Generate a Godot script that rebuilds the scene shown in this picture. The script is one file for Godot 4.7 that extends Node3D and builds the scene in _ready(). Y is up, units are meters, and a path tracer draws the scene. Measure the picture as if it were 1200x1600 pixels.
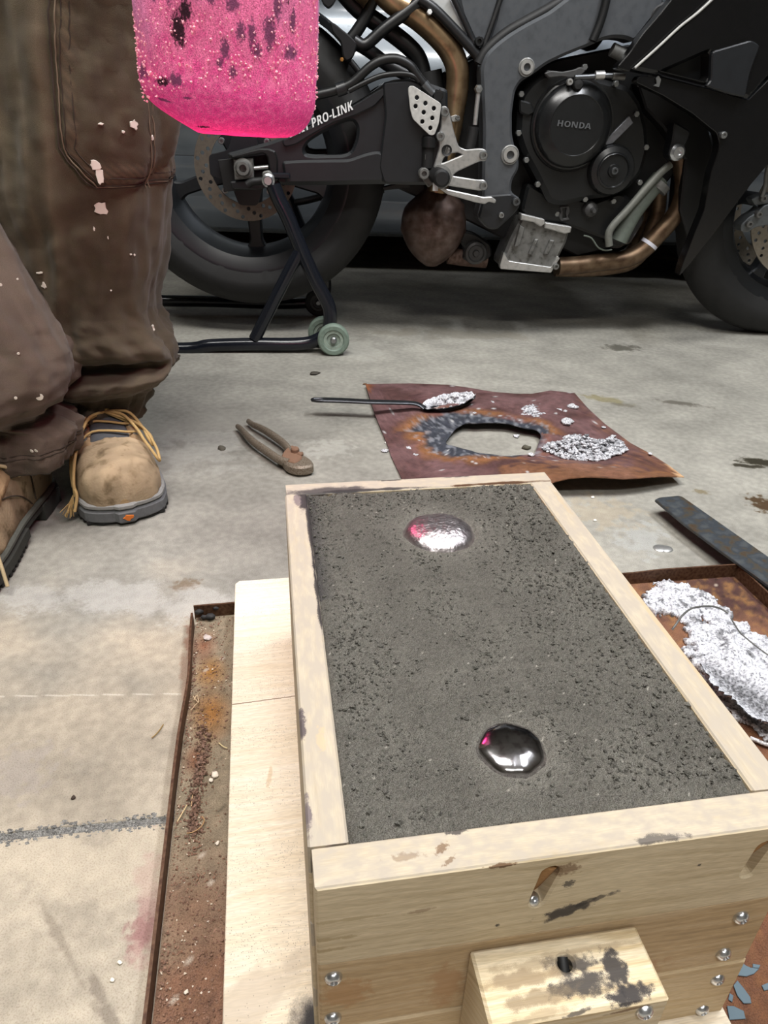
extends Node3D

# A garage floor where metal has just been cast: wooden moulding flask with sand, steel tray, tools,
# a person in work trousers and boots, a hot crucible, a motorcycle on a paddock stand and a parked car.

var taken := {}
var pi2 := PI * 2.0
var mats := {}

func _ready() -> void:
	# ---------------------------------------------------------------- camera, environment, lights
	var cam := Camera3D.new()
	cam.name = "camera"
	cam.fov = 71.57
	cam.near = 0.02
	cam.far = 60.0
	cam.transform = Transform3D(Basis(Vector3(0.99952, 0.0271, -0.0153), Vector3(-0.0311, 0.8707, -0.4908), Vector3(0.0, 0.4910, 0.8711)).orthonormalized(), Vector3(0, 0.4735, 0))
	cam.current = true
	add_child(cam)
	var env := Environment.new()
	env.background_mode = Environment.BG_COLOR
	env.background_color = Color(0.02, 0.022, 0.025)
	env.tonemap_mode = Environment.TONE_MAPPER_LINEAR
	env.tonemap_exposure = 1.08
	env.sdfgi_enabled = true
	env.ssao_enabled = true
	env.ssil_enabled = true
	var we := WorldEnvironment.new()
	we.name = "world_environment"
	we.environment = env
	add_child(we)
	make_materials()
	ceiling_light(Vector3(-0.35, 2.42, -0.50), PI / 2, 1.30, 0.50, 4.1, Color(1.0, 0.992, 0.975), "ceiling light fitting above the moulding flask")
	ceiling_light(Vector3(1.00, 2.42, -0.70), 0.0, 1.22, 0.30, 4.2, Color(0.97, 0.98, 1.0), "ceiling light fitting above the front of the motorcycle")
	ceiling_light(Vector3(0.20, 2.42, 0.95), PI / 2, 1.22, 0.30, 3.0, Color(1.0, 0.99, 0.97), "ceiling light fitting towards the garage entrance")
	room()
	flask()
	tray()
	sheet_plate()
	floor_tools()
	person()
	crucible()
	motorcycle()
	paddock_stand()
	parked_car()
	floor_bits()

# ==================================================================== naming helpers
func numbered(called: String) -> String:
	if not taken.has(called):
		taken[called] = 0
		return called
	taken[called] += 1
	return "%s_%03d" % [called, taken[called]]

func tag(o: Node, label: String, category: String, group := "", kind := "") -> void:
	o.set_meta("label", label)
	o.set_meta("category", category)
	if group != "":
		o.set_meta("group", group)
	if kind != "":
		o.set_meta("kind", kind)

func thing(called: String, label: String, category: String, at := Vector3.ZERO, turn := 0.0, group := "") -> Node3D:
	var o := Node3D.new()
	o.name = numbered(called)
	o.position = at
	o.rotation.y = turn
	add_child(o)
	tag(o, label, category, group)
	return o

func part(called: String, g: Geo, m: Material, parent: Node) -> MeshInstance3D:
	return part_mesh(called, g.commit(), m, parent)

func part_mesh(called: String, mesh: Mesh, m: Material, parent: Node) -> MeshInstance3D:
	var o := MeshInstance3D.new()
	o.name = called
	o.mesh = mesh
	o.material_override = m
	o.cast_shadow = GeometryInstance3D.SHADOW_CASTING_SETTING_ON
	parent.add_child(o, true)
	return o

func single(called: String, g: Geo, m: Material, label: String, category: String, at := Vector3.ZERO, turn := 0.0, group := "", kind := "") -> MeshInstance3D:
	var o := part_mesh(numbered(called), g.commit(), m, self)
	o.position = at
	o.rotation.y = turn
	tag(o, label, category, group, kind)
	return o

func struct_piece(called: String, g: Geo, m: Material) -> MeshInstance3D:
	var o := part_mesh(called, g.commit(), m, self)
	o.set_meta("kind", "structure")
	return o

# ==================================================================== geometry builder
class Geo:
	var v := PackedVector3Array()
	var n := PackedVector3Array()
	var t := PackedVector2Array()
	var c := PackedColorArray()
	var i := PackedInt32Array()
	var col := Color.WHITE
	var us := Vector2(1, 1)
	var uo := Vector2.ZERO

	func tri(a: Vector3, b: Vector3, d: Vector3) -> void:
		var nn := (d - a).cross(b - a).normalized()
		var k := v.size()
		for p: Vector3 in [a, b, d]:
			v.append(p)
			n.append(nn)
			t.append(Vector2(p.x, p.y - p.z) * us + uo)
			c.append(col)
		i.append_array(PackedInt32Array([k, k + 1, k + 2]))

	func quad(a: Vector3, b: Vector3, d: Vector3, e: Vector3) -> void:
		tri(a, b, d)
		tri(a, d, e)

	# turns every triangle added since index s outwards (closed shapes)
	func orient(s: int) -> void:
		if i.size() <= s:
			return
		var mid := Vector3.ZERO
		for k in range(s, i.size()):
			mid += v[i[k]]
		mid /= float(i.size() - s)
		var vol := 0.0
		for k in range(s, i.size(), 3):
			vol += (v[i[k]] - mid).dot((v[i[k + 1]] - mid).cross(v[i[k + 2]] - mid))
		if vol > 0.0:
			flip(s)

	func flip(s: int) -> void:
		var done := {}
		for k in range(s, i.size(), 3):
			var w := i[k + 1]
			i[k + 1] = i[k + 2]
			i[k + 2] = w
			for q in 3:
				var x := i[k + q]
				if not done.has(x):
					done[x] = true
					n[x] = -n[x]

	# a grid of points, rows x cols, smooth; wrap closes the columns
	func grid(pts: PackedVector3Array, rows: int, cols: int, wrap := false, uv_from := Vector2.ZERO, uv_to := Vector2.ONE, colors := PackedColorArray()) -> void:
		var k := v.size()
		var cc := cols + 1 if wrap else cols
		var nn := PackedVector3Array()
		nn.resize(rows * cols)
		var lim := cols if wrap else cols - 1
		for r in rows - 1:
			for q in lim:
				var q2 := (q + 1) % cols
				var a := pts[r * cols + q]
				var b := pts[r * cols + q2]
				var d := pts[(r + 1) * cols + q2]
				var e := pts[(r + 1) * cols + q]
				var f := (e - b).cross(d - a)
				nn[r * cols + q] += f
				nn[r * cols + q2] += f
				nn[(r + 1) * cols + q2] += f
				nn[(r + 1) * cols + q] += f
		for r in rows:
			for q in cc:
				var x := r * cols + (q % cols)
				v.append(pts[x])
				n.append(nn[x].normalized())
				t.append(uv_from + (uv_to - uv_from) * Vector2(float(q) / float(cc - 1), float(r) / float(maxi(rows - 1, 1))))
				c.append(colors[x] if colors.size() else col)
		for r in rows - 1:
			for q in cc - 1:
				var a := k + r * cc + q
				i.append_array(PackedInt32Array([a, a + 1, a + cc + 1, a, a + cc + 1, a + cc]))

	func fan(loop: PackedVector3Array, mid: Vector3) -> void:
		for k in loop.size():
			tri(mid, loop[k], loop[(k + 1) % loop.size()])

	# a chamfered box
	func box(mid: Vector3, size: Vector3, bev := 0.002, b := Basis.IDENTITY) -> void:
		var s := i.size()
		var h := size * 0.5
		bev = minf(bev, minf(h.x, minf(h.y, h.z)) * 0.9)
		var at := func(x: float, y: float, z: float) -> Vector3: return mid + b * Vector3(x, y, z)
		var inn := h - Vector3.ONE * bev
		for ax in 3:
			for sg: float in [-1.0, 1.0]:
				var f: Array[Vector3] = []
				for pq: Vector2 in [Vector2(-1, -1), Vector2(1, -1), Vector2(1, 1), Vector2(-1, 1)]:
					var w := Vector3.ZERO
					w[ax] = sg * h[ax]
					w[(ax + 1) % 3] = pq.x * inn[(ax + 1) % 3]
					w[(ax + 2) % 3] = pq.y * inn[(ax + 2) % 3]
					f.append(mid + b * w)
				if sg > 0:
					quad(f[0], f[3], f[2], f[1])
				else:
					quad(f[0], f[1], f[2], f[3])
		if bev > 0.0:
			for ax in 3:
				var a1 := (ax + 1) % 3
				var a2 := (ax + 2) % 3
				for s1: float in [-1.0, 1.0]:
					for s2: float in [-1.0, 1.0]:
						var f: Array[Vector3] = []
						for e: Vector2 in [Vector2(-1, 0), Vector2(1, 0), Vector2(1, 1), Vector2(-1, 1)]:
							var w := Vector3.ZERO
							w[ax] = e.x * inn[ax]
							w[a1] = s1 * (h[a1] if e.y == 0 else inn[a1])
							w[a2] = s2 * (inn[a2] if e.y == 0 else h[a2])
							f.append(mid + b * w)
						if s1 * s2 > 0:
							quad(f[0], f[3], f[2], f[1])
						else:
							quad(f[0], f[1], f[2], f[3])
			for sx: float in [-1.0, 1.0]:
				for sy: float in [-1.0, 1.0]:
					for sz: float in [-1.0, 1.0]:
						var p: Vector3 = at.call(sx * h.x, sy * inn.y, sz * inn.z)
						var q: Vector3 = at.call(sx * inn.x, sy * h.y, sz * inn.z)
						var r: Vector3 = at.call(sx * inn.x, sy * inn.y, sz * h.z)
						if sx * sy * sz > 0:
							tri(p, r, q)
						else:
							tri(p, q, r)

	# a polygon in x, y pushed from z0 to z1, with holes and chamfered rims
	func extrude(poly: PackedVector2Array, z0: float, z1: float, bev := 0.0, holes: Array = [], xf := Transform3D.IDENTITY) -> void:
		var s := i.size()
		if not Geometry2D.is_polygon_clockwise(poly):
			poly = poly.duplicate()
			poly.reverse()
		var thin := PackedVector2Array()
		for p in poly:
			if thin.is_empty() or (p.distance_to(thin[thin.size() - 1]) > 0.00008 and p.distance_to(thin[0]) > 0.00008):
				thin.append(p)
		poly = thin
		while bev > 0.0 and Geometry2D.triangulate_polygon(Geo.inset(poly, bev)).is_empty():
			bev = bev * 0.6 if bev > 0.0004 else 0.0
		var pieces: Array = [Geo.inset(poly, bev)]
		var hs: Array = []
		for h0: PackedVector2Array in holes:
			var h := h0.duplicate()
			if Geometry2D.is_polygon_clockwise(h):
				h.reverse()
			hs.append(h)
			var hi := Geo.inset(h, bev)
			var mx := 0.0
			for p in hi:
				mx += p.x / float(hi.size())
			var next: Array = []
			for pc: PackedVector2Array in pieces:
				for side in 2:
					var half := PackedVector2Array([Vector2(-50 if side == 0 else mx, -50), Vector2(mx if side == 0 else 50.0, -50), Vector2(mx if side == 0 else 50.0, 50), Vector2(-50 if side == 0 else mx, 50)])
					for part in Geometry2D.intersect_polygons(pc, half):
						for q in Geometry2D.clip_polygons(part, hi):
							next.append(q)
			pieces = next
		for pc: PackedVector2Array in pieces:
			var ix := Geometry2D.triangulate_polygon(pc)
			if ix.is_empty():
				print("NOT TRIANGULATED ", pc.size(), " ", pc[0], " ", pc[pc.size() / 2])
			for k in range(0, ix.size(), 3):
				var a := pc[ix[k]]
				var b := pc[ix[k + 1]]
				var d := pc[ix[k + 2]]
				if (b - a).cross(d - a) > 0:
					var w := b
					b = d
					d = w
				tri(xf * Vector3(a.x, a.y, z1), xf * Vector3(b.x, b.y, z1), xf * Vector3(d.x, d.y, z1))
				tri(xf * Vector3(a.x, a.y, z0), xf * Vector3(d.x, d.y, z0), xf * Vector3(b.x, b.y, z0))
		for l: PackedVector2Array in [poly] + hs:
			var m := l.size()
			var li := Geo.inset(l, bev)
			for k in m:
				var k2 := (k + 1) % m
				var a := l[k]
				var b := l[k2]
				quad(xf * Vector3(a.x, a.y, z1 - bev), xf * Vector3(a.x, a.y, z0 + bev), xf * Vector3(b.x, b.y, z0 + bev), xf * Vector3(b.x, b.y, z1 - bev))
				if bev > 0.0:
					quad(xf * Vector3(li[k].x, li[k].y, z1), xf * Vector3(a.x, a.y, z1 - bev), xf * Vector3(b.x, b.y, z1 - bev), xf * Vector3(li[k2].x, li[k2].y, z1))
					quad(xf * Vector3(a.x, a.y, z0 + bev), xf * Vector3(li[k].x, li[k].y, z0), xf * Vector3(li[k2].x, li[k2].y, z0), xf * Vector3(b.x, b.y, z0 + bev))
		if xf.basis.determinant() < 0:
			flip(s)

	static func inset(l: PackedVector2Array, d: float) -> PackedVector2Array:
		if d == 0.0:
			return l
		var o := PackedVector2Array()
		var m := l.size()
		for k in m:
			var a := (l[k] - l[(k + m - 1) % m]).normalized()
			var b := (l[(k + 1) % m] - l[k]).normalized()
			var na := Vector2(a.y, -a.x)
			var nb := Vector2(b.y, -b.x)
			var w := (na + nb)
			w = w / maxf(0.35, 1.0 + na.dot(nb))
			o.append(l[k] + w * d)
		return o

	# a tube along points; r is one radius or an array of radii
	func tube(pts: PackedVector3Array, r: Variant, seg := 12, caps := true, flat := 1.0, up := Vector3.ZERO) -> void:
		var s := i.size()
		var m := pts.size()
		var out := PackedVector3Array()
		var x := Vector3.ZERO
		for k in m:
			var d := (pts[mini(k + 1, m - 1)] - pts[maxi(k - 1, 0)]).normalized()
			if k == 0:
				x = up if up != Vector3.ZERO else (Vector3.UP if absf(d.y) < 0.9 else Vector3.RIGHT)
			elif up != Vector3.ZERO:
				x = up
			x = (x - d * d.dot(x)).normalized()
			var y := d.cross(x)
			var rr: float = r if (r is float or r is int) else r[k]
			for q in seg:
				var a := TAU * float(q) / float(seg)
				out.append(pts[k] + x * cos(a) * rr * flat + y * sin(a) * rr)
		grid(out, m, seg, true)
		if caps:
			for e in 2:
				var loop := out.slice(0, seg) if e == 0 else out.slice((m - 1) * seg, m * seg)
				if e == 0:
					loop.reverse()
				fan(loop, pts[0] if e == 0 else pts[m - 1])
		orient(s)

	# profile of (radius, height) turned round the y axis; breaks where it bends sharply
	func lathe(prof: PackedVector2Array, seg := 24, xf := Transform3D.IDENTITY, closed := true) -> void:
		var s := i.size()
		var run := PackedVector2Array([prof[0]])
		for k in range(1, prof.size()):
			run.append(prof[k])
			var last := k == prof.size() - 1
			var bend := 0.0
			if not last:
				bend = absf((prof[k] - prof[k - 1]).angle_to(prof[k + 1] - prof[k]))
			if last or bend > 0.6:
				var out := PackedVector3Array()
				for p in run:
					for q in seg:
						var a := TAU * float(q) / float(seg)
						out.append(xf * Vector3(cos(a) * p.x, p.y, sin(a) * p.x))
				grid(out, run.size(), seg, true)
				run = PackedVector2Array([prof[k]])
		if closed:
			orient(s)

	func loft(rings: Array, caps := true, colors := PackedColorArray()) -> void:
		var s := i.size()
		var seg: int = rings[0].size()
		var out := PackedVector3Array()
		for r: PackedVector3Array in rings:
			out.append_array(r)
		grid(out, rings.size(), seg, true, Vector2.ZERO, Vector2.ONE, colors)
		if caps:
			for e in 2:
				var loop: PackedVector3Array = rings[0 if e == 0 else rings.size() - 1].duplicate()
				if e == 0:
					loop.reverse()
				var mid := Vector3.ZERO
				for p in loop:
					mid += p / float(seg)
				fan(loop, mid)
		orient(s)

	# a rough lump round a point
	func lump(mid: Vector3, r: Vector3, rng: RandomNumberGenerator, rough := 0.3, rings := 4, seg := 6) -> void:
		var s := i.size()
		var out := PackedVector3Array()
		var b := Basis.from_euler(Vector3(rng.randf() * 6.0, rng.randf() * 6.0, rng.randf() * 6.0))
		for k in rings + 1:
			var a := PI * float(k) / float(rings)
			for q in seg:
				var f := TAU * float(q) / float(seg)
				var j := 1.0 + rng.randf_range(-rough, rough) if k > 0 and k < rings else 1.0
				var d := b * Vector3(sin(a) * cos(f), cos(a), sin(a) * sin(f)) * j
				out.append(mid + d * r)
		grid(out, rings + 1, seg, true)
		orient(s)

	# a flat-topped crumb with facets
	func crumb(mid: Vector3, r: Vector3, rng: RandomNumberGenerator) -> void:
		var s := i.size()
		var b := Basis.from_euler(Vector3(rng.randf() * 6.0, rng.randf() * 6.0, rng.randf() * 6.0))
		var p: Array[Vector3] = []
		for d: Vector3 in [Vector3(1, 0, 0), Vector3(-1, 0, 0), Vector3(0, 1, 0), Vector3(0, -1, 0), Vector3(0, 0, 1), Vector3(0, 0, -1)]:
			p.append(mid + (b * (d * rng.randf_range(0.7, 1.25) + Vector3(rng.randf_range(-0.3, 0.3), rng.randf_range(-0.3, 0.3), rng.randf_range(-0.3, 0.3)))) * r)
		for f: Array in [[0, 2, 4], [2, 1, 4], [1, 3, 4], [3, 0, 4], [2, 0, 5], [1, 2, 5], [3, 1, 5], [0, 3, 5]]:
			tri(p[f[0]], p[f[1]], p[f[2]])
		orient(s)

	func commit() -> ArrayMesh:
		var a := []
		a.resize(Mesh.ARRAY_MAX)
		a[Mesh.ARRAY_VERTEX] = v
		a[Mesh.ARRAY_NORMAL] = n
		a[Mesh.ARRAY_TEX_UV] = t
		a[Mesh.ARRAY_COLOR] = c
		a[Mesh.ARRAY_INDEX] = i
		var m := ArrayMesh.new()
		m.add_surface_from_arrays(Mesh.PRIMITIVE_TRIANGLES, a)
		return m

# ==================================================================== shape helpers
func rng(s: int) -> RandomNumberGenerator:
	var r := RandomNumberGenerator.new()
	r.seed = s
	return r

func fillet(poly: PackedVector2Array, r: float, steps := 4) -> PackedVector2Array:
	var o := PackedVector2Array()
	var m := poly.size()
	for k in m:
		var p := poly[k]
		var a := poly[(k + m - 1) % m]
		var b := poly[(k + 1) % m]
		var d := minf(r, minf(p.distance_to(a), p.distance_to(b)) * 0.45)
		var s := p + (a - p).normalized() * d
		var e := p + (b - p).normalized() * d
		for q in steps + 1:
			var f := float(q) / float(steps)
			o.append(s.lerp(p, f).lerp(p.lerp(e, f), f))
	return o

func smooth2(poly: PackedVector2Array, steps := 4) -> PackedVector2Array:
	var o := PackedVector2Array()
	var m := poly.size()
	for k in m:
		for q in steps:
			o.append(poly[k].cubic_interpolate(poly[(k + 1) % m], poly[(k + m - 1) % m], poly[(k + 2) % m], float(q) / float(steps)))
	return o

func spline(p: PackedVector3Array, steps := 6) -> PackedVector3Array:
	var o := PackedVector3Array()
	var m := p.size()
	for k in m - 1:
		for q in steps:
			o.append(p[k].cubic_interpolate(p[k + 1], p[maxi(k - 1, 0)], p[mini(k + 2, m - 1)], float(q) / float(steps)))
	o.append(p[m - 1])
	return o

func circle(mid: Vector2, r: float, seg := 20) -> PackedVector2Array:
	var o := PackedVector2Array()
	for k in seg:
		o.append(mid + Vector2(cos(TAU * k / seg), sin(TAU * k / seg)) * r)
	return o

func rect(x0: float, y0: float, x1: float, y1: float) -> PackedVector2Array:
	return PackedVector2Array([Vector2(x0, y0), Vector2(x1, y0), Vector2(x1, y1), Vector2(x0, y1)])

# turns the lathe axis (y) to point along d at p
func along(p: Vector3, d: Vector3) -> Transform3D:
	d = d.normalized()
	var x := Vector3.RIGHT if absf(d.x) < 0.9 else Vector3.FORWARD
	x = (x - d * x.dot(d)).normalized()
	return Transform3D(Basis(x, d, x.cross(d)), p)

func lift2(poly: PackedVector2Array, z: float) -> PackedVector3Array:
	var o := PackedVector3Array()
	for p in poly:
		o.append(Vector3(p.x, p.y, z))
	return o

# ==================================================================== materials
func fnoise(s: int, freq: float, oct := 4, type := FastNoiseLite.TYPE_SIMPLEX_SMOOTH) -> FastNoiseLite:
	var f := FastNoiseLite.new()
	f.seed = s
	f.frequency = freq
	f.noise_type = type
	f.fractal_octaves = oct
	f.fractal_type = FastNoiseLite.FRACTAL_FBM if oct > 1 else FastNoiseLite.FRACTAL_NONE
	return f

func ramp_tex(s: int, freq: float, oct: int, stops: Array, size := 512, type := FastNoiseLite.TYPE_SIMPLEX_SMOOTH) -> NoiseTexture2D:
	var g := Gradient.new()
	var off := PackedFloat32Array()
	var cols := PackedColorArray()
	for k in stops.size():
		off.append(stops[k][0])
		cols.append(stops[k][1])
	g.offsets = off
	g.colors = cols
	var x := NoiseTexture2D.new()
	x.width = size
	x.height = size
	x.seamless = true
	x.noise = fnoise(s, freq, oct, type)
	x.color_ramp = g
	return x

func grey_tex(s: int, freq: float, oct := 4, size := 512, type := FastNoiseLite.TYPE_SIMPLEX_SMOOTH) -> NoiseTexture2D:
	return ramp_tex(s, freq, oct, [[0.0, Color.BLACK], [1.0, Color.WHITE]], size, type)

func mat(called: String, col: Color, rough := 0.8, metal := 0.0, spec := 0.5) -> StandardMaterial3D:
	var m := StandardMaterial3D.new()
	m.resource_name = called
	m.albedo_color = col
	m.roughness = rough
	m.metallic = metal
	m.metallic_specular = spec
	mats[called] = m
	return m

# noise colour laid on all three planes, scale in repeats per metre
func skin(m: StandardMaterial3D, tex: Texture2D, scale: float) -> StandardMaterial3D:
	m.albedo_texture = tex
	m.uv1_triplanar = true
	m.uv1_scale = Vector3.ONE * scale
	return m

func relief(m: StandardMaterial3D, tex: Texture2D, cm: float) -> StandardMaterial3D:
	m.heightmap_enabled = true
	m.heightmap_texture = tex
	m.heightmap_scale = cm
	return m

func s8(r: int, g: int, b: int) -> Color:
	return Color8(r, g, b)

# linear vertex colour from an sRGB guess
func lin(r: int, g: int, b: int) -> Color:
	return Color8(r, g, b).srgb_to_linear()

func vmat(called: String, rough := 0.8, metal := 0.0, spec := 0.5) -> StandardMaterial3D:
	var m := mat(called, Color.WHITE, rough, metal, spec)
	m.vertex_color_use_as_albedo = true
	return m

func make_materials() -> void:
	var dirt := grey_tex(11, 0.02, 5, 512)
	var fine := grey_tex(12, 0.09, 4, 512)
	mats["dirt_tex"] = dirt
	mats["fine_tex"] = fine
	var worn := ramp_tex(13, 0.015, 5, [[0.0, Color(0.86, 0.86, 0.86)], [0.45, Color(0.97, 0.97, 0.97)], [0.7, Color(1, 1, 1)], [1.0, Color(1.0, 0.98, 0.95)]], 512)
	mats["worn_tex"] = worn
	skin(mat("black_paint", s8(22, 23, 25), 0.36, 0.0, 0.5), worn, 5.0)
	skin(mat("satin_black", s8(27, 29, 32), 0.36, 0.0, 0.5), worn, 4.0)
	skin(mat("frame_grey", s8(80, 83, 87), 0.38, 0.25, 0.5), worn, 5.0)
	skin(mat("engine_black", s8(22, 23, 24), 0.42, 0.2, 0.5), worn, 6.0)
	skin(mat("deep_black", s8(11, 11, 12), 0.6), worn, 5.0)
	skin(mat("gloss_black", s8(13, 13, 14), 0.22, 0.0, 0.5), worn, 5.0)
	skin(mat("rubber", s8(29, 29, 29), 0.75), worn, 6.0)
	skin(mat("tube_black", s8(20, 23, 30), 0.2), worn, 9.0)
	skin(mat("aluminium", s8(190, 190, 188), 0.36, 0.75), worn, 10.0)
	skin(mat("cast_alu", s8(124, 124, 122), 0.5, 0.5), ramp_tex(14, 0.02, 5, [[0.0, Color(0.5, 0.49, 0.47)], [0.35, Color(0.86, 0.86, 0.85)], [1.0, Color(1, 1, 1)]]), 5.0)
	mat("zinc", s8(205, 207, 210), 0.28, 0.95)
	mat("bolt_steel", s8(150, 152, 152), 0.35, 0.9)
	skin(mat("header_pipe", s8(176, 156, 130), 0.3, 0.85), ramp_tex(15, 0.012, 4, [[0.0, Color(0.62, 0.55, 0.5)], [0.5, Color(0.9, 0.86, 0.8)], [1.0, Color(1, 0.97, 0.92)]]), 4.0)
	skin(mat("lower_pipe", s8(124, 108, 92), 0.42, 0.7), ramp_tex(18, 0.012, 4, [[0.0, Color(0.55, 0.46, 0.4)], [0.5, Color(0.85, 0.8, 0.74)], [1.0, Color(1, 0.97, 0.92)]]), 5.0)
	skin(mat("rusty_steel", s8(112, 98, 92), 0.6, 0.35), ramp_tex(16, 0.02, 5, [[0.0, Color(0.4, 0.28, 0.2)], [0.45, Color(0.75, 0.66, 0.6)], [1.0, Color(1, 0.97, 0.95)]]), 7.0)
	skin(mat("wheel_rubber", s8(112, 128, 116), 0.6), worn, 12.0)
	skin(mat("concrete_wall", s8(168, 165, 158), 0.9), worn, 1.0)
	mat("lamp_body", s8(225, 225, 222), 0.5)
	skin(mat("car_paint", s8(104, 111, 118), 0.25, 0.5), worn, 0.6)
	mats["car_paint"].clearcoat_enabled = true
	mats["car_paint"].clearcoat = 0.6
	mats["car_paint"].clearcoat_roughness = 0.08
	mat("white_decal", s8(215, 216, 216), 0.5)
	mat("dim_decal", s8(78, 80, 82), 0.5)
	vmat("painted", 0.75)
	vmat("ash", 0.9)
	relief(skin(mats["ash"], ramp_tex(17, 0.05, 4, [[0.0, Color(0.25, 0.25, 0.26)], [0.27, Color(0.5, 0.5, 0.52)], [0.40, Color(0.92, 0.92, 0.94)], [1.0, Color(1, 1, 1)]]), 12.0), fine, 0.10)

# ==================================================================== the garage
func ceiling_light(at: Vector3, turn: float, long: float, wide: float, energy: float, col: Color, label: String) -> void:
	var o := thing("ceiling_light", label, "lamp", at, turn)
	var g := Geo.new()
	g.extrude(fillet(PackedVector2Array([Vector2(-wide * 0.5 - 0.03, 0.02), Vector2(wide * 0.5 + 0.03, 0.02), Vector2(wide * 0.5 + 0.015, 0.08), Vector2(-wide * 0.5 - 0.015, 0.08)]), 0.01), -long * 0.5 - 0.02, long * 0.5 + 0.02, 0.003)
	part("housing", g, mats["lamp_body"], o)
	var m := mat("lamp_glow_%s" % o.name, Color(0.9, 0.9, 0.9), 0.5)
	m.emission_enabled = true
	m.emission = col
	m.emission_energy_multiplier = 6.0
	g = Geo.new()
	g.box(Vector3(0, 0.012, 0), Vector3(wide, 0.014, long), 0.004)
	part("diffuser", g, m, o)
	var l := AreaLight3D.new()
	l.name = "lamp_light"
	l.area_size = Vector2(wide, long)
	l.light_energy = energy
	l.light_color = col
	l.shadow_enabled = true
	l.area_range = 14.0
	l.area_attenuation = 2.0
	l.position = Vector3(0, -0.002, 0)
	l.rotation = Vector3(-PI / 2, 0, 0)
	o.add_child(l)

var floor_spots := []

func floor_image(size: int, x0: float, z0: float, span: float) -> Image:
	var b := PackedByteArray()
	b.resize(size * size * 3)
	var big := fnoise(31, 2.2, 4)
	var mid := fnoise(32, 9.0, 4)
	var fin := fnoise(33, 70.0, 3)
	var step := span / size
	var k := 0
	for y in size:
		var z := z0 + (y + 0.5) * step
		for x in size:
			var wx := x0 + (x + 0.5) * step
			var a := big.get_noise_2d(wx, z)
			var m := mid.get_noise_2d(wx * 0.8, z)
			var f := fin.get_noise_2d(wx, z)
			# worn warm patch in front, greyer and greener further in
			var w := clampf((z + 0.66 + a * 0.16 + m * 0.06) * 7.0, 0.0, 1.0)
			var v := 1.0 + a * 0.10 + m * 0.13 + f * 0.10
			b[k] = clampi(int((150.0 + 14.0 * w) * v), 0, 255)
			b[k + 1] = clampi(int((148.0 + 6.0 * w) * v), 0, 255)
			b[k + 2] = clampi(int((140.0 - 2.0 * w) * v), 0, 255)
			k += 3
	var im := Image.create_from_data(size, size, false, Image.FORMAT_RGB8, b)
	# stains: x, z, radius x, radius z, turn, colour, strength
	for s: Array in floor_spots:
		blot(im, (s[0] - x0) / step, (s[1] - z0) / step, s[2] / step, s[3] / step, s[4], s[5], s[6], s[7] if s.size() > 7 else 0.6)
	return im

# an irregular patch of colour
func blot(im: Image, cx: float, cy: float, rx: float, ry: float, turn: float, col: Color, strength: float, ragged := 0.6, grain := 1.0) -> void:
	var nz := fnoise(int(cx * 7 + cy * 13) & 1023, 1.8 / maxf(rx, ry), 4)
	var fz := fnoise(int(cx * 3 + cy * 5) & 1023, 0.35, 2)
	var far := int(maxf(rx, ry) * 1.7) + 1
	var ct := cos(turn)
	var st := sin(turn)
	for y in range(maxi(0, int(cy) - far), mini(im.get_height(), int(cy) + far)):
		for x in range(maxi(0, int(cx) - far), mini(im.get_width(), int(cx) + far)):
			var dx := x - cx
			var dy := y - cy
			var u := (dx * ct + dy * st) / rx
			var w := (-dx * st + dy * ct) / ry
			var d := sqrt(u * u + w * w) + nz.get_noise_2d(x, y) * ragged + fz.get_noise_2d(x, y) * 0.25 * grain
			var a := clampf((1.0 - d) * 2.6, 0.0, 1.0) * strength
			if a > 0.003:
				im.set_pixel(x, y, im.get_pixel(x, y).lerp(col, a))

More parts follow.
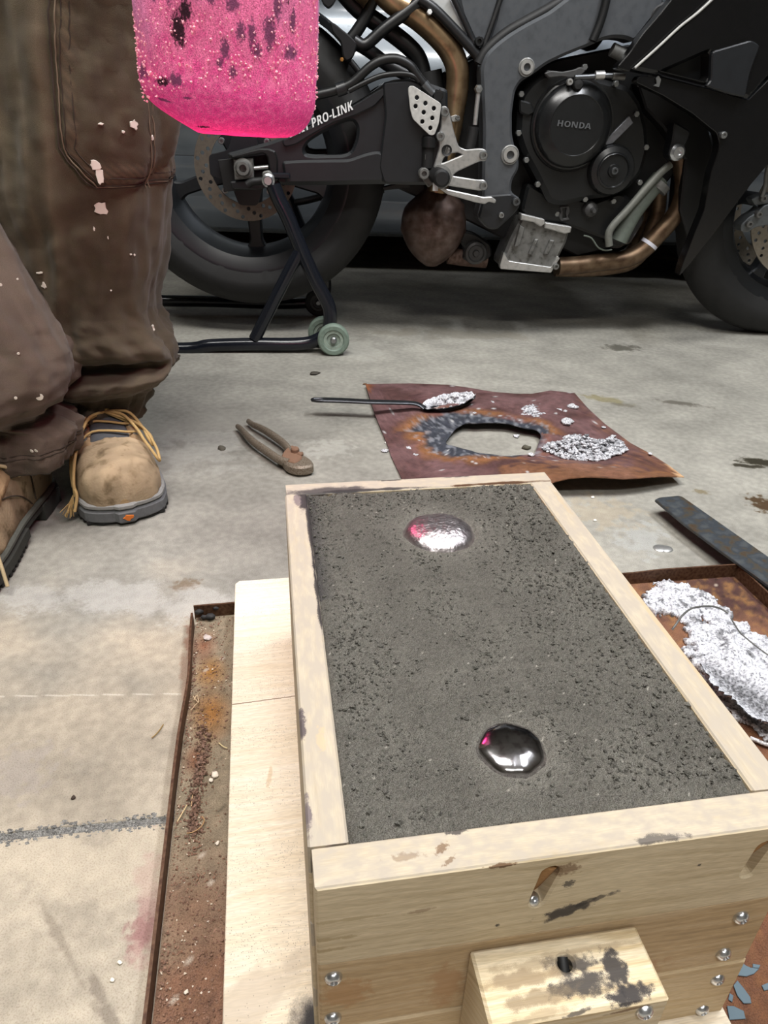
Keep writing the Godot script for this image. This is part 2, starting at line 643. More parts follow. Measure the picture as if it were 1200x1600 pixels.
func room() -> void:
	floor_spots = [
		[0.6051, -1.0415, 0.045, 0.016, 0.1, s8(38, 34, 22), 0.9],
		[0.5755, -1.0252, 0.03, 0.008, 0.1, s8(40, 36, 25), 0.85],
		[0.5399, -0.8965, 0.02, 0.03, 0.1, s8(62, 42, 20), 0.85, 1.1],
		[0.4201, -1.3106, 0.05, 0.018, 0.5, s8(122, 112, 70), 0.5],
		[0.5659, -1.3024, 0.05, 0.012, 0.3, s8(84, 80, 72), 0.75],
		[0.4494, -1.2821, 0.03, 0.01, 0.3, s8(100, 96, 84), 0.6],
		[0.4641, -0.9307, 0.012, 0.008, 0.3, s8(110, 96, 66), 0.6],
		[0.5504, -1.6714, 0.05, 0.03, 0, s8(70, 68, 60), 0.7],
		[0.499, -1.9213, 0.4, 0.06, 0, s8(120, 112, 98), 0.25],
		[-0.2225, -0.6587, 0.018, 0.012, -0.3, s8(118, 102, 84), 0.75],
		[-0.1523, -0.2863, 0.01, 0.055, -0.25, s8(150, 112, 108), 0.55, 0.9],
		[-0.1508, -0.2704, 0.012, 0.012, 0, s8(130, 90, 88), 0.6, 0.9],
		[-0.1937, -0.5625, 0.006, 0.03, -0.3, s8(130, 92, 76), 0.6, 0.9],
		[-0.1832, -0.5068, 0.006, 0.05, -0.3, s8(140, 110, 92), 0.5, 0.9],
		[-0.265, -0.482, 0.16, 0.0008, -0.063, s8(205, 198, 186), 0.7, 0.3],
		[-0.197, -0.2574, 0.003, 0.05, -0.75, s8(128, 118, 104), 0.6, 0.7],
		[-0.1579, -0.223, 0.004, 0.03, -0.75, s8(120, 110, 98), 0.7, 0.8],
		[-0.2889, -0.3938, 0.03, 0.03, 0, s8(150, 142, 136), 0.5, 1.0],
		[-0.2763, -0.6233, 0.16, 0.035, 0, s8(196, 195, 192), 0.45, 1.0],
		[-0.2878, -1.029, 0.09, 0.09, 0, s8(186, 186, 180), 0.35, 1.0],
		[-0.07, -1.5947, 0.06, 0.1, 0, s8(182, 182, 174), 0.35, 1.0],
		[-0.0957, -1.0435, 0.04, 0.04, 0, s8(190, 190, 182), 0.4, 1.0],
		[0.1447, -1.754, 0.18, 0.05, 0, s8(122, 116, 104), 0.45, 1.0],
		[0.3337, -0.7933, 0.03, 0.05, 0.3, s8(170, 172, 170), 0.6, 1.0],
		[0.3003, -0.859, 0.05, 0.05, 0.3, s8(176, 160, 134), 0.4, 1.0],
		[-0.334, -1.1321, 0.2, 0.06, 0, s8(150, 148, 140), 0.45, 1.0],
		[-0.2132, -0.3199, 0.12, 0.03, 0, s8(190, 178, 158), 0.5, 1.0],
	]
	var m := mat("floor_concrete", Color.WHITE, 0.62, 0.0, 0.4)
	m.albedo_texture = ImageTexture.create_from_image(floor_image(1800, -1.5, -2.9, 3.0))
	m.uv1_scale = Vector3(1, 1, 1)
	m.detail_enabled = true
	m.detail_blend_mode = BaseMaterial3D.BLEND_MODE_MUL
	m.detail_uv_layer = BaseMaterial3D.DETAIL_UV_2
	m.detail_albedo = ramp_tex(34, 0.16, 4, [[0.0, Color(0.74, 0.72, 0.69)], [0.28, Color(0.93, 0.92, 0.91)], [0.55, Color(1, 1, 1)], [1.0, Color(1, 1, 1)]], 1024)
	relief(m, ramp_tex(35, 0.22, 4, [[0.0, Color.BLACK], [1.0, Color.WHITE]], 1024), 0.05)
	# the joint between the two slabs runs aslant under the tray
	var ja := Vector3(-0.2755, 0, -0.3343)
	var jb := Vector3(-0.1605, 0, -0.353)
	var dir := (jb - ja).normalized()
	var far := ja - dir * 4.0
	var far2 := jb + dir * 4.0
	var back := Vector3(-dir.z, 0, dir.x)
	if back.z > 0:
		back = -back
	var half := 0.0036
	var g := Geo.new()
	g.us = Vector2(1.0 / 3.0, 1.0 / 3.0)
	var put := func(p: Vector3) -> Vector3: return p
	var tl := Vector3(-4.2, 0, -5.2)
	var tr := Vector3(4.2, 0, -5.2)
	var rows := [far + back * half, far2 + back * half, far2 - back * half, far - back * half]
	floor_quad(g, tl, tr, rows[1], rows[0])
	floor_quad(g, rows[3], rows[2], Vector3(4.2, 0, 3.0), Vector3(-4.2, 0, 3.0))
	var dn := Vector3(0, -0.006, 0)
	floor_quad(g, rows[0], rows[1], rows[1] + dn, rows[0] + dn)
	floor_quad(g, rows[3] + dn, rows[2] + dn, rows[2], rows[3])
	var fl := MeshInstance3D.new()
	fl.name = "floor"
	fl.mesh = with_uv2(g, 4.0)
	fl.material_override = m
	add_child(fl)
	fl.set_meta("kind", "structure")
	var jm := vmat("joint_grit", 0.9)
	relief(skin(jm, ramp_tex(36, 0.05, 4, [[0.0, Color(0.4, 0.4, 0.42)], [0.5, Color(0.8, 0.8, 0.8)], [1.0, Color(1, 1, 1)]]), 30.0), mats["fine_tex"], 0.2)
	var r := rng(5)
	var pts := PackedVector3Array()
	var cols := PackedColorArray()
	var nn := 400
	for k in nn:
		var f := float(k) / (nn - 1)
		var mid := ja.lerp(jb, -1.5 + 5.0 * f)
		for q in 5:
			var e := (q - 2) / 2.0
			pts.append(mid + back * half * 1.02 * e + Vector3(0, -0.0022 + r.randf() * 0.0022 - absf(e) * 0.0006, 0))
			var s := r.randf_range(0.45, 0.75) if r.randf() < 0.8 else 0.3
			cols.append(Color(s, s * 0.98, s * 0.93))
	g = Geo.new()
	g.grid(pts, nn, 5, false, Vector2.ZERO, Vector2.ONE, cols)
	for k in 1400:
		var mid := ja.lerp(jb, r.randf_range(-0.6, 1.4)) + back * r.randfn(0.0, half * 0.85)
		var s := r.randf_range(0.0005, 0.0018)
		var v := r.randf_range(0.34, 0.66)
		g.col = Color(v, v * 0.97, v * 0.9)
		g.crumb(mid + Vector3(0, -0.0002 if absf((mid - ja).dot(back)) > half else -0.0012, 0), Vector3(s * 1.4, s * 0.6, s), r)
	part("joint_filler", g, jm, fl).set_meta("kind", "stuff")
	g = Geo.new()
	g.box(Vector3(0, -0.06, -1.1), Vector3(8.4, 0.1, 8.2), 0.0)
	part("slab", g, mats["concrete_wall"], fl)
	var wm: StandardMaterial3D = mats["concrete_wall"]
	for w: Array in [["wall_back", Vector3(0, 1.3, -5.25), Vector3(8.6, 2.7, 0.12)], ["wall_front", Vector3(0, 1.3, 3.05), Vector3(8.6, 2.7, 0.12)], ["wall_left", Vector3(-4.25, 1.3, -1.1), Vector3(0.12, 2.7, 8.3)], ["wall_right", Vector3(4.25, 1.3, -1.1), Vector3(0.12, 2.7, 8.3)], ["ceiling", Vector3(0, 2.56, -1.1), Vector3(8.6, 0.12, 8.4)]]:
		g = Geo.new()
		g.box(w[1], w[2], 0.0)
		struct_piece(w[0], g, wm)

func floor_quad(g: Geo, a: Vector3, b: Vector3, d: Vector3, e: Vector3) -> void:
	var k := g.v.size()
	g.quad(a, b, d, e)
	for q in range(k, g.v.size()):
		var p := g.v[q]
		g.t[q] = Vector2((p.x + 1.5) / 3.0, (p.z + 2.9) / 3.0)
		if absf(p.y) < 0.001:
			g.n[q] = Vector3.UP
	if (d - a).cross(b - a).y < 0 and absf(a.y - d.y) < 0.001:
		for q in range(g.i.size() - 6, g.i.size(), 3):
			var w := g.i[q + 1]
			g.i[q + 1] = g.i[q + 2]
			g.i[q + 2] = w

func with_uv2(g: Geo, per_metre: float) -> ArrayMesh:
	var a := []
	a.resize(Mesh.ARRAY_MAX)
	a[Mesh.ARRAY_VERTEX] = g.v
	a[Mesh.ARRAY_NORMAL] = g.n
	a[Mesh.ARRAY_TEX_UV] = g.t
	var t2 := PackedVector2Array()
	for p in g.v:
		t2.append(Vector2(p.x, p.z) * per_metre)
	a[Mesh.ARRAY_TEX_UV2] = t2
	a[Mesh.ARRAY_INDEX] = g.i
	var m := ArrayMesh.new()
	m.add_surface_from_arrays(Mesh.PRIMITIVE_TRIANGLES, a)
	return m

# ==================================================================== the wooden flask and what lies in it
var flask_at := Vector3(-0.0244, 0.0, -0.1779)
var flask_turn := 0.177

# pine or ply: grain runs along the picture's width; len and high in metres
func wood_image(w: int, h: int, s: int, len: float, high: float, base: Color, dark: Color, pale: Color, streak := 1.0, dust := 0.0) -> Image:
	var b := PackedByteArray()
	b.resize(w * h * 3)
	var n1 := fnoise(s, 1.0, 3)
	var n2 := fnoise(s + 1, 1.0, 3)
	var n3 := fnoise(s + 2, 1.0, 2)
	var k := 0
	for y in h:
		var wy := float(y) / h * high
		for x in w:
			var wx := float(x) / w * len
			var bend := n1.get_noise_2d(wx * 9.0, wy * 14.0)
			var line := n2.get_noise_2d(wx * 7.0, (wy + bend * 0.004) * 210.0)
			var fib := n3.get_noise_2d(wx * 90.0, wy * 1500.0)
			var a := clampf(0.32 + line * 0.62 * streak + bend * 0.30, 0.0, 1.0)
			var c := pale.lerp(base, clampf(a * 2.0, 0, 1)).lerp(dark, clampf(a * 2.0 - 1.0, 0, 1) * 0.8)
			var f := 1.0 + fib * 0.09
			b[k] = clampi(int(c.r * f * 255.0), 0, 255)
			b[k + 1] = clampi(int(c.g * f * 255.0), 0, 255)
			b[k + 2] = clampi(int(c.b * f * 255.0), 0, 255)
			k += 3
	return Image.create_from_data(w, h, false, Image.FORMAT_RGB8, b)

func wood_mat(called: String, im: Image) -> StandardMaterial3D:
	var m := mat(called, Color.WHITE, 0.68, 0.0, 0.35)
	m.albedo_texture = ImageTexture.create_from_image(im)
	return m

# a planed board, length along x, standing on y = 0, front face at z = 0
func board(called: String, parent: Node3D, len: float, high: float, thick: float, m: Material, at: Vector3, turn := 0.0, holes: Array = []) -> MeshInstance3D:
	var g := Geo.new()
	g.us = Vector2(1.0 / len, 1.0 / (high + thick))
	g.extrude(rect(0, 0, len, high), -thick, 0.0, 0.0011, holes)
	var o := part(called, g, m, parent)
	o.position = at
	o.rotation.y = turn
	return o

func pan_screw(parent: Node3D, at: Vector3, out: Vector3, r := 0.0042, called := "screw") -> void:
	var g := Geo.new()
	g.lathe(PackedVector2Array([Vector2(0.0, 0.0013), Vector2(r * 0.34, 0.0013), Vector2(r * 0.42, 0.0029), Vector2(r * 0.62, 0.0027), Vector2(r * 0.88, 0.0017), Vector2(r, 0.0005), Vector2(r, -0.002), Vector2(0, -0.002)]), 18, along(Vector3.ZERO, out), true)
	var o := part(called, g, mats["zinc"], parent)
	o.position = at

func dust_over(im: Image, v0: float, v1: float, col: Color, strength: float, s: int) -> void:
	var nz := fnoise(s, 0.02, 4)
	for y in range(int(v0 * im.get_height()), int(v1 * im.get_height())):
		for x in im.get_width():
			var a := clampf(strength + nz.get_noise_2d(x, y * 2) * 0.5, 0.0, 1.0)
			im.set_pixel(x, y, im.get_pixel(x, y).lerp(col, a))

func flask() -> void:
	var base := s8(190, 174, 146)
	var dark := s8(164, 146, 114)
	var pale := s8(202, 187, 160)
	var film := s8(168, 158, 144)
	var soot := s8(46, 43, 44)
	var brown := s8(92, 66, 46)
	var w := 0.2322
	var th := 0.0195
	# ---- the cope: four boards pocket-screwed together
	var c := thing("flask_cope_frame", "upper pine frame holding the dark sand, with pocket holes in its near board", "mould frame", Vector3(flask_at.x, 0.1363, flask_at.z), flask_turn)
	var h := 0.0572
	var im := wood_image(1024, 340, 41, w, h + th, base, dark, pale)
	dust_over(im, h / (h + th), 1.0, film, 0.75, 3)
	var px := 1024.0 / w
	var py := 340.0 / (h + th)
	for b: Array in [[0.1165, 0.0150, 0.016, 0.0042, 0.35, soot, 0.8], [0.128, 0.0205, 0.012, 0.002, 0.35, soot, 0.55], [0.1110, 0.0470, 0.007, 0.004, 0.0, brown, 0.55], [0.1140, 0.0360, 0.003, 0.003, 0.0, soot, 0.6], [0.1540, 0.0590, 0.014, 0.0026, 0.0, soot, 0.55], [0.0800, 0.0560, 0.007, 0.0016, 0.0, brown, 0.8], [0.0560, 0.0680, 0.004, 0.0020, 0.6, brown, 0.6], [0.0580, 0.0620, 0.004, 0.0012, 0.6, brown, 0.5], [0.040, 0.0665, 0.008, 0.002, 0.0, brown, 0.3], [0.046, 0.0315, 0.008, 0.0012, 0.1, brown, 0.3], [0.0640, 0.0750, 0.0050, 0.0014, 0.0, soot, 0.7], [0.083, 0.0115, 0.0012, 0.0012, 0.0, soot, 0.8], [0.006, 0.012, 0.012, 0.0012, 0.0, dark, 0.8], [0.006, 0.020, 0.014, 0.0014, 0.0, dark, 0.8], [0.012, 0.033, 0.02, 0.0012, 0.0, dark, 0.6], [0.178, 0.0360, 0.001, 0.001, 0.0, soot, 0.7]]:
		blot(im, b[0] * px, b[1] * py, b[2] * px, b[3] * px, b[4], b[5], b[6], 0.7)
	var slot := func(x0: float, y0: float, x1: float, y1: float, r: float) -> PackedVector2Array:
		var o := PackedVector2Array()
		var d := (Vector2(x1, y1) - Vector2(x0, y0)).angle()
		for k in 9:
			o.append(Vector2(x1, y1) + Vector2.from_angle(d - PI / 2 + PI * k / 8.0) * r)
		for k in 9:
			o.append(Vector2(x0, y0) + Vector2.from_angle(d + PI / 2 + PI * k / 8.0) * r * 0.8)
		return o
	var holes := [slot.call(0.1005, 0.0255, 0.1042, 0.0455, 0.0044), slot.call(0.2066, 0.0240, 0.2100, 0.0420, 0.0042)]
	var fb := board("board", c, w, h, th, wood_mat("cope_near_board", im), Vector3(0.0008, 0, 0), 0.0, holes)
	var hole_m := skin(mat("drilled_wood", s8(158, 118, 74), 0.85), mats["worn_tex"], 60.0)
	for k in 2:
		var p := Vector2(0.1005, 0.0255) if k == 0 else Vector2(0.2066, 0.0240)
		var g := Geo.new()
		var pts := PackedVector3Array()
		for q in 8:
			var f := q / 7.0
			pts.append(Vector3(p.x + f * 0.0045, p.y - 0.004 + f * 0.026, -0.0125 + 0.0065 * f))
		g.tube(pts, 0.0050, 12, true)
		part("pocket_hole", g, hole_m, fb)
	pan_screw(fb, Vector3(0.0998, 0.0225, -0.0035), Vector3(0.1, 0.75, 0.65), 0.0034)
	im = wood_image(768, 256, 47, 0.3273, h + th, base, dark, pale)
	dust_over(im, h / (h + th), 1.0, film, 0.85, 5)
	px = 768.0 / 0.3273
	py = 256.0 / (h + th)
	# left board: u runs from the near end to the far end, its top is the last quarter
	for b: Array in [[0.318, 0.0610, 0.026, 0.0070, 0.0, soot, 0.9], [0.270, 0.0585, 0.075, 0.0034, 0.0, soot, 0.9], [0.190, 0.0586, 0.05, 0.0030, 0.0, soot, 0.85], [0.318, 0.066, 0.012, 0.006, 0.0, s8(78, 66, 78), 0.5], [0.071, 0.0755, 0.014, 0.0030, 0.0, s8(70, 62, 66), 0.8], [0.016, 0.0755, 0.012, 0.0026, 0.0, s8(86, 76, 82), 0.7], [0.06, 0.066, 0.01, 0.004, 0.0, s8(196, 170, 132), 0.5]]:
		blot(im, b[0] * px, b[1] * py, b[2] * px, b[3] * px, b[4], b[5], b[6], 0.6)
	var skew := 0.0109
	# its front face looks inwards (to +x), so the top's first texels lie at the sand
	board("board", c, 0.3273, h, 0.0180, wood_mat("cope_left_board", im), Vector3(0.0172, 0, -0.0196), PI / 2 - skew)
	im = wood_image(768, 256, 51, 0.3273, h + th, base, dark, pale)
	dust_over(im, h / (h + th), 1.0, film, 0.85, 7)
	blot(im, 80, 240, 60, 8, 0.0, s8(178, 160, 132), 0.6)
	blot(im, 500, 250, 160, 8, 0.0, s8(188, 164, 128), 0.6)
	var right := wood_mat("cope_right_board", im)
	board("board", c, 0.3273, h, th, right, Vector3(0.2164, 0, -0.3469), -PI / 2 - skew)
	im = wood_image(768, 256, 53, w, h + th, base, dark, pale)
	dust_over(im, h / (h + th), 1.0, film, 0.9, 9)
	px = 768.0 / w
	py = 256.0 / (h + th)
	# far board: turned to face the sand
	for b: Array in [[0.036, 0.0610, 0.040, 0.0075, 0.0, s8(70, 66, 66), 0.9], [0.070, 0.0590, 0.05, 0.0030, 0.0, soot, 0.8], [0.150, 0.0755, 0.014, 0.0018, 0.0, soot, 0.6], [0.175, 0.0586, 0.045, 0.0028, 0.0, s8(70, 44, 26), 0.9], [0.09, 0.0750, 0.014, 0.0016, 0.0, soot, 0.7]]:
		blot(im, b[0] * px, b[1] * py, b[2] * px, b[3] * px, b[4], b[5], b[6], 0.6)
	board("board", c, w, h, th, wood_mat("cope_far_board", im), Vector3(0.0040, 0, -0.3469 - th * 0 - 0.0), 0.0).position = Vector3(0.0040, 0, -0.3469)
	# ---- the drag: two courses of boards with a block screwed over the joint
	var d := thing("flask_drag_frame", "lower pine frame of screwed boards with a scorched block on its near side", "mould frame", Vector3(flask_at.x, 0.027, flask_at.z), flask_turn)
	for course in 2:
		var y0 := 0.052 if course == 1 else 0.0
		var hh := 0.0570 if course == 1 else 0.0516
		var bm := s8(176, 152, 118) if course == 1 else s8(182, 160, 126)
		im = wood_image(1024, 320, 61 + course * 7, w, hh + th, bm, bm.darkened(0.2), bm.lightened(0.12))
		px = 1024.0 / w
		if course == 1:
			blot(im, 0.165 * px, 0.006 * px, 0.02 * px, 0.012 * px, 0.0, s8(158, 118, 84), 0.5)
			blot(im, 0.16 * px, 0.0012 * px, 0.006 * px, 0.0016 * px, 0.0, soot, 0.7)
			blot(im, 0.012 * px, 0.028 * px, 0.014 * px, 0.012 * px, 0.0, s8(160, 118, 78), 0.5)
			blot(im, 0.062 * px, 0.02 * px, 0.01 * px, 0.02 * px, 0.0, s8(162, 122, 86), 0.5)
		var m := wood_mat("drag_near_board", im)
		var inn := 0.0008 if course == 1 else 0.0
		board("board", d, w - 0.0015, hh, th, m, Vector3(0.0012, y0, -inn))
		board("board", d, w, hh, th, m, Vector3(0.0040, y0, -0.3469))
		board("board", d, 0.3273, hh, 0.0180, right, Vector3(0.0172, y0, -0.0196), PI / 2 - skew)
		board("board", d, 0.3273, hh, th, right, Vector3(0.2160, y0, -0.3469), -PI / 2 - skew)
	for p: Vector2 in [Vector2(0.0080, 0.0980), Vector2(0.0074, 0.0625), Vector2(0.2154, 0.0950), Vector2(0.2151, 0.0623), Vector2(0.2185, 0.0371), Vector2(0.2178, 0.0056), Vector2(0.0090, 0.0371), Vector2(0.0085, 0.0070)]:
		pan_screw(d, Vector3(p.x, p.y, -0.0006), Vector3(0, 0, 1))
	im = wood_image(512, 640, 71, 0.0835, 0.10, s8(196, 178, 146), s8(172, 150, 112), s8(208, 194, 168), 1.1)
	px = 512.0 / 0.0835
	# picture rows: y - z of the block, from its foot up; the top face is the last third
	for b: Array in [[0.046, 0.081, 0.016, 0.0060, 0.0, soot, 0.8], [0.044, 0.091, 0.013, 0.0055, 0.0, s8(66, 62, 60), 0.85], [0.0645, 0.086, 0.0060, 0.0110, 0.0, soot, 0.85], [0.066, 0.0735, 0.012, 0.0050, 0.15, soot, 0.9], [0.020, 0.088, 0.020, 0.0045, 0.0, s8(138, 120, 96), 0.7], [0.022, 0.071, 0.02, 0.003, 0.1, s8(150, 132, 104), 0.6], [0.025, 0.079, 0.018, 0.0045, 0.1, s8(120, 104, 82), 0.6], [0.03, 0.0935, 0.024, 0.0030, 0.0, s8(150, 132, 106), 0.55], [0.055, 0.0965, 0.028, 0.0018, 0.0, s8(150, 132, 106), 0.5], [0.040, 0.0695, 0.008, 0.0014, 0.2, soot, 0.6], [0.066, 0.0655, 0.012, 0.0012, 0.1, brown, 0.6]]:
		blot(im, b[0] * px, b[1] * px, b[2] * px, b[3] * px, b[4], b[5], b[6], 0.6)
	var g := Geo.new()
	g.us = Vector2(1.0 / 0.0835, 1.0 / 0.1)
	g.uo = Vector2(0, 0.0335 / 0.1)
	# plan outline with a blind drill hole open to the top
	var plan := fillet(rect(0, 0, 0.0835, 0.0335), 0.0008, 1)
	g.extrude(plan, 0.0, 0.0665, 0.0014, [circle(Vector2(0.0425, 0.0215), 0.0036, 14)], Transform3D(Basis(Vector3(1, 0, 0), Vector3(0, 0, -1), Vector3(0, 1, 0)), Vector3(0, 0, 0.0335)))
	var bl := part("clamp_block", g, wood_mat("block_wood", im), d)
	bl.position = Vector3(0.0725, 0.0371, 0)
	g = Geo.new()
	g.tube(PackedVector3Array([Vector3(0.0425, 0.0650, 0.0085), Vector3(0.0420, 0.0630, 0.0125), Vector3(0.0415, 0.0600, 0.0160)]), 0.0026, 10)
	part("drill_groove", g, mats["deep_black"], bl)
	pan_screw(bl, Vector3(0.0725, 0.0595, 0.0335), Vector3(0, 0, 1))
	pan_screw(bl, Vector3(0.0125, 0.0180, 0.0335), Vector3(0, 0, 1))
	sand()
	plywood()

func sand() -> void:
	var top := 0.1935 - 0.0008
	var nx := 196
	var nz := 316
	var x0 := 0.006
	var x1 := 0.228
	var z0 := -0.008
	var z1 := -0.358
	var n1 := fnoise(81, 22.0, 3)
	var n2 := fnoise(82, 170.0, 4)
	var n3 := fnoise(83, 420.0, 2)
	var n4 := fnoise(84, 14.0, 3)
	var r := rng(8)
	var pools := [[Vector2(0.1180, -0.2765), 0.0290, 1.05], [Vector2(0.1060, -0.0625), 0.0190, 1.04]]
	var pts := PackedVector3Array()
	var cols := PackedColorArray()
	for j in nz:
		var z := lerpf(z0, z1, j / float(nz - 1))
		for k in nx:
			var x := lerpf(x0, x1, k / float(nx - 1))
			var sk := -z * 0.0109
			var a := n1.get_noise_2d(x, z)
			var b := n2.get_noise_2d(x, z)
			var f := n3.get_noise_2d(x, z)
			var e := n4.get_noise_2d(x + 3.0, z)
			# how loose the sand is: crumbly along the right side, the far left corner and the near left
			var edge_l := x - 0.0172 - sk
			var edge_r := 0.2122 + sk * 1.6 - x
			var edge_n := -z - 0.0200
			var edge_f := z + 0.3480
			var loose := clampf(1.0 - edge_r / 0.075, 0.0, 1.0) * 0.9 + clampf(1.0 - edge_f / 0.05, 0, 1) * 0.5 + clampf(1.0 - edge_l / 0.05, 0, 1) * 0.35 + maxf(0.0, e) * 0.8
			loose = clampf(loose, 0.06, 1.2)
			var y := a * 0.0016 + b * (0.0004 + 0.0017 * loose) + f * (0.00035 + 0.0006 * loose) - maxf(0.0, -b - 0.10) * 0.0022 * loose
			var inside := minf(minf(edge_l, edge_r), minf(edge_n, edge_f))
			if inside < 0.004:
				y -= (0.004 - maxf(inside, 0.0)) * 0.35
			if inside < 0.0:
				y -= 0.0012 + -inside * 0.5
			var dark := 0.0
			for p: Array in pools:
				var dist: float = Vector2(x, z).distance_to(p[0]) / p[1]
				if dist < 1.0:
					y -= 0.004
				elif dist < 1.22:
					y += 0.0012 * sin((dist - 1.0) / 0.22 * PI) - 0.0008
				if dist < 1.7:
					y *= 0.55
					dark = clampf((1.7 - dist) / 0.7, 0.0, 1.0)
			pts.append(Vector3(x, top + y, z))
			var s := 0.150 * (1.0 + e * 0.16 + a * 0.12 + r.randf_range(-0.2, 0.2)) * (1.0 + dark * 0.25)
			var cl := Color(s * 1.0, s * 0.955, s * 0.85)
			if r.randf() < 0.0016:
				cl = Color(0.42, 0.40, 0.36)
			elif r.randf() < 0.012:
				cl = cl * 0.55
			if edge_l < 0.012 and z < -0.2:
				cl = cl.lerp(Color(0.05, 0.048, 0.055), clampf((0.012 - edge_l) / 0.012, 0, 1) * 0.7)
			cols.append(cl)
	var g := Geo.new()
	g.grid(pts, nz, nx, false, Vector2.ZERO, Vector2.ONE, cols)
	# loose crumbs on top
	for k in 15000:
		var x := r.randf_range(0.022, 0.212)
		var z := r.randf_range(-0.026, -0.344)
		var crumbly := clampf((x - 0.13) / 0.08, 0, 1) + clampf((-z - 0.3) / 0.04, 0, 1) * 0.7 + clampf((0.05 - x) / 0.03, 0, 1) * 0.5
		crumbly = crumbly * 0.8 + clampf(n4.get_noise_2d(x + 3.0, z) * 1.6 - 0.1, 0.0, 0.8) + clampf(n1.get_noise_2d(x, z + 2.0) * 1.2, 0, 0.5)
		if r.randf() > crumbly * 0.75 + 0.04:
			continue
		var ok := true
		for p: Array in pools:
			if Vector2(x, z).distance_to(p[0]) < p[1] * 1.15:
				ok = false
		if not ok:
			continue
		var sz := r.randf_range(0.0004, 0.0013) * (1.0 if r.randf() < 0.9 else 1.6)
		var s := r.randf_range(0.10, 0.185)
		g.col = Color(s, s * 0.965, s * 0.86)
		g.crumb(Vector3(x, top + sz * 0.1 + n1.get_noise_2d(x, z) * 0.0016, z), Vector3(sz, sz * 0.75, sz), r)
	var m := vmat("foundry_sand", 0.95, 0.0, 0.25)
	relief(skin(m, ramp_tex(85, 0.22, 3, [[0.0, Color(0.3, 0.3, 0.3)], [0.4, Color(0.78, 0.77, 0.75)], [0.65, Color(1, 1, 1)], [1.0, Color(1, 1, 1)]]), 12.0), grey_tex(86, 0.25, 3), 0.10)
	single("moulding_sand", g, m, "dark grey packed sand filling the pine frame", "sand", Vector3(flask_at.x, 0, flask_at.z), flask_turn, "", "stuff")
	# the metal that rose in the two holes
	for k in 2:
		var p: Vector2 = pools[k][0]
		var rad: float = pools[k][1]
		var hi := 0.0085 if k == 0 else 0.0050
		var rings := 26
		var seg := 56
		var w1 := fnoise(91 + k, 1.3, 3)
		var w2 := fnoise(93 + k, 55.0 if k == 0 else 38.0, 3)
		var q := PackedVector3Array()
		for j in rings:
			var f := float(j) / (rings - 1)
			for s in seg:
				var ang := TAU * s / seg
				var rr := rad * (1.0 + w1.get_noise_2d(cos(ang) * 0.55, sin(ang) * 0.55) * 0.09)
				var ff := f * rr
				var pos := Vector2(cos(ang) * ff, sin(ang) * ff)
				var yy := hi * (1.0 - pow(f, 3.2)) - 0.0022 * pow(f, 14.0)
				if f > 0.86:
					yy -= 0.0012 * (f - 0.86) / 0.14
				yy += w2.get_noise_2d(pos.x, pos.y) * (0.0004 if k == 0 else 0.00006) * (1.0 - f * f)
				yy += w1.get_noise_2d(pos.x * 45.0, pos.y * 45.0) * (0.0010 if k == 0 else 0.00015) * (1.0 - f * 0.7)
				q.append(Vector3(pos.x, yy, pos.y))
		g = Geo.new()
		g.grid(q, rings, seg, true)
		g.orient(0)
		var mm := mat("cast_metal_%d" % k, s8(228, 222, 224) if k == 0 else s8(222, 222, 224), 0.34 if k == 0 else 0.13, 1.0)
		relief(skin(mm, ramp_tex(95 + k, 0.02, 4, [[0.0, Color(0.7, 0.64, 0.66)], [0.5, Color(0.95, 0.94, 0.94)], [1.0, Color(1, 1, 1)]]), 16.0), grey_tex(97 + k, 0.035, 4), 0.04 if k == 0 else 0.003)
		var loc := Vector3(p.x, 0.1935 - 0.0022, p.y)
		single("metal_disc", g, mm, "wrinkled pinkish disc of cast metal at the far end of the sand" if k == 0 else "smooth mirror-dark disc of cast metal at the near end of the sand", "casting", flask_at + loc.rotated(Vector3.UP, flask_turn), flask_turn)

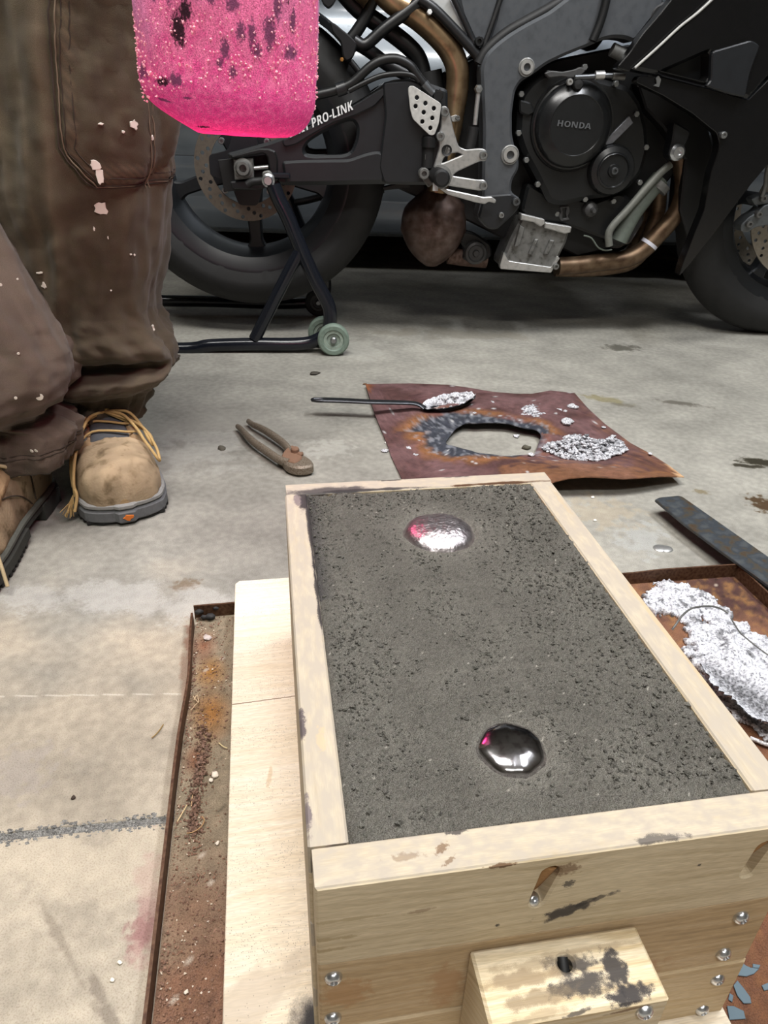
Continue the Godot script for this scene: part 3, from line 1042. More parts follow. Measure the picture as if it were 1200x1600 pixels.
func plywood() -> void:
	var im := wood_image(900, 1100, 101, 0.30, 0.50, s8(222, 208, 185), s8(202, 182, 155), s8(232, 221, 204), 0.7)
	# grain runs across the board; the near left corner is burnt
	var k := 1100.0 / 0.5
	for b: Array in [[0.012, 0.425, 0.045, 0.016, -0.4, s8(190, 176, 158), 0.6], [0.050, 0.466, 0.056, 0.036, -0.75, s8(44, 42, 44), 0.93], [0.03, 0.265, 0.002, 0.012, 0.2, s8(190, 160, 120), 0.4]]:
		blot(im, b[0] * 3000.0, b[1] * k, b[2] * 3000.0, b[3] * k, b[4], b[5], b[6], 0.4, 0.3)
	var r := rng(17)
	for q in 5200:
		var fx := r.randf()
		var band := sin(r.randf() * 6.0) * 0.5 + 0.5
		var fy := clampf(floorf(r.randf() * 9.0) / 9.0 + r.randfn(0.0, 0.022) + band * 0.01, 0.0, 0.999)
		var x := int(fx * 240.0)
		var y := int(fy * 1099.0)
		if r.randf() < 0.7:
			im.set_pixel(x, y, im.get_pixel(x, y).darkened(r.randf_range(0.15, 0.5)))
	# a split along the grain
	for x in 230:
		for dy in 2:
			im.set_pixel(x, int((0.185 - x * 0.000018) * k) + dy, s8(120, 98, 72))
	var m := mat("plywood_face", Color.WHITE, 0.62, 0.0, 0.35)
	m.albedo_texture = ImageTexture.create_from_image(im)
	var g := Geo.new()
	var poly := PackedVector2Array([Vector2(0, 0.055), Vector2(0.285, 0.055), Vector2(0.285, -0.468), Vector2(0.004, -0.4685), Vector2(0.0, -0.4635)])
	g.extrude(poly, 0.0, 0.009, 0.0006, [], Transform3D(Basis(Vector3(1, 0, 0), Vector3(0, 0, 1), Vector3(0, 1, 0)), Vector3.ZERO))
	for q in g.v.size():
		g.t[q] = Vector2(g.v[q].x / 0.30, (g.v[q].z + 0.4685) / 0.5)
	var o := single("plywood_board", g, m, "pale plywood board under the wooden flask, burnt black at its near corner", "board", flask_at + Vector3(-0.0514, 0.018, 0.0).rotated(Vector3.UP, flask_turn), flask_turn)
	o.rotation.y = flask_turn + 0.002

# ==================================================================== the steel tray and its dross
func tray() -> void:
	var o := thing("steel_tray", "wide shallow rusty steel tray with thin upright rims, lying under the plywood board", "tray", flask_at, flask_turn)
	var x0 := -0.0945
	var x1 := 0.5310
	var z0 := 0.14
	var z1 := -0.4425
	var n1 := fnoise(111, 7.0, 4)
	var n2 := fnoise(112, 60.0, 3)
	var r := rng(4)
	var nx := 170
	var nz := 160
	var pts := PackedVector3Array()
	var cols := PackedColorArray()
	for j in nz:
		var z := lerpf(z0, z1, j / float(nz - 1))
		for k in nx:
			var x := lerpf(x0, x1, k / float(nx - 1))
			var a := n1.get_noise_2d(x, z)
			var b := n2.get_noise_2d(x, z)
			var c := lin(116, 84, 66)
			if x < 0.05:
				# left strip: grey-brown in the middle, brown grit in front
				var t := clampf((z + 0.20 + a * 0.12) * 7.0, 0.0, 1.0)
				c = lin(146, 134, 114).lerp(lin(134, 100, 80), t)
				for sp: Array in [[-0.075, -0.355, 0.016, lin(168, 116, 42)], [-0.072, -0.300, 0.020, lin(160, 110, 50)], [-0.083, -0.395, 0.016, lin(134, 84, 58)], [-0.082, -0.25, 0.01, lin(130, 84, 60)]]:
					var dd: float = Vector2(x - sp[0], (z - sp[1]) * 0.6).length() / sp[2] + a * 0.5
					c = c.lerp(sp[3], clampf(1.2 - dd, 0, 1) * 0.85)
			else:
				c = lin(140, 100, 76).lerp(lin(84, 58, 54), clampf(0.5 + a * 1.5 + (x - 0.48) * 3.0 - (z + 0.40) * 2.5, 0, 1))
				c = c.lerp(lin(150, 112, 66), clampf(b * 1.4 - 0.15 + a * 0.4, 0, 0.6))
				if z > -0.28:
					c = c.lerp(lin(104, 66, 44), 0.7)
			c = c * (1.0 + b * 0.3 + r.randf_range(-0.10, 0.10))
			if r.randf() < (0.010 if x < 0.05 else 0.0015):
				c = lin(196, 184, 170)
			elif r.randf() < 0.02:
				c = c.darkened(0.45)
			c.a = 1.0
			cols.append(c)
			pts.append(Vector3(x, 0.0022 + a * 0.0004 + b * 0.0003, z))
	var g := Geo.new()
	g.grid(pts, nz, nx, false, Vector2.ZERO, Vector2.ONE, cols)
	var m := vmat("rusted_plate", 0.72, 0.1, 0.4)
	relief(skin(m, ramp_tex(113, 0.2, 4, [[0.0, Color(0.6, 0.58, 0.56)], [0.5, Color(0.95, 0.94, 0.93)], [1.0, Color(1, 1, 1)]]), 9.0), mats["fine_tex"], 0.08)
	part("tray_floor", g, m, o)
	# rims: thin walls a little bent
	var rm := skin(mat("rim_rust", s8(104, 80, 62), 0.6, 0.35), ramp_tex(114, 0.03, 4, [[0.0, Color(0.55, 0.42, 0.32)], [0.5, Color(0.85, 0.78, 0.72)], [1.0, Color(1, 1, 1)]]), 12.0)
	var path := PackedVector2Array()
	var hi := PackedFloat32Array()
	for k in 25:
		var f := k / 24.0
		var z := lerpf(z0, z1 + 0.012, f)
		var bump := exp(-pow((z + 0.335) / 0.05, 2.0)) * 0.0035
		path.append(Vector2(x0 + bump - 0.002, z))
		hi.append(0.0172 + sin(f * 9.0) * 0.0006)
	rim(o, path, hi, rm, "rim")
	path = PackedVector2Array()
	hi = PackedFloat32Array()
	for k in 20:
		path.append(Vector2(lerpf(x0 - 0.001, x1, k / 19.0), z1 - sin(k / 19.0 * PI) * 0.002))
		hi.append(0.0175 + (0.002 if k > 15 else 0.0))
	rim(o, path, hi, rm, "rim")
	path = PackedVector2Array()
	hi = PackedFloat32Array()
	for k in 12:
		path.append(Vector2(x1 + sin(k / 11.0 * PI) * 0.002, lerpf(z1, z0, k / 11.0)))
		hi.append(0.0185)
	rim(o, path, hi, rm, "rim")
	# black welded lump and burr in the far left corner
	g = Geo.new()
	g.col = Color(0.02, 0.02, 0.022)
	for q: Array in [[-0.0855, 0.006, -0.4365, 0.0045], [-0.079, 0.006, -0.4360, 0.006], [-0.0905, 0.012, -0.4380, 0.005], [-0.073, 0.013, -0.4415, 0.0035]]:
		g.lump(Vector3(q[0], q[1], q[2]), Vector3(q[3] * 0.85, q[3] * 0.6, q[3] * 0.6), r, 0.25, 6, 8)
	part("weld_bead", g, mats["painted"], o)
	# grit swept against the left rim, and a crumbling dark clod
	g = Geo.new()
	for k in 2600:
		var z := r.randf_range(-0.44, 0.10)
		var t := r.randf()
		var x := x0 + 0.002 + t * t * 0.045
		if z > -0.24 and z < -0.1 and r.randf() < 0.5:
			x = x0 + 0.010 + r.randfn(0.006, 0.003)
			z = r.randf_range(-0.30, -0.16)
		if z < -0.2 and r.randf() < 0.35:
			continue
		var s := r.randf_range(0.0004, 0.0012)
		var c := lin(142, 108, 88).lerp(lin(108, 80, 66), r.randf())
		if r.randf() < 0.06:
			c = lin(206, 190, 170)
		g.col = c
		g.crumb(Vector3(x, 0.0024 + s * 0.5, z), Vector3(s, s * 0.7, s), r)
	for k in 300:
		var f := r.randf()
		var s := r.randf_range(0.0008, 0.0020)
		g.col = lin(136, 106, 90).lerp(lin(100, 78, 66), r.randf())
		g.crumb(Vector3(x0 + 0.016 + r.randfn(0, 0.0028) + sin(f * 6.0) * 0.002, 0.003 + r.randf() * 0.002, lerpf(-0.285, -0.175, f)), Vector3(s, s, s), r)
	for k in 900:
		var s := r.randf_range(0.0004, 0.0010)
		g.col = lin(150, 116, 96).lerp(lin(108, 78, 66), r.randf())
		if r.randf() < 0.05:
			g.col = lin(214, 200, 184)
		g.crumb(Vector3(r.randf_range(x0 + 0.006, -0.055), 0.0024, r.randf_range(-0.15, 0.13)), Vector3(s, s * 0.7, s), r)
	single("rust_grit", g, mats["painted"], "brown rusty grit swept along the left rim of the tray", "grit", flask_at, flask_turn, "", "stuff")
	# blue-grey paint peeling off the plate in front
	for q: PackedVector2Array in [PackedVector2Array([Vector2(0.2601, -0.0218), Vector2(0.2643, -0.0242), Vector2(0.2656, -0.0195), Vector2(0.2665, -0.0141), Vector2(0.2651, -0.0107), Vector2(0.2603, -0.0114), Vector2(0.259, -0.016)]), PackedVector2Array([Vector2(0.2493, -0.0116), Vector2(0.2532, -0.011), Vector2(0.2578, -0.0075), Vector2(0.2564, -0.0034), Vector2(0.2463, -0.0043)]), PackedVector2Array([Vector2(0.2703, -0.0335), Vector2(0.2742, -0.0353), Vector2(0.2747, -0.032), Vector2(0.2771, -0.0301), Vector2(0.2823, -0.0285), Vector2(0.2772, -0.0262), Vector2(0.2713, -0.0255), Vector2(0.2661, -0.027)]), PackedVector2Array([Vector2(0.2551, -0.0181), Vector2(0.2566, -0.0164), Vector2(0.2537, -0.0131), Vector2(0.2522, -0.0148)]), PackedVector2Array([Vector2(0.2757, -0.0391), Vector2(0.2787, -0.0395), Vector2(0.2776, -0.0364), Vector2(0.2738, -0.0354)]), PackedVector2Array([Vector2(0.2802, -0.032), Vector2(0.2846, -0.0305), Vector2(0.2826, -0.0289), Vector2(0.2787, -0.0298)]), PackedVector2Array([Vector2(0.2778, -0.0192), Vector2(0.2828, -0.02), Vector2(0.282, -0.0163), Vector2(0.2775, -0.0162)])]:
		g = Geo.new()
		g.col = lin(92, 110, 120)
		g.extrude(q, 0.0, 0.0008, 0.0002, [], Transform3D(Basis(Vector3(1, 0, 0), Vector3(0, 0, 1), Vector3(0, 1, 0)), Vector3(0, 0.0026, 0)))
		part("paint_flake", g, mats["painted"], o)
	# pale chips
	var chip := 0
	for q: Array in [[-0.081, -0.405, 0.0045], [-0.0655, -0.231, 0.003], [-0.069, -0.226, 0.002], [-0.0615, -0.168, 0.0016], [-0.076, -0.068, 0.0014], [-0.071, -0.045, 0.0014]]:
		g = Geo.new()
		g.col = lin(190, 178, 172) if chip == 0 else lin(226, 214, 198)
		g.lump(Vector3.ZERO, Vector3(q[2], q[2] * 0.5, q[2] * 1.1), r, 0.35, 5, 7)
		single("chip", g, mats["painted"], ["grey crusty chip in the far left corner of the tray", "largest pale chip halfway along the left strip of the tray", "thin pale chip beside the largest one in the left strip", "round white chip beside the plywood edge", "small pale chip lying on the brown grit, further one", "small pale chip lying on the brown grit, nearer one"][chip], "chip", flask_at + Vector3(q[0], 0.0036, q[1]).rotated(Vector3.UP, flask_turn), flask_turn)
		chip += 1
	# dry pine needles
	var needles := [
		[PackedVector3Array([Vector3(-0.1926, 0.0015, -0.4315), Vector3(-0.1902, 0.002, -0.4347), Vector3(-0.1881, 0.002, -0.4406), Vector3(-0.1872, 0.0015, -0.447)]), "brown pine needle lying on the bare floor left of the tray", lin(140, 112, 60)],
		[PackedVector3Array([Vector3(-0.1337, 0.004, -0.4259), Vector3(-0.1294, 0.005, -0.4216), Vector3(-0.1255, 0.004, -0.4206)]), "pale pine needle in the tray beside the plywood edge", lin(214, 196, 150)],
		[PackedVector3Array([Vector3(-0.1684, 0.005, -0.4785), Vector3(-0.1615, 0.006, -0.4698), Vector3(-0.1646, 0.007, -0.4782), Vector3(-0.1663, 0.006, -0.4727)]), "small tangle of straw by the rim", lin(196, 172, 140)],
		[PackedVector3Array([Vector3(-0.1663, 0.005, -0.4611), Vector3(-0.1639, 0.006, -0.4657), Vector3(-0.1624, 0.006, -0.4689)]), "short straw beside the tangle", lin(186, 160, 130)],
		[PackedVector3Array([Vector3(-0.1482, 0.004, -0.3488), Vector3(-0.1463, 0.005, -0.3548), Vector3(-0.1445, 0.005, -0.3629)]), "pale straw crossing the swept grit", lin(206, 182, 140)],
		[PackedVector3Array([Vector3(-0.1385, 0.004, -0.3393), Vector3(-0.1335, 0.006, -0.3391), Vector3(-0.1289, 0.006, -0.3436), Vector3(-0.1281, 0.005, -0.3499), Vector3(-0.1306, 0.004, -0.3539)]), "curled straw on the grit in front", lin(176, 140, 100)],
		[PackedVector3Array([Vector3(-0.1411, 0.004, -0.3626), Vector3(-0.142, 0.005, -0.3688), Vector3(-0.1425, 0.004, -0.3743)]), "tiny straw standing beside the pale one", lin(186, 152, 116)],
	]
	for q: Array in needles:
		g = Geo.new()
		g.col = q[2]
		var sp := spline(q[0], 5)
		g.tube(sp, 0.0005, 5)
		single("pine_needle", g, mats["painted"], q[1], "needle")
	dross_crust()
	skin_piece()

func rim(o: Node3D, path: PackedVector2Array, hi: PackedFloat32Array, m: Material, called: String) -> void:
	var rings: Array = []
	for k in path.size():
		var d := (path[mini(k + 1, path.size() - 1)] - path[maxi(k - 1, 0)]).normalized()
		var nn := Vector2(-d.y, d.x) * 0.0011
		var p := path[k]
		rings.append(PackedVector3Array([Vector3(p.x - nn.x, 0.0005, p.y - nn.y), Vector3(p.x - nn.x, hi[k], p.y - nn.y), Vector3(p.x + nn.x, hi[k], p.y + nn.y), Vector3(p.x + nn.x, 0.0005, p.y + nn.y)]))
	var g := Geo.new()
	for k in rings.size() - 1:
		var a: PackedVector3Array = rings[k]
		var b: PackedVector3Array = rings[k + 1]
		for q in 4:
			g.quad(a[q], a[(q + 1) % 4], b[(q + 1) % 4], b[q])
	var a: PackedVector3Array = rings[0]
	g.quad(a[3], a[2], a[1], a[0])
	a = rings[rings.size() - 1]
	g.quad(a[0], a[1], a[2], a[3])
	g.orient(0)
	part(called, g, m, o)

# a sheet of cells inside an outline, with thickness
func crust(g: Geo, poly: PackedVector2Array, holes: Array, cell: float, height: Callable, tint: Callable, under: float) -> void:
	var box := Rect2(poly[0], Vector2.ZERO)
	for p in poly:
		box = box.expand(p)
	var nx := int(box.size.x / cell) + 2
	var ny := int(box.size.y / cell) + 2
	var ed := fnoise(77, 60.0, 3)
	var inside := PackedByteArray()
	inside.resize(nx * ny)
	for j in ny:
		for k in nx:
			var p := box.position + Vector2(k, j) * cell
			var q := p + Vector2(ed.get_noise_2d(p.x, p.y), ed.get_noise_2d(p.y + 5.0, p.x)) * 0.009
			var ok := Geometry2D.is_point_in_polygon(q, poly)
			for h: PackedVector2Array in holes:
				if ok and Geometry2D.is_point_in_polygon(q, h):
					ok = false
			inside[j * nx + k] = 1 if ok else 0
	var at := {}
	for side in 2:
		for j in ny:
			for k in nx:
				if inside[j * nx + k] == 0:
					continue
				var p := box.position + Vector2(k, j) * cell
				var edge := false
				for w: Vector2i in [Vector2i(1, 0), Vector2i(-1, 0), Vector2i(0, 1), Vector2i(0, -1)]:
					var a := k + w.x
					var b := j + w.y
					if a < 0 or b < 0 or a >= nx or b >= ny or inside[b * nx + a] == 0:
						edge = true
				var y: float = height.call(p.x, p.y)
				if side == 1:
					y = under
				elif edge:
					y = lerpf(y, under, 0.45)
				at[Vector3i(k, j, side)] = g.v.size()
				g.v.append(Vector3(p.x, y, p.y))
				g.n.append(Vector3.ZERO)
				g.t.append(Vector2(k, j) * 0.01)
				g.c.append(tint.call(p.x, p.y))
	var s := g.i.size()
	for j in ny - 1:
		for k in nx - 1:
			if inside[j * nx + k] + inside[j * nx + k + 1] + inside[(j + 1) * nx + k] + inside[(j + 1) * nx + k + 1] < 4:
				continue
			for side in 2:
				var a: int = at[Vector3i(k, j, side)]
				var b: int = at[Vector3i(k + 1, j, side)]
				var d: int = at[Vector3i(k + 1, j + 1, side)]
				var e: int = at[Vector3i(k, j + 1, side)]
				if side == 0:
					g.i.append_array(PackedInt32Array([a, b, d, a, d, e]))
				else:
					g.i.append_array(PackedInt32Array([a, d, b, a, e, d]))
			# walls where the neighbour cell is missing
			for w: Array in [[0, -1, 0, 0, 1, 0], [0, 1, 1, 1, 0, 1], [-1, 0, 0, 1, 0, 0], [1, 0, 1, 0, 1, 1]]:
				var kk: int = k + w[0]
				var jj: int = j + w[1]
				var full := kk >= 0 and jj >= 0 and kk < nx - 1 and jj < ny - 1
				if full:
					full = inside[jj * nx + kk] + inside[jj * nx + kk + 1] + inside[(jj + 1) * nx + kk] + inside[(jj + 1) * nx + kk + 1] == 4
				if not full:
					var a: int = at[Vector3i(k + w[2], j + w[3], 0)]
					var b: int = at[Vector3i(k + w[4], j + w[5], 0)]
					var a2: int = at[Vector3i(k + w[2], j + w[3], 1)]
					var b2: int = at[Vector3i(k + w[4], j + w[5], 1)]
					g.i.append_array(PackedInt32Array([a, a2, b2, a, b2, b]))
	for k in range(s, g.i.size(), 3):
		var a := g.i[k]
		var b := g.i[k + 1]
		var d := g.i[k + 2]
		var f := (g.v[d] - g.v[a]).cross(g.v[b] - g.v[a])
		g.n[a] += f
		g.n[b] += f
		g.n[d] += f
	for k in g.v.size():
		g.n[k] = g.n[k].normalized() if g.n[k].length() > 0 else Vector3.UP

func dross_crust() -> void:
	var poly := PackedVector2Array([Vector2(0.2931, -0.6518), Vector2(0.3055, -0.6734), Vector2(0.3227, -0.6859), Vector2(0.339, -0.6854), Vector2(0.3541, -0.6798), Vector2(0.3663, -0.6629), Vector2(0.3774, -0.6598), Vector2(0.3736, -0.6464), Vector2(0.384, -0.6284), Vector2(0.3802, -0.6125), Vector2(0.3939, -0.6154), Vector2(0.3936, -0.5959), Vector2(0.4039, -0.586), Vector2(0.4256, -0.5495), Vector2(0.444, -0.5023), Vector2(0.4026, -0.4186), Vector2(0.3658, -0.4307), Vector2(0.3448, -0.4383), Vector2(0.3343, -0.4582), Vector2(0.3209, -0.4808), Vector2(0.3139, -0.5051), Vector2(0.3072, -0.5311), Vector2(0.3057, -0.5535), Vector2(0.3094, -0.5713), Vector2(0.3242, -0.5904), Vector2(0.3242, -0.6097), Vector2(0.3174, -0.6261), Vector2(0.3079, -0.6268), Vector2(0.2972, -0.6195), Vector2(0.2901, -0.6328)])
	var pits: Array = []
	for q: PackedVector2Array in [PackedVector2Array([Vector2(0.3446, -0.6215), Vector2(0.3508, -0.6196), Vector2(0.3515, -0.6107), Vector2(0.3451, -0.6082)]), PackedVector2Array([Vector2(0.354, -0.6065), Vector2(0.3592, -0.6024), Vector2(0.3552, -0.599)]), PackedVector2Array([Vector2(0.3087, -0.5419), Vector2(0.313, -0.5365), Vector2(0.3141, -0.5292), Vector2(0.3106, -0.53)]), PackedVector2Array([Vector2(0.3112, -0.574), Vector2(0.3174, -0.5693), Vector2(0.3205, -0.5635), Vector2(0.3153, -0.5672)])]:
		pits.append(q)
	var n1 := fnoise(121, 26.0, 4)
	var n2 := fnoise(122, 130.0, 3)
	var n3 := fnoise(123, 55.0, 3)
	var under_skin := PackedVector2Array([Vector2(0.3124, -0.5375), Vector2(0.3352, -0.5349), Vector2(0.3603, -0.4942), Vector2(0.3833, -0.4472), Vector2(0.3502, -0.4247), Vector2(0.3161, -0.4592), Vector2(0.3059, -0.5069)])
	var height := func(x: float, z: float) -> float:
		var low := 0.0035 if Geometry2D.is_point_in_polygon(Vector2(x, z), under_skin) else 0.0
		return 0.0075 - low + n1.get_noise_2d(x, z) * 0.006 + n2.get_noise_2d(x, z) * 0.0022 + absf(n3.get_noise_2d(x, z)) * 0.003
	var tint := func(x: float, z: float) -> Color:
		var a := n2.get_noise_2d(x + 2.0, z)
		var b := n1.get_noise_2d(x + 9.0, z)
		var v := clampf(0.84 + a * 0.65 + b * 0.2, 0.06, 0.92)
		if n3.get_noise_2d(x, z + 4.0) < -0.30:
			v *= 0.4
		return Color(v * 0.96, v * 0.97, v)
	var g := Geo.new()
	crust(g, poly, pits, 0.0013, height, tint, 0.0026)
	single("dross_crust", g, mats["ash"], "large lumpy crust of white dross lying in the right side of the tray", "dross")
	# wires lying on the crust
	g = Geo.new()
	g.tube(spline(PackedVector3Array([Vector3(0.298, 0.02, -0.5781), Vector3(0.3022, 0.024, -0.5816), Vector3(0.3128, 0.026, -0.5944), Vector3(0.3267, 0.026, -0.6071), Vector3(0.3376, 0.026, -0.611), Vector3(0.3507, 0.024, -0.6154), Vector3(0.3624, 0.021, -0.6155), Vector3(0.3692, 0.019, -0.6107)]), 5), 0.0011, 7)
	single("wire", g, mats["cast_alu"], "bent grey wire arching over the white crust", "wire")
	g = Geo.new()
	g.tube(spline(PackedVector3Array([Vector3(0.3699, 0.017, -0.6045), Vector3(0.3687, 0.018, -0.5893), Vector3(0.3692, 0.018, -0.5779), Vector3(0.3732, 0.018, -0.566), Vector3(0.3788, 0.018, -0.5525), Vector3(0.3869, 0.018, -0.536)]), 5), 0.0008, 6)
	single("wire", g, mats["cast_alu"], "straighter grey wire running over the white crust towards the right", "wire")
	g = Geo.new()
	g.col = lin(216, 214, 212)
	g.tube(spline(PackedVector3Array([Vector3(0.3255, 0.006, -0.4482), Vector3(0.3299, 0.006, -0.4455), Vector3(0.3377, 0.006, -0.4408), Vector3(0.3554, 0.006, -0.4373)]), 4), 0.0018, 7)
	single("dross_rod", g, mats["ash"], "thin white rod of dross near the right board of the flask", "dross")
	g = Geo.new()
	g.col = lin(120, 104, 92)
	var r := rng(40)
	g.lump(Vector3.ZERO, Vector3(0.005, 0.0022, 0.007), r, 0.3, 5, 8)
	single("flake", g, mats["painted"], "brown flake lying on the leaf-shaped metal skin", "flake", Vector3(0.3522, 0.013, -0.4953), 0.6)

func skin_piece() -> void:
	# a thin ladle-shaped skin: concave, rim raised
	var a := Vector3(0.3135, 0.012, -0.532)
	var b := Vector3(0.3627, 0.012, -0.4391)
	var d := (b - a)
	var len := d.length()
	d = d / len
	var side := Vector3(-d.z, 0, d.x)
	var nz := fnoise(131, 70.0, 3)
	var rows := 60
	var cols := 26
	var pts := PackedVector3Array()
	var cl := PackedColorArray()
	for j in rows:
		var f := j / float(rows - 1)
		var w := 0.0235 * pow(sin(PI * clampf(f * 0.92 + 0.035, 0, 1)), 0.55) * (1.0 + nz.get_noise_1d(f * 0.2) * 0.3)
		for k in cols:
			var e := k / float(cols - 1) * 2.0 - 1.0
			var p := a + d * f * len + side * e * w
			var y := 0.0160 + 0.0075 * e * e + nz.get_noise_2d(f * len, e * w) * 0.0016
			pts.append(Vector3(p.x, y, p.z))
			var v := clampf(0.14 + pow(absf(e), 1.6) * 0.70 + nz.get_noise_2d(f * 0.4 + 3.0, e * 0.06) * 0.45 + absf(f - 0.45) * 0.5, 0.10, 0.9)
			cl.append(Color(v * 0.96, v * 0.97, v))
	var g := Geo.new()
	g.grid(pts, rows, cols, false, Vector2.ZERO, Vector2.ONE, cl)
	var low := PackedVector3Array()
	for p in pts:
		low.append(p - Vector3(0, 0.0012, 0))
	g.grid(low, rows, cols, false, Vector2.ZERO, Vector2.ONE, cl)
	single("metal_skin", g, mats["ash"], "leaf-shaped concave skin of grey metal with a white rim, lying over the white crust", "dross")

# ==================================================================== the rusty plate, spoon and dross heaps
func sheet_plate() -> void:
	# outer and inner outlines, matched corner by corner (x, height, z)
	var outer := PackedVector3Array([Vector3(-0.0441, 0.008, -1.3334), Vector3(0.0427, 0.006, -1.351), Vector3(0.1183, 0.008, -1.3447), Vector3(0.1614, 0.007, -1.3329), Vector3(0.2045, 0.004, -1.3232), Vector3(0.2476, 0.003, -1.319), Vector3(0.2811, 0.004, -1.3193), Vector3(0.3187, 0.006, -1.3353), Vector3(0.3657, 0.004, -1.3305), Vector3(0.3722, 0.004, -1.2517), Vector3(0.3848, 0.004, -1.175), Vector3(0.4065, 0.004, -1.0931), Vector3(0.4245, 0.006, -1.0494), Vector3(0.4369, 0.01, -0.9968), Vector3(0.443, 0.014, -0.9495), Vector3(0.4018, 0.024, -0.9287), Vector3(0.3687, 0.028, -0.9143), Vector3(0.3388, 0.029, -0.9062), Vector3(0.31, 0.032, -0.9023), Vector3(0.2816, 0.034, -0.8983), Vector3(0.2591, 0.032, -0.8967), Vector3(0.2403, 0.026, -0.8973), Vector3(0.215, 0.016, -0.8895), Vector3(0.1806, 0.006, -0.8926), Vector3(0.126, 0.005, -0.8908), Vector3(0.0715, 0.005, -0.8872), Vector3(0.0281, 0.004, -0.8901), Vector3(0.0248, 0.004, -0.9342), Vector3(0.0094, 0.003, -1.0084), Vector3(0.0007, 0.004, -1.0621), Vector3(-0.0086, 0.006, -1.11), Vector3(-0.0225, 0.007, -1.1851)])
	var inner := PackedVector3Array([Vector3(0.1206, 0.014, -1.115), Vector3(0.1345, 0.016, -1.1282), Vector3(0.1492, 0.018, -1.1246), Vector3(0.1714, 0.018, -1.1292), Vector3(0.2018, 0.018, -1.1288), Vector3(0.2182, 0.017, -1.1213), Vector3(0.2345, 0.016, -1.1138), Vector3(0.2488, 0.016, -1.1094), Vector3(0.2546, 0.015, -1.0986), Vector3(0.255, 0.013, -1.0872), Vector3(0.2501, 0.012, -1.0708), Vector3(0.2448, 0.01, -1.057), Vector3(0.2402, 0.009, -1.0414), Vector3(0.2341, 0.008, -1.0285), Vector3(0.226, 0.007, -1.0276), Vector3(0.2117, 0.006, -1.0263), Vector3(0.1975, 0.005, -1.0251), Vector3(0.1842, 0.005, -1.0241), Vector3(0.1719, 0.004, -1.0301), Vector3(0.1619, 0.004, -1.0318), Vector3(0.1519, 0.004, -1.0335), Vector3(0.1449, 0.004, -1.0354), Vector3(0.1364, 0.004, -1.0422), Vector3(0.1285, 0.004, -1.0465), Vector3(0.1206, 0.004, -1.0509), Vector3(0.1137, 0.004, -1.0554), Vector3(0.1068, 0.004, -1.06), Vector3(0.0985, 0.005, -1.0622), Vector3(0.0977, 0.007, -1.0679), Vector3(0.1025, 0.009, -1.0793), Vector3(0.1086, 0.011, -1.0938), Vector3(0.1133, 0.013, -1.103)])
	var m := outer.size()
	var seg := m * 6
	var rows := 34
	var pts := PackedVector3Array()
	var cols := PackedColorArray()
	var n1 := fnoise(141, 9.0, 4)
	var n2 := fnoise(142, 45.0, 3)
	var n3 := fnoise(143, 180.0, 2)
	var r := rng(14)
	for j in rows:
		var f := j / float(rows - 1)
		for k in seg:
			var q := k / 6
			var e := (k % 6) / 6.0
			var o := outer[q].lerp(outer[(q + 1) % m], e)
			var i := inner[q].cubic_interpolate(inner[(q + 1) % m], inner[(q + m - 1) % m], inner[(q + 2) % m], e)
			var p := i.lerp(o, f)
			var a := n1.get_noise_2d(p.x, p.z)
			var b := n2.get_noise_2d(p.x, p.z)
			var s := n3.get_noise_2d(p.x, p.z)
			p.y += a * 0.004 * sin(f * PI)
			p.y += sin(f * PI) * 0.002
			pts.append(p)
			# scale heated black round the hole, an orange ring, then dark red-brown
			var d := i.distance_to(p) + a * 0.018 + b * 0.008
			var left := clampf((0.19 - p.x) * 12.0, 0.0, 1.0)
			var c := lin(66, 69, 78)
			var t1 := 0.020 + left * 0.034
			if p.z > -1.10:
				t1 -= 0.020
			c = c.lerp(lin(148, 102, 68).lerp(lin(124, 86, 82), clampf(0.6 + a * 2.5 - left * 0.9, 0, 1)), clampf((d - t1) * 70.0, 0.0, 1.0))
			var old := lin(96, 68, 66).lerp(lin(122, 92, 92), clampf(0.5 + a * 1.8, 0, 1))
			c = c.lerp(old, clampf((d - t1 - 0.022) * 45.0, 0.0, 1.0))
			if p.x > 0.36:
				c = c.lerp(lin(132, 92, 64), clampf((p.x - 0.36) * 9.0 + b, 0, 1) * 0.7)
			if p.z > -1.02 and p.x > 0.17:
				c = c.lerp(lin(150, 104, 66), clampf((p.z + 1.000) * 30.0 + b * 1.6 + a, 0, 1) * 0.55)
			if p.x < -0.03 and p.z < -1.3:
				c = c.lerp(lin(150, 88, 40), 0.7)
			c = c * (1.0 + b * 0.35 + s * 0.25)
			# white powder
			var w := n2.get_noise_2d(p.x * 1.7 + 7.0, p.z)
			if d < t1 + 0.02 and w > 0.05:
				c = c.lerp(lin(170, 173, 180), clampf((w - 0.05) * 1.4, 0, 0.5))
			if r.randf() < 0.006:
				c = lin(206, 206, 206)
			c.a = 1.0
			if p.x > 0.435 and p.z > -1.02 and f > 0.8:
				c = lin(214, 176, 136)
			cols.append(c)
	var low := PackedVector3Array()
	for p in pts:
		low.append(p - Vector3(0, 0.0014, 0))
	var g := Geo.new()
	g.grid(pts, rows, seg, true, Vector2.ZERO, Vector2.ONE, cols)
	var dark := PackedColorArray()
	for c in cols:
		dark.append(c * 0.7)
	g.grid(low, rows, seg, true, Vector2.ZERO, Vector2.ONE, dark)
	for e in 2:
		var at := 0 if e == 0 else (rows - 1) * seg
		for k in seg:
			g.col = cols[at + k]
			g.quad(pts[at + k], pts[at + (k + 1) % seg], low[at + (k + 1) % seg], low[at + k])
	var m1 := vmat("heat_scaled_plate", 0.55, 0.25, 0.45)
	relief(skin(m1, mats["worn_tex"], 7.0), mats["fine_tex"], 0.05)
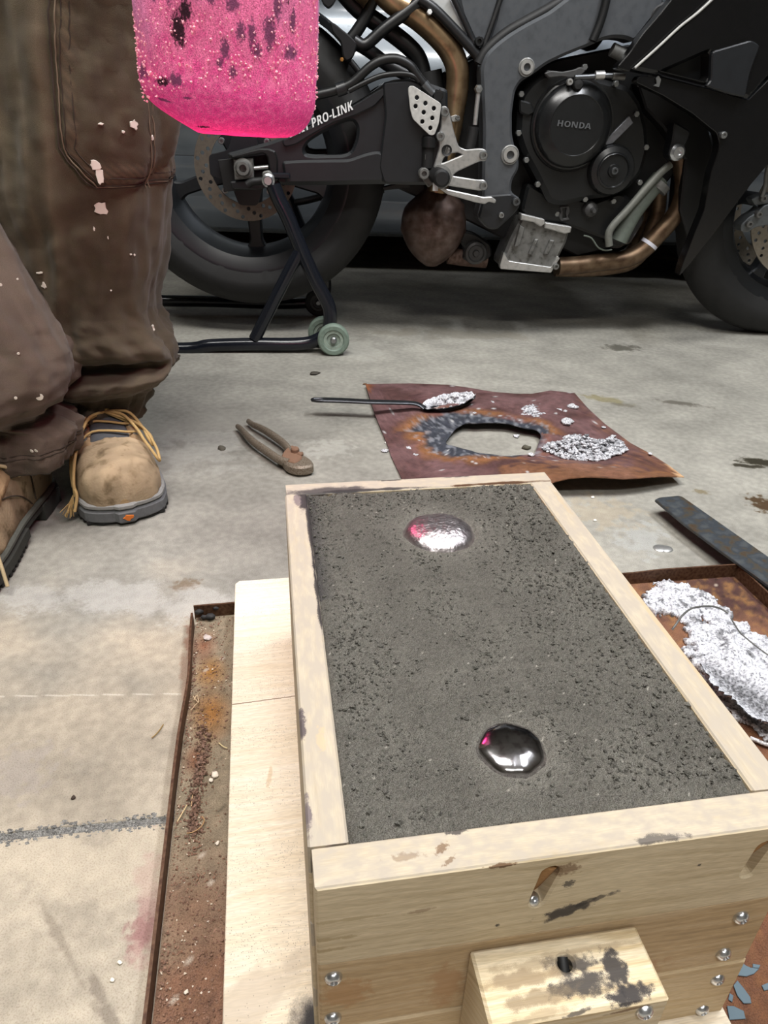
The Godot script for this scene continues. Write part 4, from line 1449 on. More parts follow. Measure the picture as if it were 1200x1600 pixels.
	single("steel_plate", g, m1, "warped rust-red steel sheet on the floor with a ragged hole burnt through it", "metal sheet")
	spoon()
	heap("dross_heap", "bright flat heap of silvery dross crumbs on the far side of the rusty sheet", PackedVector2Array([Vector2(0.2222, -1.1877), Vector2(0.2408, -1.2205), Vector2(0.2605, -1.2415), Vector2(0.2845, -1.2436), Vector2(0.2846, -1.2053), Vector2(0.2986, -1.1941), Vector2(0.2847, -1.1571), Vector2(0.2589, -1.1492), Vector2(0.2392, -1.1651), Vector2(0.2264, -1.17)]), 900, 0.0026, 0.010, 151, 0.012)
	heap("dross_heap", "tall grey heap of dross crumbs on the near right of the rusty sheet", PackedVector2Array([Vector2(0.2474, -1.0422), Vector2(0.2626, -1.0634), Vector2(0.2869, -1.0704), Vector2(0.2966, -1.0974), Vector2(0.3172, -1.0937), Vector2(0.337, -1.0742), Vector2(0.3643, -1.0868), Vector2(0.3873, -1.0781), Vector2(0.3871, -1.0477), Vector2(0.3629, -1.0265), Vector2(0.3354, -1.0056), Vector2(0.2995, -1.0006), Vector2(0.2763, -1.0083), Vector2(0.2613, -1.0238)]), 1500, 0.0028, 0.028, 152, 0.014)
	# single flakes
	var fl := [
		[Vector3(0.1897, 0.009, -1.2426), 0.010, "round white flake right of the spoon tip"],
		[Vector3(0.153, 0.016, -1.1739), 0.0045, "small white flake under the spoon bowl"],
		[Vector3(0.311, 0.012, -1.1524), 0.013, "flat white flake between the two dross heaps"],
		[Vector3(0.3402, 0.008, -1.2386), 0.012, "long pale flake at the far corner of the rusty sheet"],
		[Vector3(0.3089, 0.008, -1.223), 0.008, "pale flake next to the bright heap"],
		[Vector3(0.3049, 0.008, -1.2388), 0.0045, "tiny flake just behind the bright heap"],
		[Vector3(0.323, 0.008, -1.2179), 0.005, "tiny flake to the right of the bright heap"],
		[Vector3(0.2199, 0.001, -1.1123), 0.0065, "white chip lying on the floor inside the hole"],
		[Vector3(0.2282, 0.01, -1.0189), 0.006, "white chip on the near edge of the hole"],
		[Vector3(0.3755, 0.007, -1.1495), 0.004, "white chip near the right edge of the rusty sheet, further one"],
		[Vector3(0.3819, 0.007, -1.111), 0.005, "white chip near the right edge of the rusty sheet, nearer one"],
		[Vector3(0.4211, 0.01, -1.038), 0.004, "white chip close to the right corner of the rusty sheet"],
		[Vector3(0.0367, 0.006, -1.0377), 0.0055, "white chip on the left part of the rusty sheet"],
		[Vector3(0.0463, 0.006, -1.0141), 0.0045, "smaller white chip below the other on the left part of the sheet"],
		[Vector3(-0.002, 0.001, -1.036), 0.006, "white chip on the floor against the left edge of the sheet"],
	]
	var k := 0
	for q: Array in fl:
		g = Geo.new()
		var s: float = q[1]
		var v := 206 + (k * 7) % 30
		g.col = lin(v, v, v)
		g.lump(Vector3.ZERO, Vector3(s, s * 0.32, s * 0.8), r, 0.35, 5, 9)
		single("dross_flake", g, mats["ash"], q[2], "dross", q[0] + Vector3(0, s * 0.18, 0), k * 0.7)
		k += 1
	g = Geo.new()
	g.col = lin(84, 80, 68)
	g.lump(Vector3.ZERO, Vector3(0.007, 0.004, 0.005), r, 0.35, 5, 8)
	single("dark_crumb", g, mats["painted"], "dark grey crumb on the floor inside the hole of the sheet", "crumb", Vector3(0.2282, 0.003, -1.0638))

func heap(called: String, label: String, poly: PackedVector2Array, count: int, size: float, high: float, s: int, drop: float) -> void:
	var r := rng(s)
	var g := Geo.new()
	var box := Rect2(poly[0], Vector2.ZERO)
	for p in poly:
		box = box.expand(p)
	var mid := box.get_center()
	var k := 0
	var tries := 0
	while k < count and tries < count * 20:
		tries += 1
		var p := Vector2(r.randf_range(box.position.x, box.end.x), r.randf_range(box.position.y, box.end.y))
		if not Geometry2D.is_point_in_polygon(p, poly):
			continue
		k += 1
		var near := 1e9
		for q in poly.size():
			near = minf(near, p.distance_to(Geometry2D.get_closest_point_to_segment(p, poly[q], poly[(q + 1) % poly.size()])))
		var top := high * clampf(near / 0.030, 0.0, 1.0) * r.randf_range(0.75, 1.0)
		var z := size * r.randf_range(0.35, 1.3)
		var v := r.randf_range(0.50, 0.92)
		if r.randf() < 0.15:
			v *= 0.5
		g.col = Color(v * 0.97, v * 0.98, v)
		g.lump(Vector3(p.x, drop * 0.8 + r.randf() * top * 0.8, p.y), Vector3(z * 1.2, z * 0.7, z), r, 0.45, 4, 6)
	single(called, g, mats["ash"], label, "dross", Vector3.ZERO, 0.0, "", "stuff")

func spoon() -> void:
	var o := thing("serving_spoon", "dark long-handled metal spoon resting across the left edge of the rusty sheet", "spoon")
	var m := mat("spoon_steel", s8(74, 76, 80), 0.34, 0.85)
	var g := Geo.new()
	# flat handle, with an eye at its end
	var path := spline(PackedVector3Array([Vector3(-0.1126, 0.03, -1.1798), Vector3(-0.0734, 0.03, -1.18), Vector3(-0.0284, 0.03, -1.1777), Vector3(0.0165, 0.029, -1.1811), Vector3(0.0448, 0.027, -1.1857), Vector3(0.0573, 0.024, -1.1852), Vector3(0.0664, 0.02, -1.1809)]), 6)
	var wid := PackedFloat32Array()
	for k in path.size():
		var f := k / float(path.size() - 1)
		wid.append(lerpf(0.0092, 0.0066, f) if f < 0.85 else lerpf(0.0066, 0.007, (f - 0.85) / 0.15))
	g.tube(path, wid, 12, true, 0.42, Vector3.UP)
	part("handle", g, m, o)
	var e := PackedVector3Array()
	var c := Vector3(-0.1193, 0.03, -1.1792)
	for k in 21:
		var a := TAU * k / 20.0
		e.append(c + Vector3(cos(a) * 0.0125, 0, sin(a) * 0.0048))
	g = Geo.new()
	g.tube(e, 0.0032, 8, false)
	part("hanging_eye", g, m, o)
	# bowl
	var a0 := Vector3(0.0617, 0.0215, -1.1766)
	var b0 := Vector3(0.1571, 0.03, -1.2298)
	var d := b0 - a0
	var len := d.length()
	d /= len
	var side := d.cross(Vector3.UP).normalized()
	var upv := side.cross(d).normalized()
	var rows := 30
	var cols := 18
	var top := PackedVector3Array()
	var bot := PackedVector3Array()
	for j in rows:
		var f := j / float(rows - 1)
		var w := 0.030 * pow(sin(PI * clampf(0.02 + f * 0.96, 0, 1)), 0.62) * (1.0 - 0.1 * f)
		for k in cols:
			var u := k / float(cols - 1) * 2.0 - 1.0
			var deep := 0.015 * sin(PI * clampf(f, 0.0, 1.0)) * (1.0 - u * u)
			var p := a0 + d * f * len + side * u * w - upv * deep
			top.append(p)
			bot.append(p - upv * 0.0016)
	g = Geo.new()
	g.grid(top, rows, cols)
	var s := g.i.size()
	g.grid(bot, rows, cols)
	g.flip(s)
	part("bowl", g, m, o)
	# crust of dross left in the bowl
	var r := rng(61)
	var nz := fnoise(161, 70.0, 4)
	top = PackedVector3Array()
	var cl := PackedColorArray()
	for j in rows * 2:
		var f := 0.03 + 0.96 * j / float(rows * 2 - 1)
		var w := 0.0295 * pow(sin(PI * clampf(0.02 + f * 0.96, 0, 1)), 0.62) * (1.0 - 0.1 * f)
		for k in cols * 2:
			var u := k / float(cols * 2 - 1) * 2.0 - 1.0
			var deep := 0.015 * sin(PI * f) * (1.0 - u * u)
			var n := nz.get_noise_2d(f * len, u * w)
			var fill := 0.0020 + n * 0.003 + 0.0025 * u * u * f
			if u * u < 0.3 and f > 0.2 and f < 0.7:
				fill -= 0.0025
			top.append(a0 + d * f * len + side * u * w - upv * (deep - fill))
			var v := clampf(0.66 + n * 0.7 + u * u * 0.25, 0.12, 0.92)
			if u * u < 0.25 and f < 0.65:
				v *= 0.62
			cl.append(Color(v * 0.97, v * 0.98, v))
	g = Geo.new()
	g.grid(top, rows * 2, cols * 2, false, Vector2.ZERO, Vector2.ONE, cl)
	for k in 30:
		var f := r.randf_range(0.35, 1.0)
		var sz := r.randf_range(0.0014, 0.0034)
		var w := 0.026 * pow(sin(PI * clampf(0.02 + f * 0.96, 0, 1)), 0.62)
		var u := r.randf_range(-1.0, -0.55) if r.randf() < 0.7 else r.randf_range(-1, 1)
		var v := r.randf_range(0.6, 0.9)
		g.col = Color(v, v, v)
		g.lump(a0 + d * f * len + side * u * w + upv * -0.001, Vector3(sz, sz * 0.8, sz), r, 0.35, 4, 6)
	single("spoon_dross", g, mats["ash"], "white crusty dross coating the bowl of the dark spoon", "dross", Vector3.ZERO, 0.0, "", "stuff")

func floor_tools() -> void:
	# slip-joint pliers lying on their side
	var o := thing("pliers", "old rusty slip-joint pliers lying on the floor between the boots and the rusty sheet", "pliers")
	var m := skin(mat("plier_steel", s8(150, 143, 132), 0.55, 0.35), ramp_tex(171, 0.03, 4, [[0.0, Color(0.5, 0.4, 0.32)], [0.5, Color(0.85, 0.82, 0.78)], [1.0, Color(1, 1, 1)]]), 22.0)
	var rust := skin(mat("plier_rust", s8(126, 96, 76), 0.85), mats["worn_tex"], 40.0)
	var g := Geo.new()
	g.tube(spline(PackedVector3Array([Vector3(-0.2491, 0.009, -1.1001), Vector3(-0.2397, 0.01, -1.0848), Vector3(-0.226, 0.012, -1.0572), Vector3(-0.2071, 0.013, -1.0258), Vector3(-0.1855, 0.013, -0.9983), Vector3(-0.1697, 0.013, -0.9785), Vector3(-0.1556, 0.014, -0.9615), Vector3(-0.143, 0.015, -0.9536)]), 6), PackedFloat32Array(range(43).map(func(k: int) -> float: return 0.0038 + 0.0022 * sin(clampf(k / 42.0, 0, 1) * PI * 0.75))), 12, true, 1.15, Vector3.UP)
	part("handle", g, m, o)
	g = Geo.new()
	g.tube(spline(PackedVector3Array([Vector3(-0.2352, 0.009, -1.1238), Vector3(-0.2258, 0.01, -1.1079), Vector3(-0.2109, 0.012, -1.0905), Vector3(-0.194, 0.013, -1.0706), Vector3(-0.1785, 0.013, -1.0508), Vector3(-0.1631, 0.013, -1.0292), Vector3(-0.1519, 0.014, -1.0058), Vector3(-0.141, 0.015, -0.9832)]), 6), PackedFloat32Array(range(43).map(func(k: int) -> float: return 0.0038 + 0.0020 * sin(clampf(k / 42.0, 0, 1) * PI * 0.75))), 12, true, 1.15, Vector3.UP)
	part("handle", g, m, o)
	# jaws: a thick lens seen edge on
	var prof := smooth2(PackedVector2Array([Vector2(-0.156, -0.9699), Vector2(-0.1469, -0.982), Vector2(-0.1292, -0.981), Vector2(-0.1142, -0.9684), Vector2(-0.1065, -0.9491), Vector2(-0.1112, -0.9401), Vector2(-0.1275, -0.9347), Vector2(-0.1436, -0.9421), Vector2(-0.1519, -0.9546)]), 4)
	g = Geo.new()
	g.extrude(prof, 0.002, 0.0175, 0.003, [], Transform3D(Basis(Vector3(1, 0, 0), Vector3(0, 0, 1), Vector3(0, 1, 0)), Vector3.ZERO))
	part("jaw", g, m, o)
	prof = smooth2(PackedVector2Array([Vector2(-0.1538, -0.9919), Vector2(-0.144, -1.007), Vector2(-0.1338, -0.9887), Vector2(-0.1254, -0.9663), Vector2(-0.1327, -0.9479), Vector2(-0.1445, -0.9515), Vector2(-0.1558, -0.9641)]), 4)
	g = Geo.new()
	g.extrude(prof, 0.006, 0.020, 0.002, [], Transform3D(Basis(Vector3(1, 0, 0), Vector3(0, 0, 1), Vector3(0, 1, 0)), Vector3.ZERO))
	part("jaw", g, rust, o)
	g = Geo.new()
	var r := rng(71)
	g.lathe(PackedVector2Array([Vector2(0, 0.005), Vector2(0.005, 0.005), Vector2(0.0065, 0.003), Vector2(0.0065, -0.004), Vector2(0, -0.004)]), 8, Transform3D(Basis.IDENTITY, Vector3(-0.1377, 0.022, -0.9821)))
	g.lump(Vector3(-0.1292, 0.02, -0.9755), Vector3(0.005, 0.004, 0.005), r, 0.3, 5, 8)
	part("pivot_nut", g, rust, o)
	# flat steel bar leaning on the tray
	var bar := PackedVector2Array([Vector2(0.3689, -0.8572), Vector2(0.3761, -0.8632), Vector2(0.405, -0.8707), Vector2(0.41, -0.8673), Vector2(0.4354, -0.7924), Vector2(0.4599, -0.72), Vector2(0.4868, -0.6404), Vector2(0.4518, -0.6101), Vector2(0.4328, -0.6605), Vector2(0.4054, -0.7369), Vector2(0.3862, -0.7927)])
	g = Geo.new()
	g.extrude(bar, 0.0, 0.0045, 0.0008, [], Transform3D(Basis(Vector3(1, 0, 0), Vector3(0, 0, 1), Vector3(0, 1, 0)), Vector3(0, 0.0190, 0)))
	var bm := skin(mat("bar_steel", s8(92, 94, 94), 0.5, 0.4), ramp_tex(173, 0.014, 5, [[0.0, Color(0.9, 0.62, 0.40)], [0.34, Color(0.86, 0.80, 0.72)], [0.5, Color(0.70, 0.74, 0.80)], [0.7, Color(0.85, 0.88, 0.92)], [1.0, Color(1.0, 1.0, 0.98)]]), 6.0)
	single("steel_bar", g, bm, "flat dark steel bar propped on the right rim of the tray", "bar")

func floor_bits() -> void:
	var r := rng(91)
	var g := Geo.new()
	g.col = lin(70, 66, 56)
	g.lump(Vector3.ZERO, Vector3(0.011, 0.003, 0.008), r, 0.35, 5, 8)
	single("leaf_scrap", g, mats["painted"], "dark scrap of leaf on the floor behind the spoon handle", "leaf scrap", Vector3(-0.1506, 0.002, -1.4076), 0.3)
	g = Geo.new()
	for q: Array in [[0.0, 0.0, 0.0095], [0.006, 0.004, 0.0085]]:
		g.lathe(PackedVector2Array([Vector2(0, 0.0024), Vector2(q[2] * 0.6, 0.0022), Vector2(q[2] * 0.9, 0.0014), Vector2(q[2], 0.0004), Vector2(q[2], 0)]), 18, Transform3D(Basis.from_scale(Vector3(1, 1, 0.9)), Vector3(q[0], 0, q[1])))
	single("metal_splash", g, mats["aluminium"], "small double splash of silvery metal on the floor beside the flat bar", "splash", Vector3(0.3521, 0, -0.768), 0.4)
	var k := 0
	for q: Array in [[Vector3(0.0007, 0.001, -1.0689), 0.004, lin(206, 206, 200), "white speck near the left edge of the rusty sheet"], [Vector3(0.2976, 0.001, -0.9), 0.003, lin(226, 224, 218), "white speck right of the flask's far corner"], [Vector3(0.285, 0.001, -0.8334), 0.0028, lin(224, 222, 214), "white speck along the flask's right board"], [Vector3(-0.2351, 0.001, -0.3697), 0.0022, lin(60, 48, 40), "dark seed on the left floor slab"], [Vector3(-0.2612, 0.001, -1.0288), 0.008, lin(82, 78, 68), "grey tuft of dirt left of the pliers"], [Vector3(-0.158, 0.001, -0.2486), 0.0016, lin(236, 228, 212), "white speck beyond the joint near the tray"], [Vector3(-0.1592, 0.001, -0.2383), 0.0016, lin(236, 228, 212), "white speck in the lower left corner floor"], [Vector3(-0.046, 0.001, -1.3533), 0.004, lin(110, 84, 60), "rusty flake at the far left corner of the rusty sheet"]]:
		g = Geo.new()
		g.col = q[2]
		g.lump(Vector3.ZERO, Vector3(q[1], q[1] * 0.5, q[1] * 0.8), r, 0.35, 4, 7)
		single("speck", g, mats["painted"], q[3], "speck", q[0], k * 0.5)
		k += 1

# ==================================================================== the person in work trousers and boots
# rows of (height, centre x, centre z, half width, half depth)
var leg_a := [[0.080, -0.412, -0.965, 0.050, 0.052], [0.095, -0.410, -0.965, 0.056, 0.058], [0.104, -0.410, -0.967, 0.057, 0.060], [0.114, -0.409, -0.968, 0.058, 0.052], [0.121, -0.408, -0.968, 0.062, 0.056], [0.130, -0.403, -0.968, 0.070, 0.080], [0.140, -0.400, -0.968, 0.084, 0.092], [0.150, -0.400, -0.968, 0.096, 0.094], [0.157, -0.399, -0.968, 0.100, 0.080], [0.163, -0.399, -0.970, 0.100, 0.052], [0.170, -0.399, -0.970, 0.102, 0.056], [0.178, -0.400, -0.970, 0.102, 0.088], [0.190, -0.401, -0.970, 0.100, 0.100], [0.205, -0.405, -0.970, 0.094, 0.100], [0.218, -0.407, -0.970, 0.090, 0.098], [0.235, -0.407, -0.970, 0.089, 0.097], [0.257, -0.404, -0.970, 0.091, 0.097], [0.298, -0.396, -0.970, 0.094, 0.098], [0.375, -0.388, -0.970, 0.105, 0.104], [0.446, -0.377, -0.972, 0.111, 0.108], [0.512, -0.373, -0.975, 0.117, 0.110], [0.573, -0.362, -0.978, 0.118, 0.112], [0.66, -0.375, -0.985, 0.118, 0.114], [0.76, -0.405, -0.995, 0.115, 0.125], [0.82, -0.42, -1.00, 0.10, 0.12]]
var leg_b := [[0.082, -0.468, -0.815, 0.069, 0.062], [0.092, -0.469, -0.816, 0.073, 0.066], [0.101, -0.469, -0.818, 0.076, 0.068], [0.112, -0.470, -0.820, 0.079, 0.066], [0.122, -0.472, -0.822, 0.084, 0.060], [0.130, -0.478, -0.825, 0.074, 0.056], [0.137, -0.492, -0.828, 0.062, 0.066], [0.146, -0.500, -0.830, 0.076, 0.092], [0.156, -0.503, -0.830, 0.096, 0.102], [0.168, -0.503, -0.832, 0.108, 0.106], [0.186, -0.505, -0.836, 0.115, 0.108], [0.210, -0.508, -0.842, 0.114, 0.108], [0.233, -0.515, -0.848, 0.110, 0.106], [0.263, -0.530, -0.855, 0.110, 0.105], [0.310, -0.555, -0.870, 0.112, 0.106], [0.385, -0.592, -0.885, 0.116, 0.110], [0.45, -0.612, -0.90, 0.118, 0.112], [0.57, -0.610, -0.93, 0.120, 0.116], [0.68, -0.585, -0.96, 0.120, 0.120], [0.76, -0.565, -0.985, 0.115, 0.125], [0.82, -0.55, -1.0, 0.10, 0.12]]
var cloth_noise: FastNoiseLite
var cloth_fine: FastNoiseLite

func leg_row(rows: Array, h: float) -> Array:
	for k in rows.size() - 1:
		if h <= rows[k + 1][0]:
			var f := clampf((h - rows[k][0]) / (rows[k + 1][0] - rows[k][0]), 0.0, 1.0)
			f = f * f * (3.0 - 2.0 * f) if rows[k + 1][0] - rows[k][0] < 0.02 else f
			var o := []
			for q in 5:
				o.append(lerpf(rows[k][q], rows[k + 1][q], f))
			return o
	return rows[rows.size() - 1]

# a point of the trouser leg's surface; a = 0 faces the right of the picture, PI / 2 faces the camera
func leg_point(rows: Array, h: float, a: float) -> Vector3:
	var r := leg_row(rows, h)
	var ca := cos(a)
	var sa := sin(a)
	var w := cloth_noise.get_noise_3d(ca * 0.10 + (7.0 if rows == leg_b else 0.0), h * 0.32, sa * 0.10)
	var w2 := cloth_fine.get_noise_3d(ca * 0.10, h * 0.9, sa * 0.10 + (3.0 if rows == leg_b else 0.0))
	var low := clampf((0.30 - h) / 0.15, 0.0, 1.0)
	var d := w * (0.012 + 0.010 * low) + w2 * (0.0022 + 0.003 * low)
	if rows == leg_a:
		# long soft ridge down the front and a slanting fold below the pocket
		var t := (a - 1.56) / 0.10
		d += 0.006 * exp(-t * t) * clampf((h - 0.2) * 8.0, 0.0, 1.0)
		var fold := (h - (0.352 + (1.4 - a) * 0.05)) / 0.012
		d -= 0.008 * exp(-fold * fold) * clampf(1.6 - absf(a - 0.9), 0.0, 1.0)
		var f2 := (h - (0.268 + (a - 1.9) * 0.09)) / 0.004
		d -= 0.006 * exp(-f2 * f2) * clampf((a - 1.7) * 4.0, 0.0, 1.0) * clampf((2.8 - a) * 4.0, 0, 1)
	else:
		for q: Vector3 in [Vector3(0.55, 0.20, 0.16), Vector3(1.15, 0.23, 0.12), Vector3(1.75, 0.21, 0.14)]:
			var t := (a - q.x - (h - 0.2) * 2.2) / q.z
			d += 0.007 * exp(-t * t) * clampf((h - 0.15) * 20.0, 0, 1)
	var x: float = (r[3] + d) * ca
	var z: float = (r[4] + d) * sa
	# boxy rather than round in plan
	var sq := pow(absf(ca * sa) * 2.0, 1.5) * 0.05
	return Vector3(r[1] + x * (1.0 + sq), h, r[2] + z * (1.0 + sq))

func leg_out(rows: Array, h: float, a: float) -> Vector3:
	var e := 0.02
	var p := leg_point(rows, h, a)
	return (leg_point(rows, h + 0.004, a) - p).cross(leg_point(rows, h, a + e) - p).normalized()

func cloth_tint(h: float, a: float, rows: Array) -> Color:
	var w := cloth_noise.get_noise_3d(a * 0.05, h * 0.10, 5.0)
	var f := cloth_fine.get_noise_3d(a * 0.16, h * 0.22, 1.0)
	var c := lin(88, 79, 65).lerp(lin(100, 89, 79), clampf((0.28 - h) * 4.0, 0.0, 1.0) * 0.6)
	var v := 1.0 + w * 0.35 + f * 0.22
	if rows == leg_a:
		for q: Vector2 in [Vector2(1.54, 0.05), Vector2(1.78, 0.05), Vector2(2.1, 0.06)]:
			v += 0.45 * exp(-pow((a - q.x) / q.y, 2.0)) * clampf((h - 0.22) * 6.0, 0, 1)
	else:
		c = lin(94, 82, 73)
	c = c * v
	c.a = 1.0
	return c

func person() -> void:
	cloth_noise = fnoise(201, 16.0, 3)
	cloth_fine = fnoise(202, 50.0, 3)
	var o := thing("person", "person standing in stained brown carpenter work trousers and scuffed tan work boots", "person")
	var m := vmat("duck_cloth", 0.92, 0.0, 0.2)
	m.rim_enabled = true
	m.rim = 0.25
	relief(skin(m, ramp_tex(203, 0.3, 3, [[0.0, Color(0.72, 0.70, 0.68)], [0.5, Color(0.95, 0.95, 0.95)], [1.0, Color(1, 1, 1)]]), 7.0), grey_tex(204, 0.35, 2, 512), 0.06)
	var g := Geo.new()
	for rows: Array in [leg_a, leg_b]:
		var pts := PackedVector3Array()
		var cols := PackedColorArray()
		var seg := 110
		var hs := PackedFloat32Array()
		var h: float = rows[0][0]
		while h < 0.82:
			hs.append(h)
			h += 0.0030 if h < 0.24 else 0.0055
		# the hem turns inwards and up
		for k in [2, 1]:
			for q in seg:
				var a := TAU * q / seg
				var p := leg_point(rows, rows[0][0], a)
				var c := Vector3(rows[0][1], p.y, rows[0][2])
				pts.append(c + (p - c) * 0.93 + Vector3(0, 0.010 * k - 0.004, 0))
				cols.append(Color(0.03, 0.025, 0.02))
		for hh in hs:
			for q in seg:
				var a := TAU * q / seg
				pts.append(leg_point(rows, hh, a))
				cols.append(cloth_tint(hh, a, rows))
		var s := g.i.size()
		g.grid(pts, hs.size() + 2, seg, true, Vector2.ZERO, Vector2.ONE, cols)
		g.orient(s)
	# hips and waist
	var rings: Array = []
	var cl := PackedColorArray()
	for k in 9:
		var f := k / 8.0
		var ring := PackedVector3Array()
		for q in 48:
			var a := TAU * q / 48.0
			ring.append(Vector3(-0.485 + cos(a) * lerpf(0.195, 0.175, f) * (0.9 if k == 0 else 1.0), 0.755 + f * 0.24, -1.0 + sin(a) * lerpf(0.13, 0.125, f)))
			cl.append(lin(94, 79, 62))
		rings.append(ring)
	g.loft(rings, true, cl)
	var tr := part("work_trousers", g, m, o)
	# patch pocket on the shin of the straight leg
	var seam := mat("seam_thread", s8(112, 98, 80), 0.9)
	var dark_seam := mat("seam_shadow", s8(52, 42, 33), 0.95)
	pocket(tr, m, seam, dark_seam)
	paint_spots(tr)
	# double hem stitching on the near leg
	for hh: float in [0.108, 0.104]:
		var path := PackedVector3Array()
		for k in 60:
			var a := lerpf(-0.9, 3.4, k / 59.0)
			path.append(leg_point(leg_b, hh, a) + leg_out(leg_b, hh, a) * 0.0002)
		g = Geo.new()
		g.tube(path, 0.0007, 5)
		part("hem_stitch", g, dark_seam, tr)
	var lea := vmat("boot_leather", 0.82, 0.0, 0.3)
	relief(skin(lea, ramp_tex(205, 0.013, 5, [[0.0, Color(0.50, 0.46, 0.42)], [0.26, Color(0.74, 0.72, 0.68)], [0.42, Color(0.95, 0.94, 0.93)], [1.0, Color(1, 1, 1)]]), 5.0), mats["fine_tex"], 0.05)
	boot(o, lea, Vector3(-0.330, 0, -0.788), 0.44, true)
	boot(o, lea, Vector3(-0.478, 0, -0.578), 0.02, false)

func pocket(tr: Node3D, m: Material, seam: Material, dark_seam: Material) -> void:
	# left and right bounds (angle) from the top row down
	var top := 0.66
	var rows := 44
	var cols := 40
	var bottom := 0.390
	var pts := PackedVector3Array()
	var cl := PackedColorArray()
	var left := func(h: float) -> float:
		if h > 0.427:
			return 1.425
		return lerpf(1.149, 1.425, clampf((h - 0.395) / 0.032, 0.0, 1.0))
	for j in rows:
		var f := j / float(rows - 1)
		for k in cols:
			var e := k / float(cols - 1)
			var h := lerpf(top, bottom, f)
			# the lower edge climbs a little to the right
			var hh := h + 0.003 * e * f
			var a: float = lerpf(left.call(h), -0.35, e)
			var edge := j == rows - 1 or k == 0
			var p := leg_point(leg_a, hh, a)
			var nn := leg_out(leg_a, hh, a)
			var sag := 0.0045 * sin(PI * e) * sin(PI * f)
			p += nn * (-0.001 if edge else 0.0028 + sag + cloth_fine.get_noise_2d(h * 1.4, a * 0.1) * 0.0025)
			pts.append(p)
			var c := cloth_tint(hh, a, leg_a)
			if (k < 4 or j > rows - 5) and (k + j) % 2 == 0:
				c = c.lerp(lin(126, 106, 86), 0.3)
			c.a = 1.0
			cl.append(c)
	var g := Geo.new()
	g.grid(pts, rows, cols, false, Vector2.ZERO, Vector2.ONE, cl)
	if g.n[rows * cols / 2].z < 0:
		g.flip(0)
	part("leg_pocket", g, m, tr)
	# seams along the pocket's edge and down the outside of the leg
	var path: Array = []
	for q: Array in [[0.012, 0.0, seam, 0.0008], [0.05, 0.0022, dark_seam, 0.0007], [0.13, 0.009, dark_seam, 0.0007], [-0.03, -0.0012, dark_seam, 0.0010]]:
		var p := PackedVector3Array()
		for k in 40:
			var h := lerpf(top, 0.3955, k / 39.0)
			var a: float = left.call(h) - q[0]
			p.append(leg_point(leg_a, h, a) + leg_out(leg_a, h, a) * 0.0036)
		for k in range(1, 30):
			var e := k / 29.0
			var a: float = lerpf(1.149, -0.3, e)
			var h: float = 0.390 + 0.003 * e + q[1]
			p.append(leg_point(leg_a, h, a) + leg_out(leg_a, h, a) * (0.0032 if q[1] > 0.001 else 0.0008))
		g = Geo.new()
		g.tube(p, q[3], 5)
		part("pocket_seam", g, q[2], tr)
	for a0: float in [0.66, 0.60]:
		var p := PackedVector3Array()
		for k in 30:
			var h := lerpf(0.52, 0.385, k / 29.0)
			var a := a0 - k * 0.0035
			p.append(leg_point(leg_a, h, a) + leg_out(leg_a, h, a) * 0.0062)
		g = Geo.new()
		g.tube(p, 0.0007, 5)
		part("pocket_seam", g, dark_seam if a0 < 0.6 else seam, tr)
	# flap of the upper pocket
	pts = PackedVector3Array()
	cl = PackedColorArray()
	for j in 14:
		var f := j / 13.0
		for k in 20:
			var e := k / 19.0
			var low := lerpf(0.557, 0.552, e)
			if e < 0.15:
				low = lerpf(0.585, 0.557, e / 0.15)
			var h := lerpf(0.68, low, f)
			var a := lerpf(1.30, -0.2, e)
			var edge := j == 13
			pts.append(leg_point(leg_a, h, a) + leg_out(leg_a, h, a) * (0.003 if edge else 0.0075))
			cl.append(cloth_tint(h, a, leg_a) * 1.15)
	g = Geo.new()
	g.grid(pts, 14, 20, false, Vector2.ZERO, Vector2.ONE, cl)
	if g.n[100].z < 0:
		g.flip(0)
	part("pocket_flap", g, m, tr)

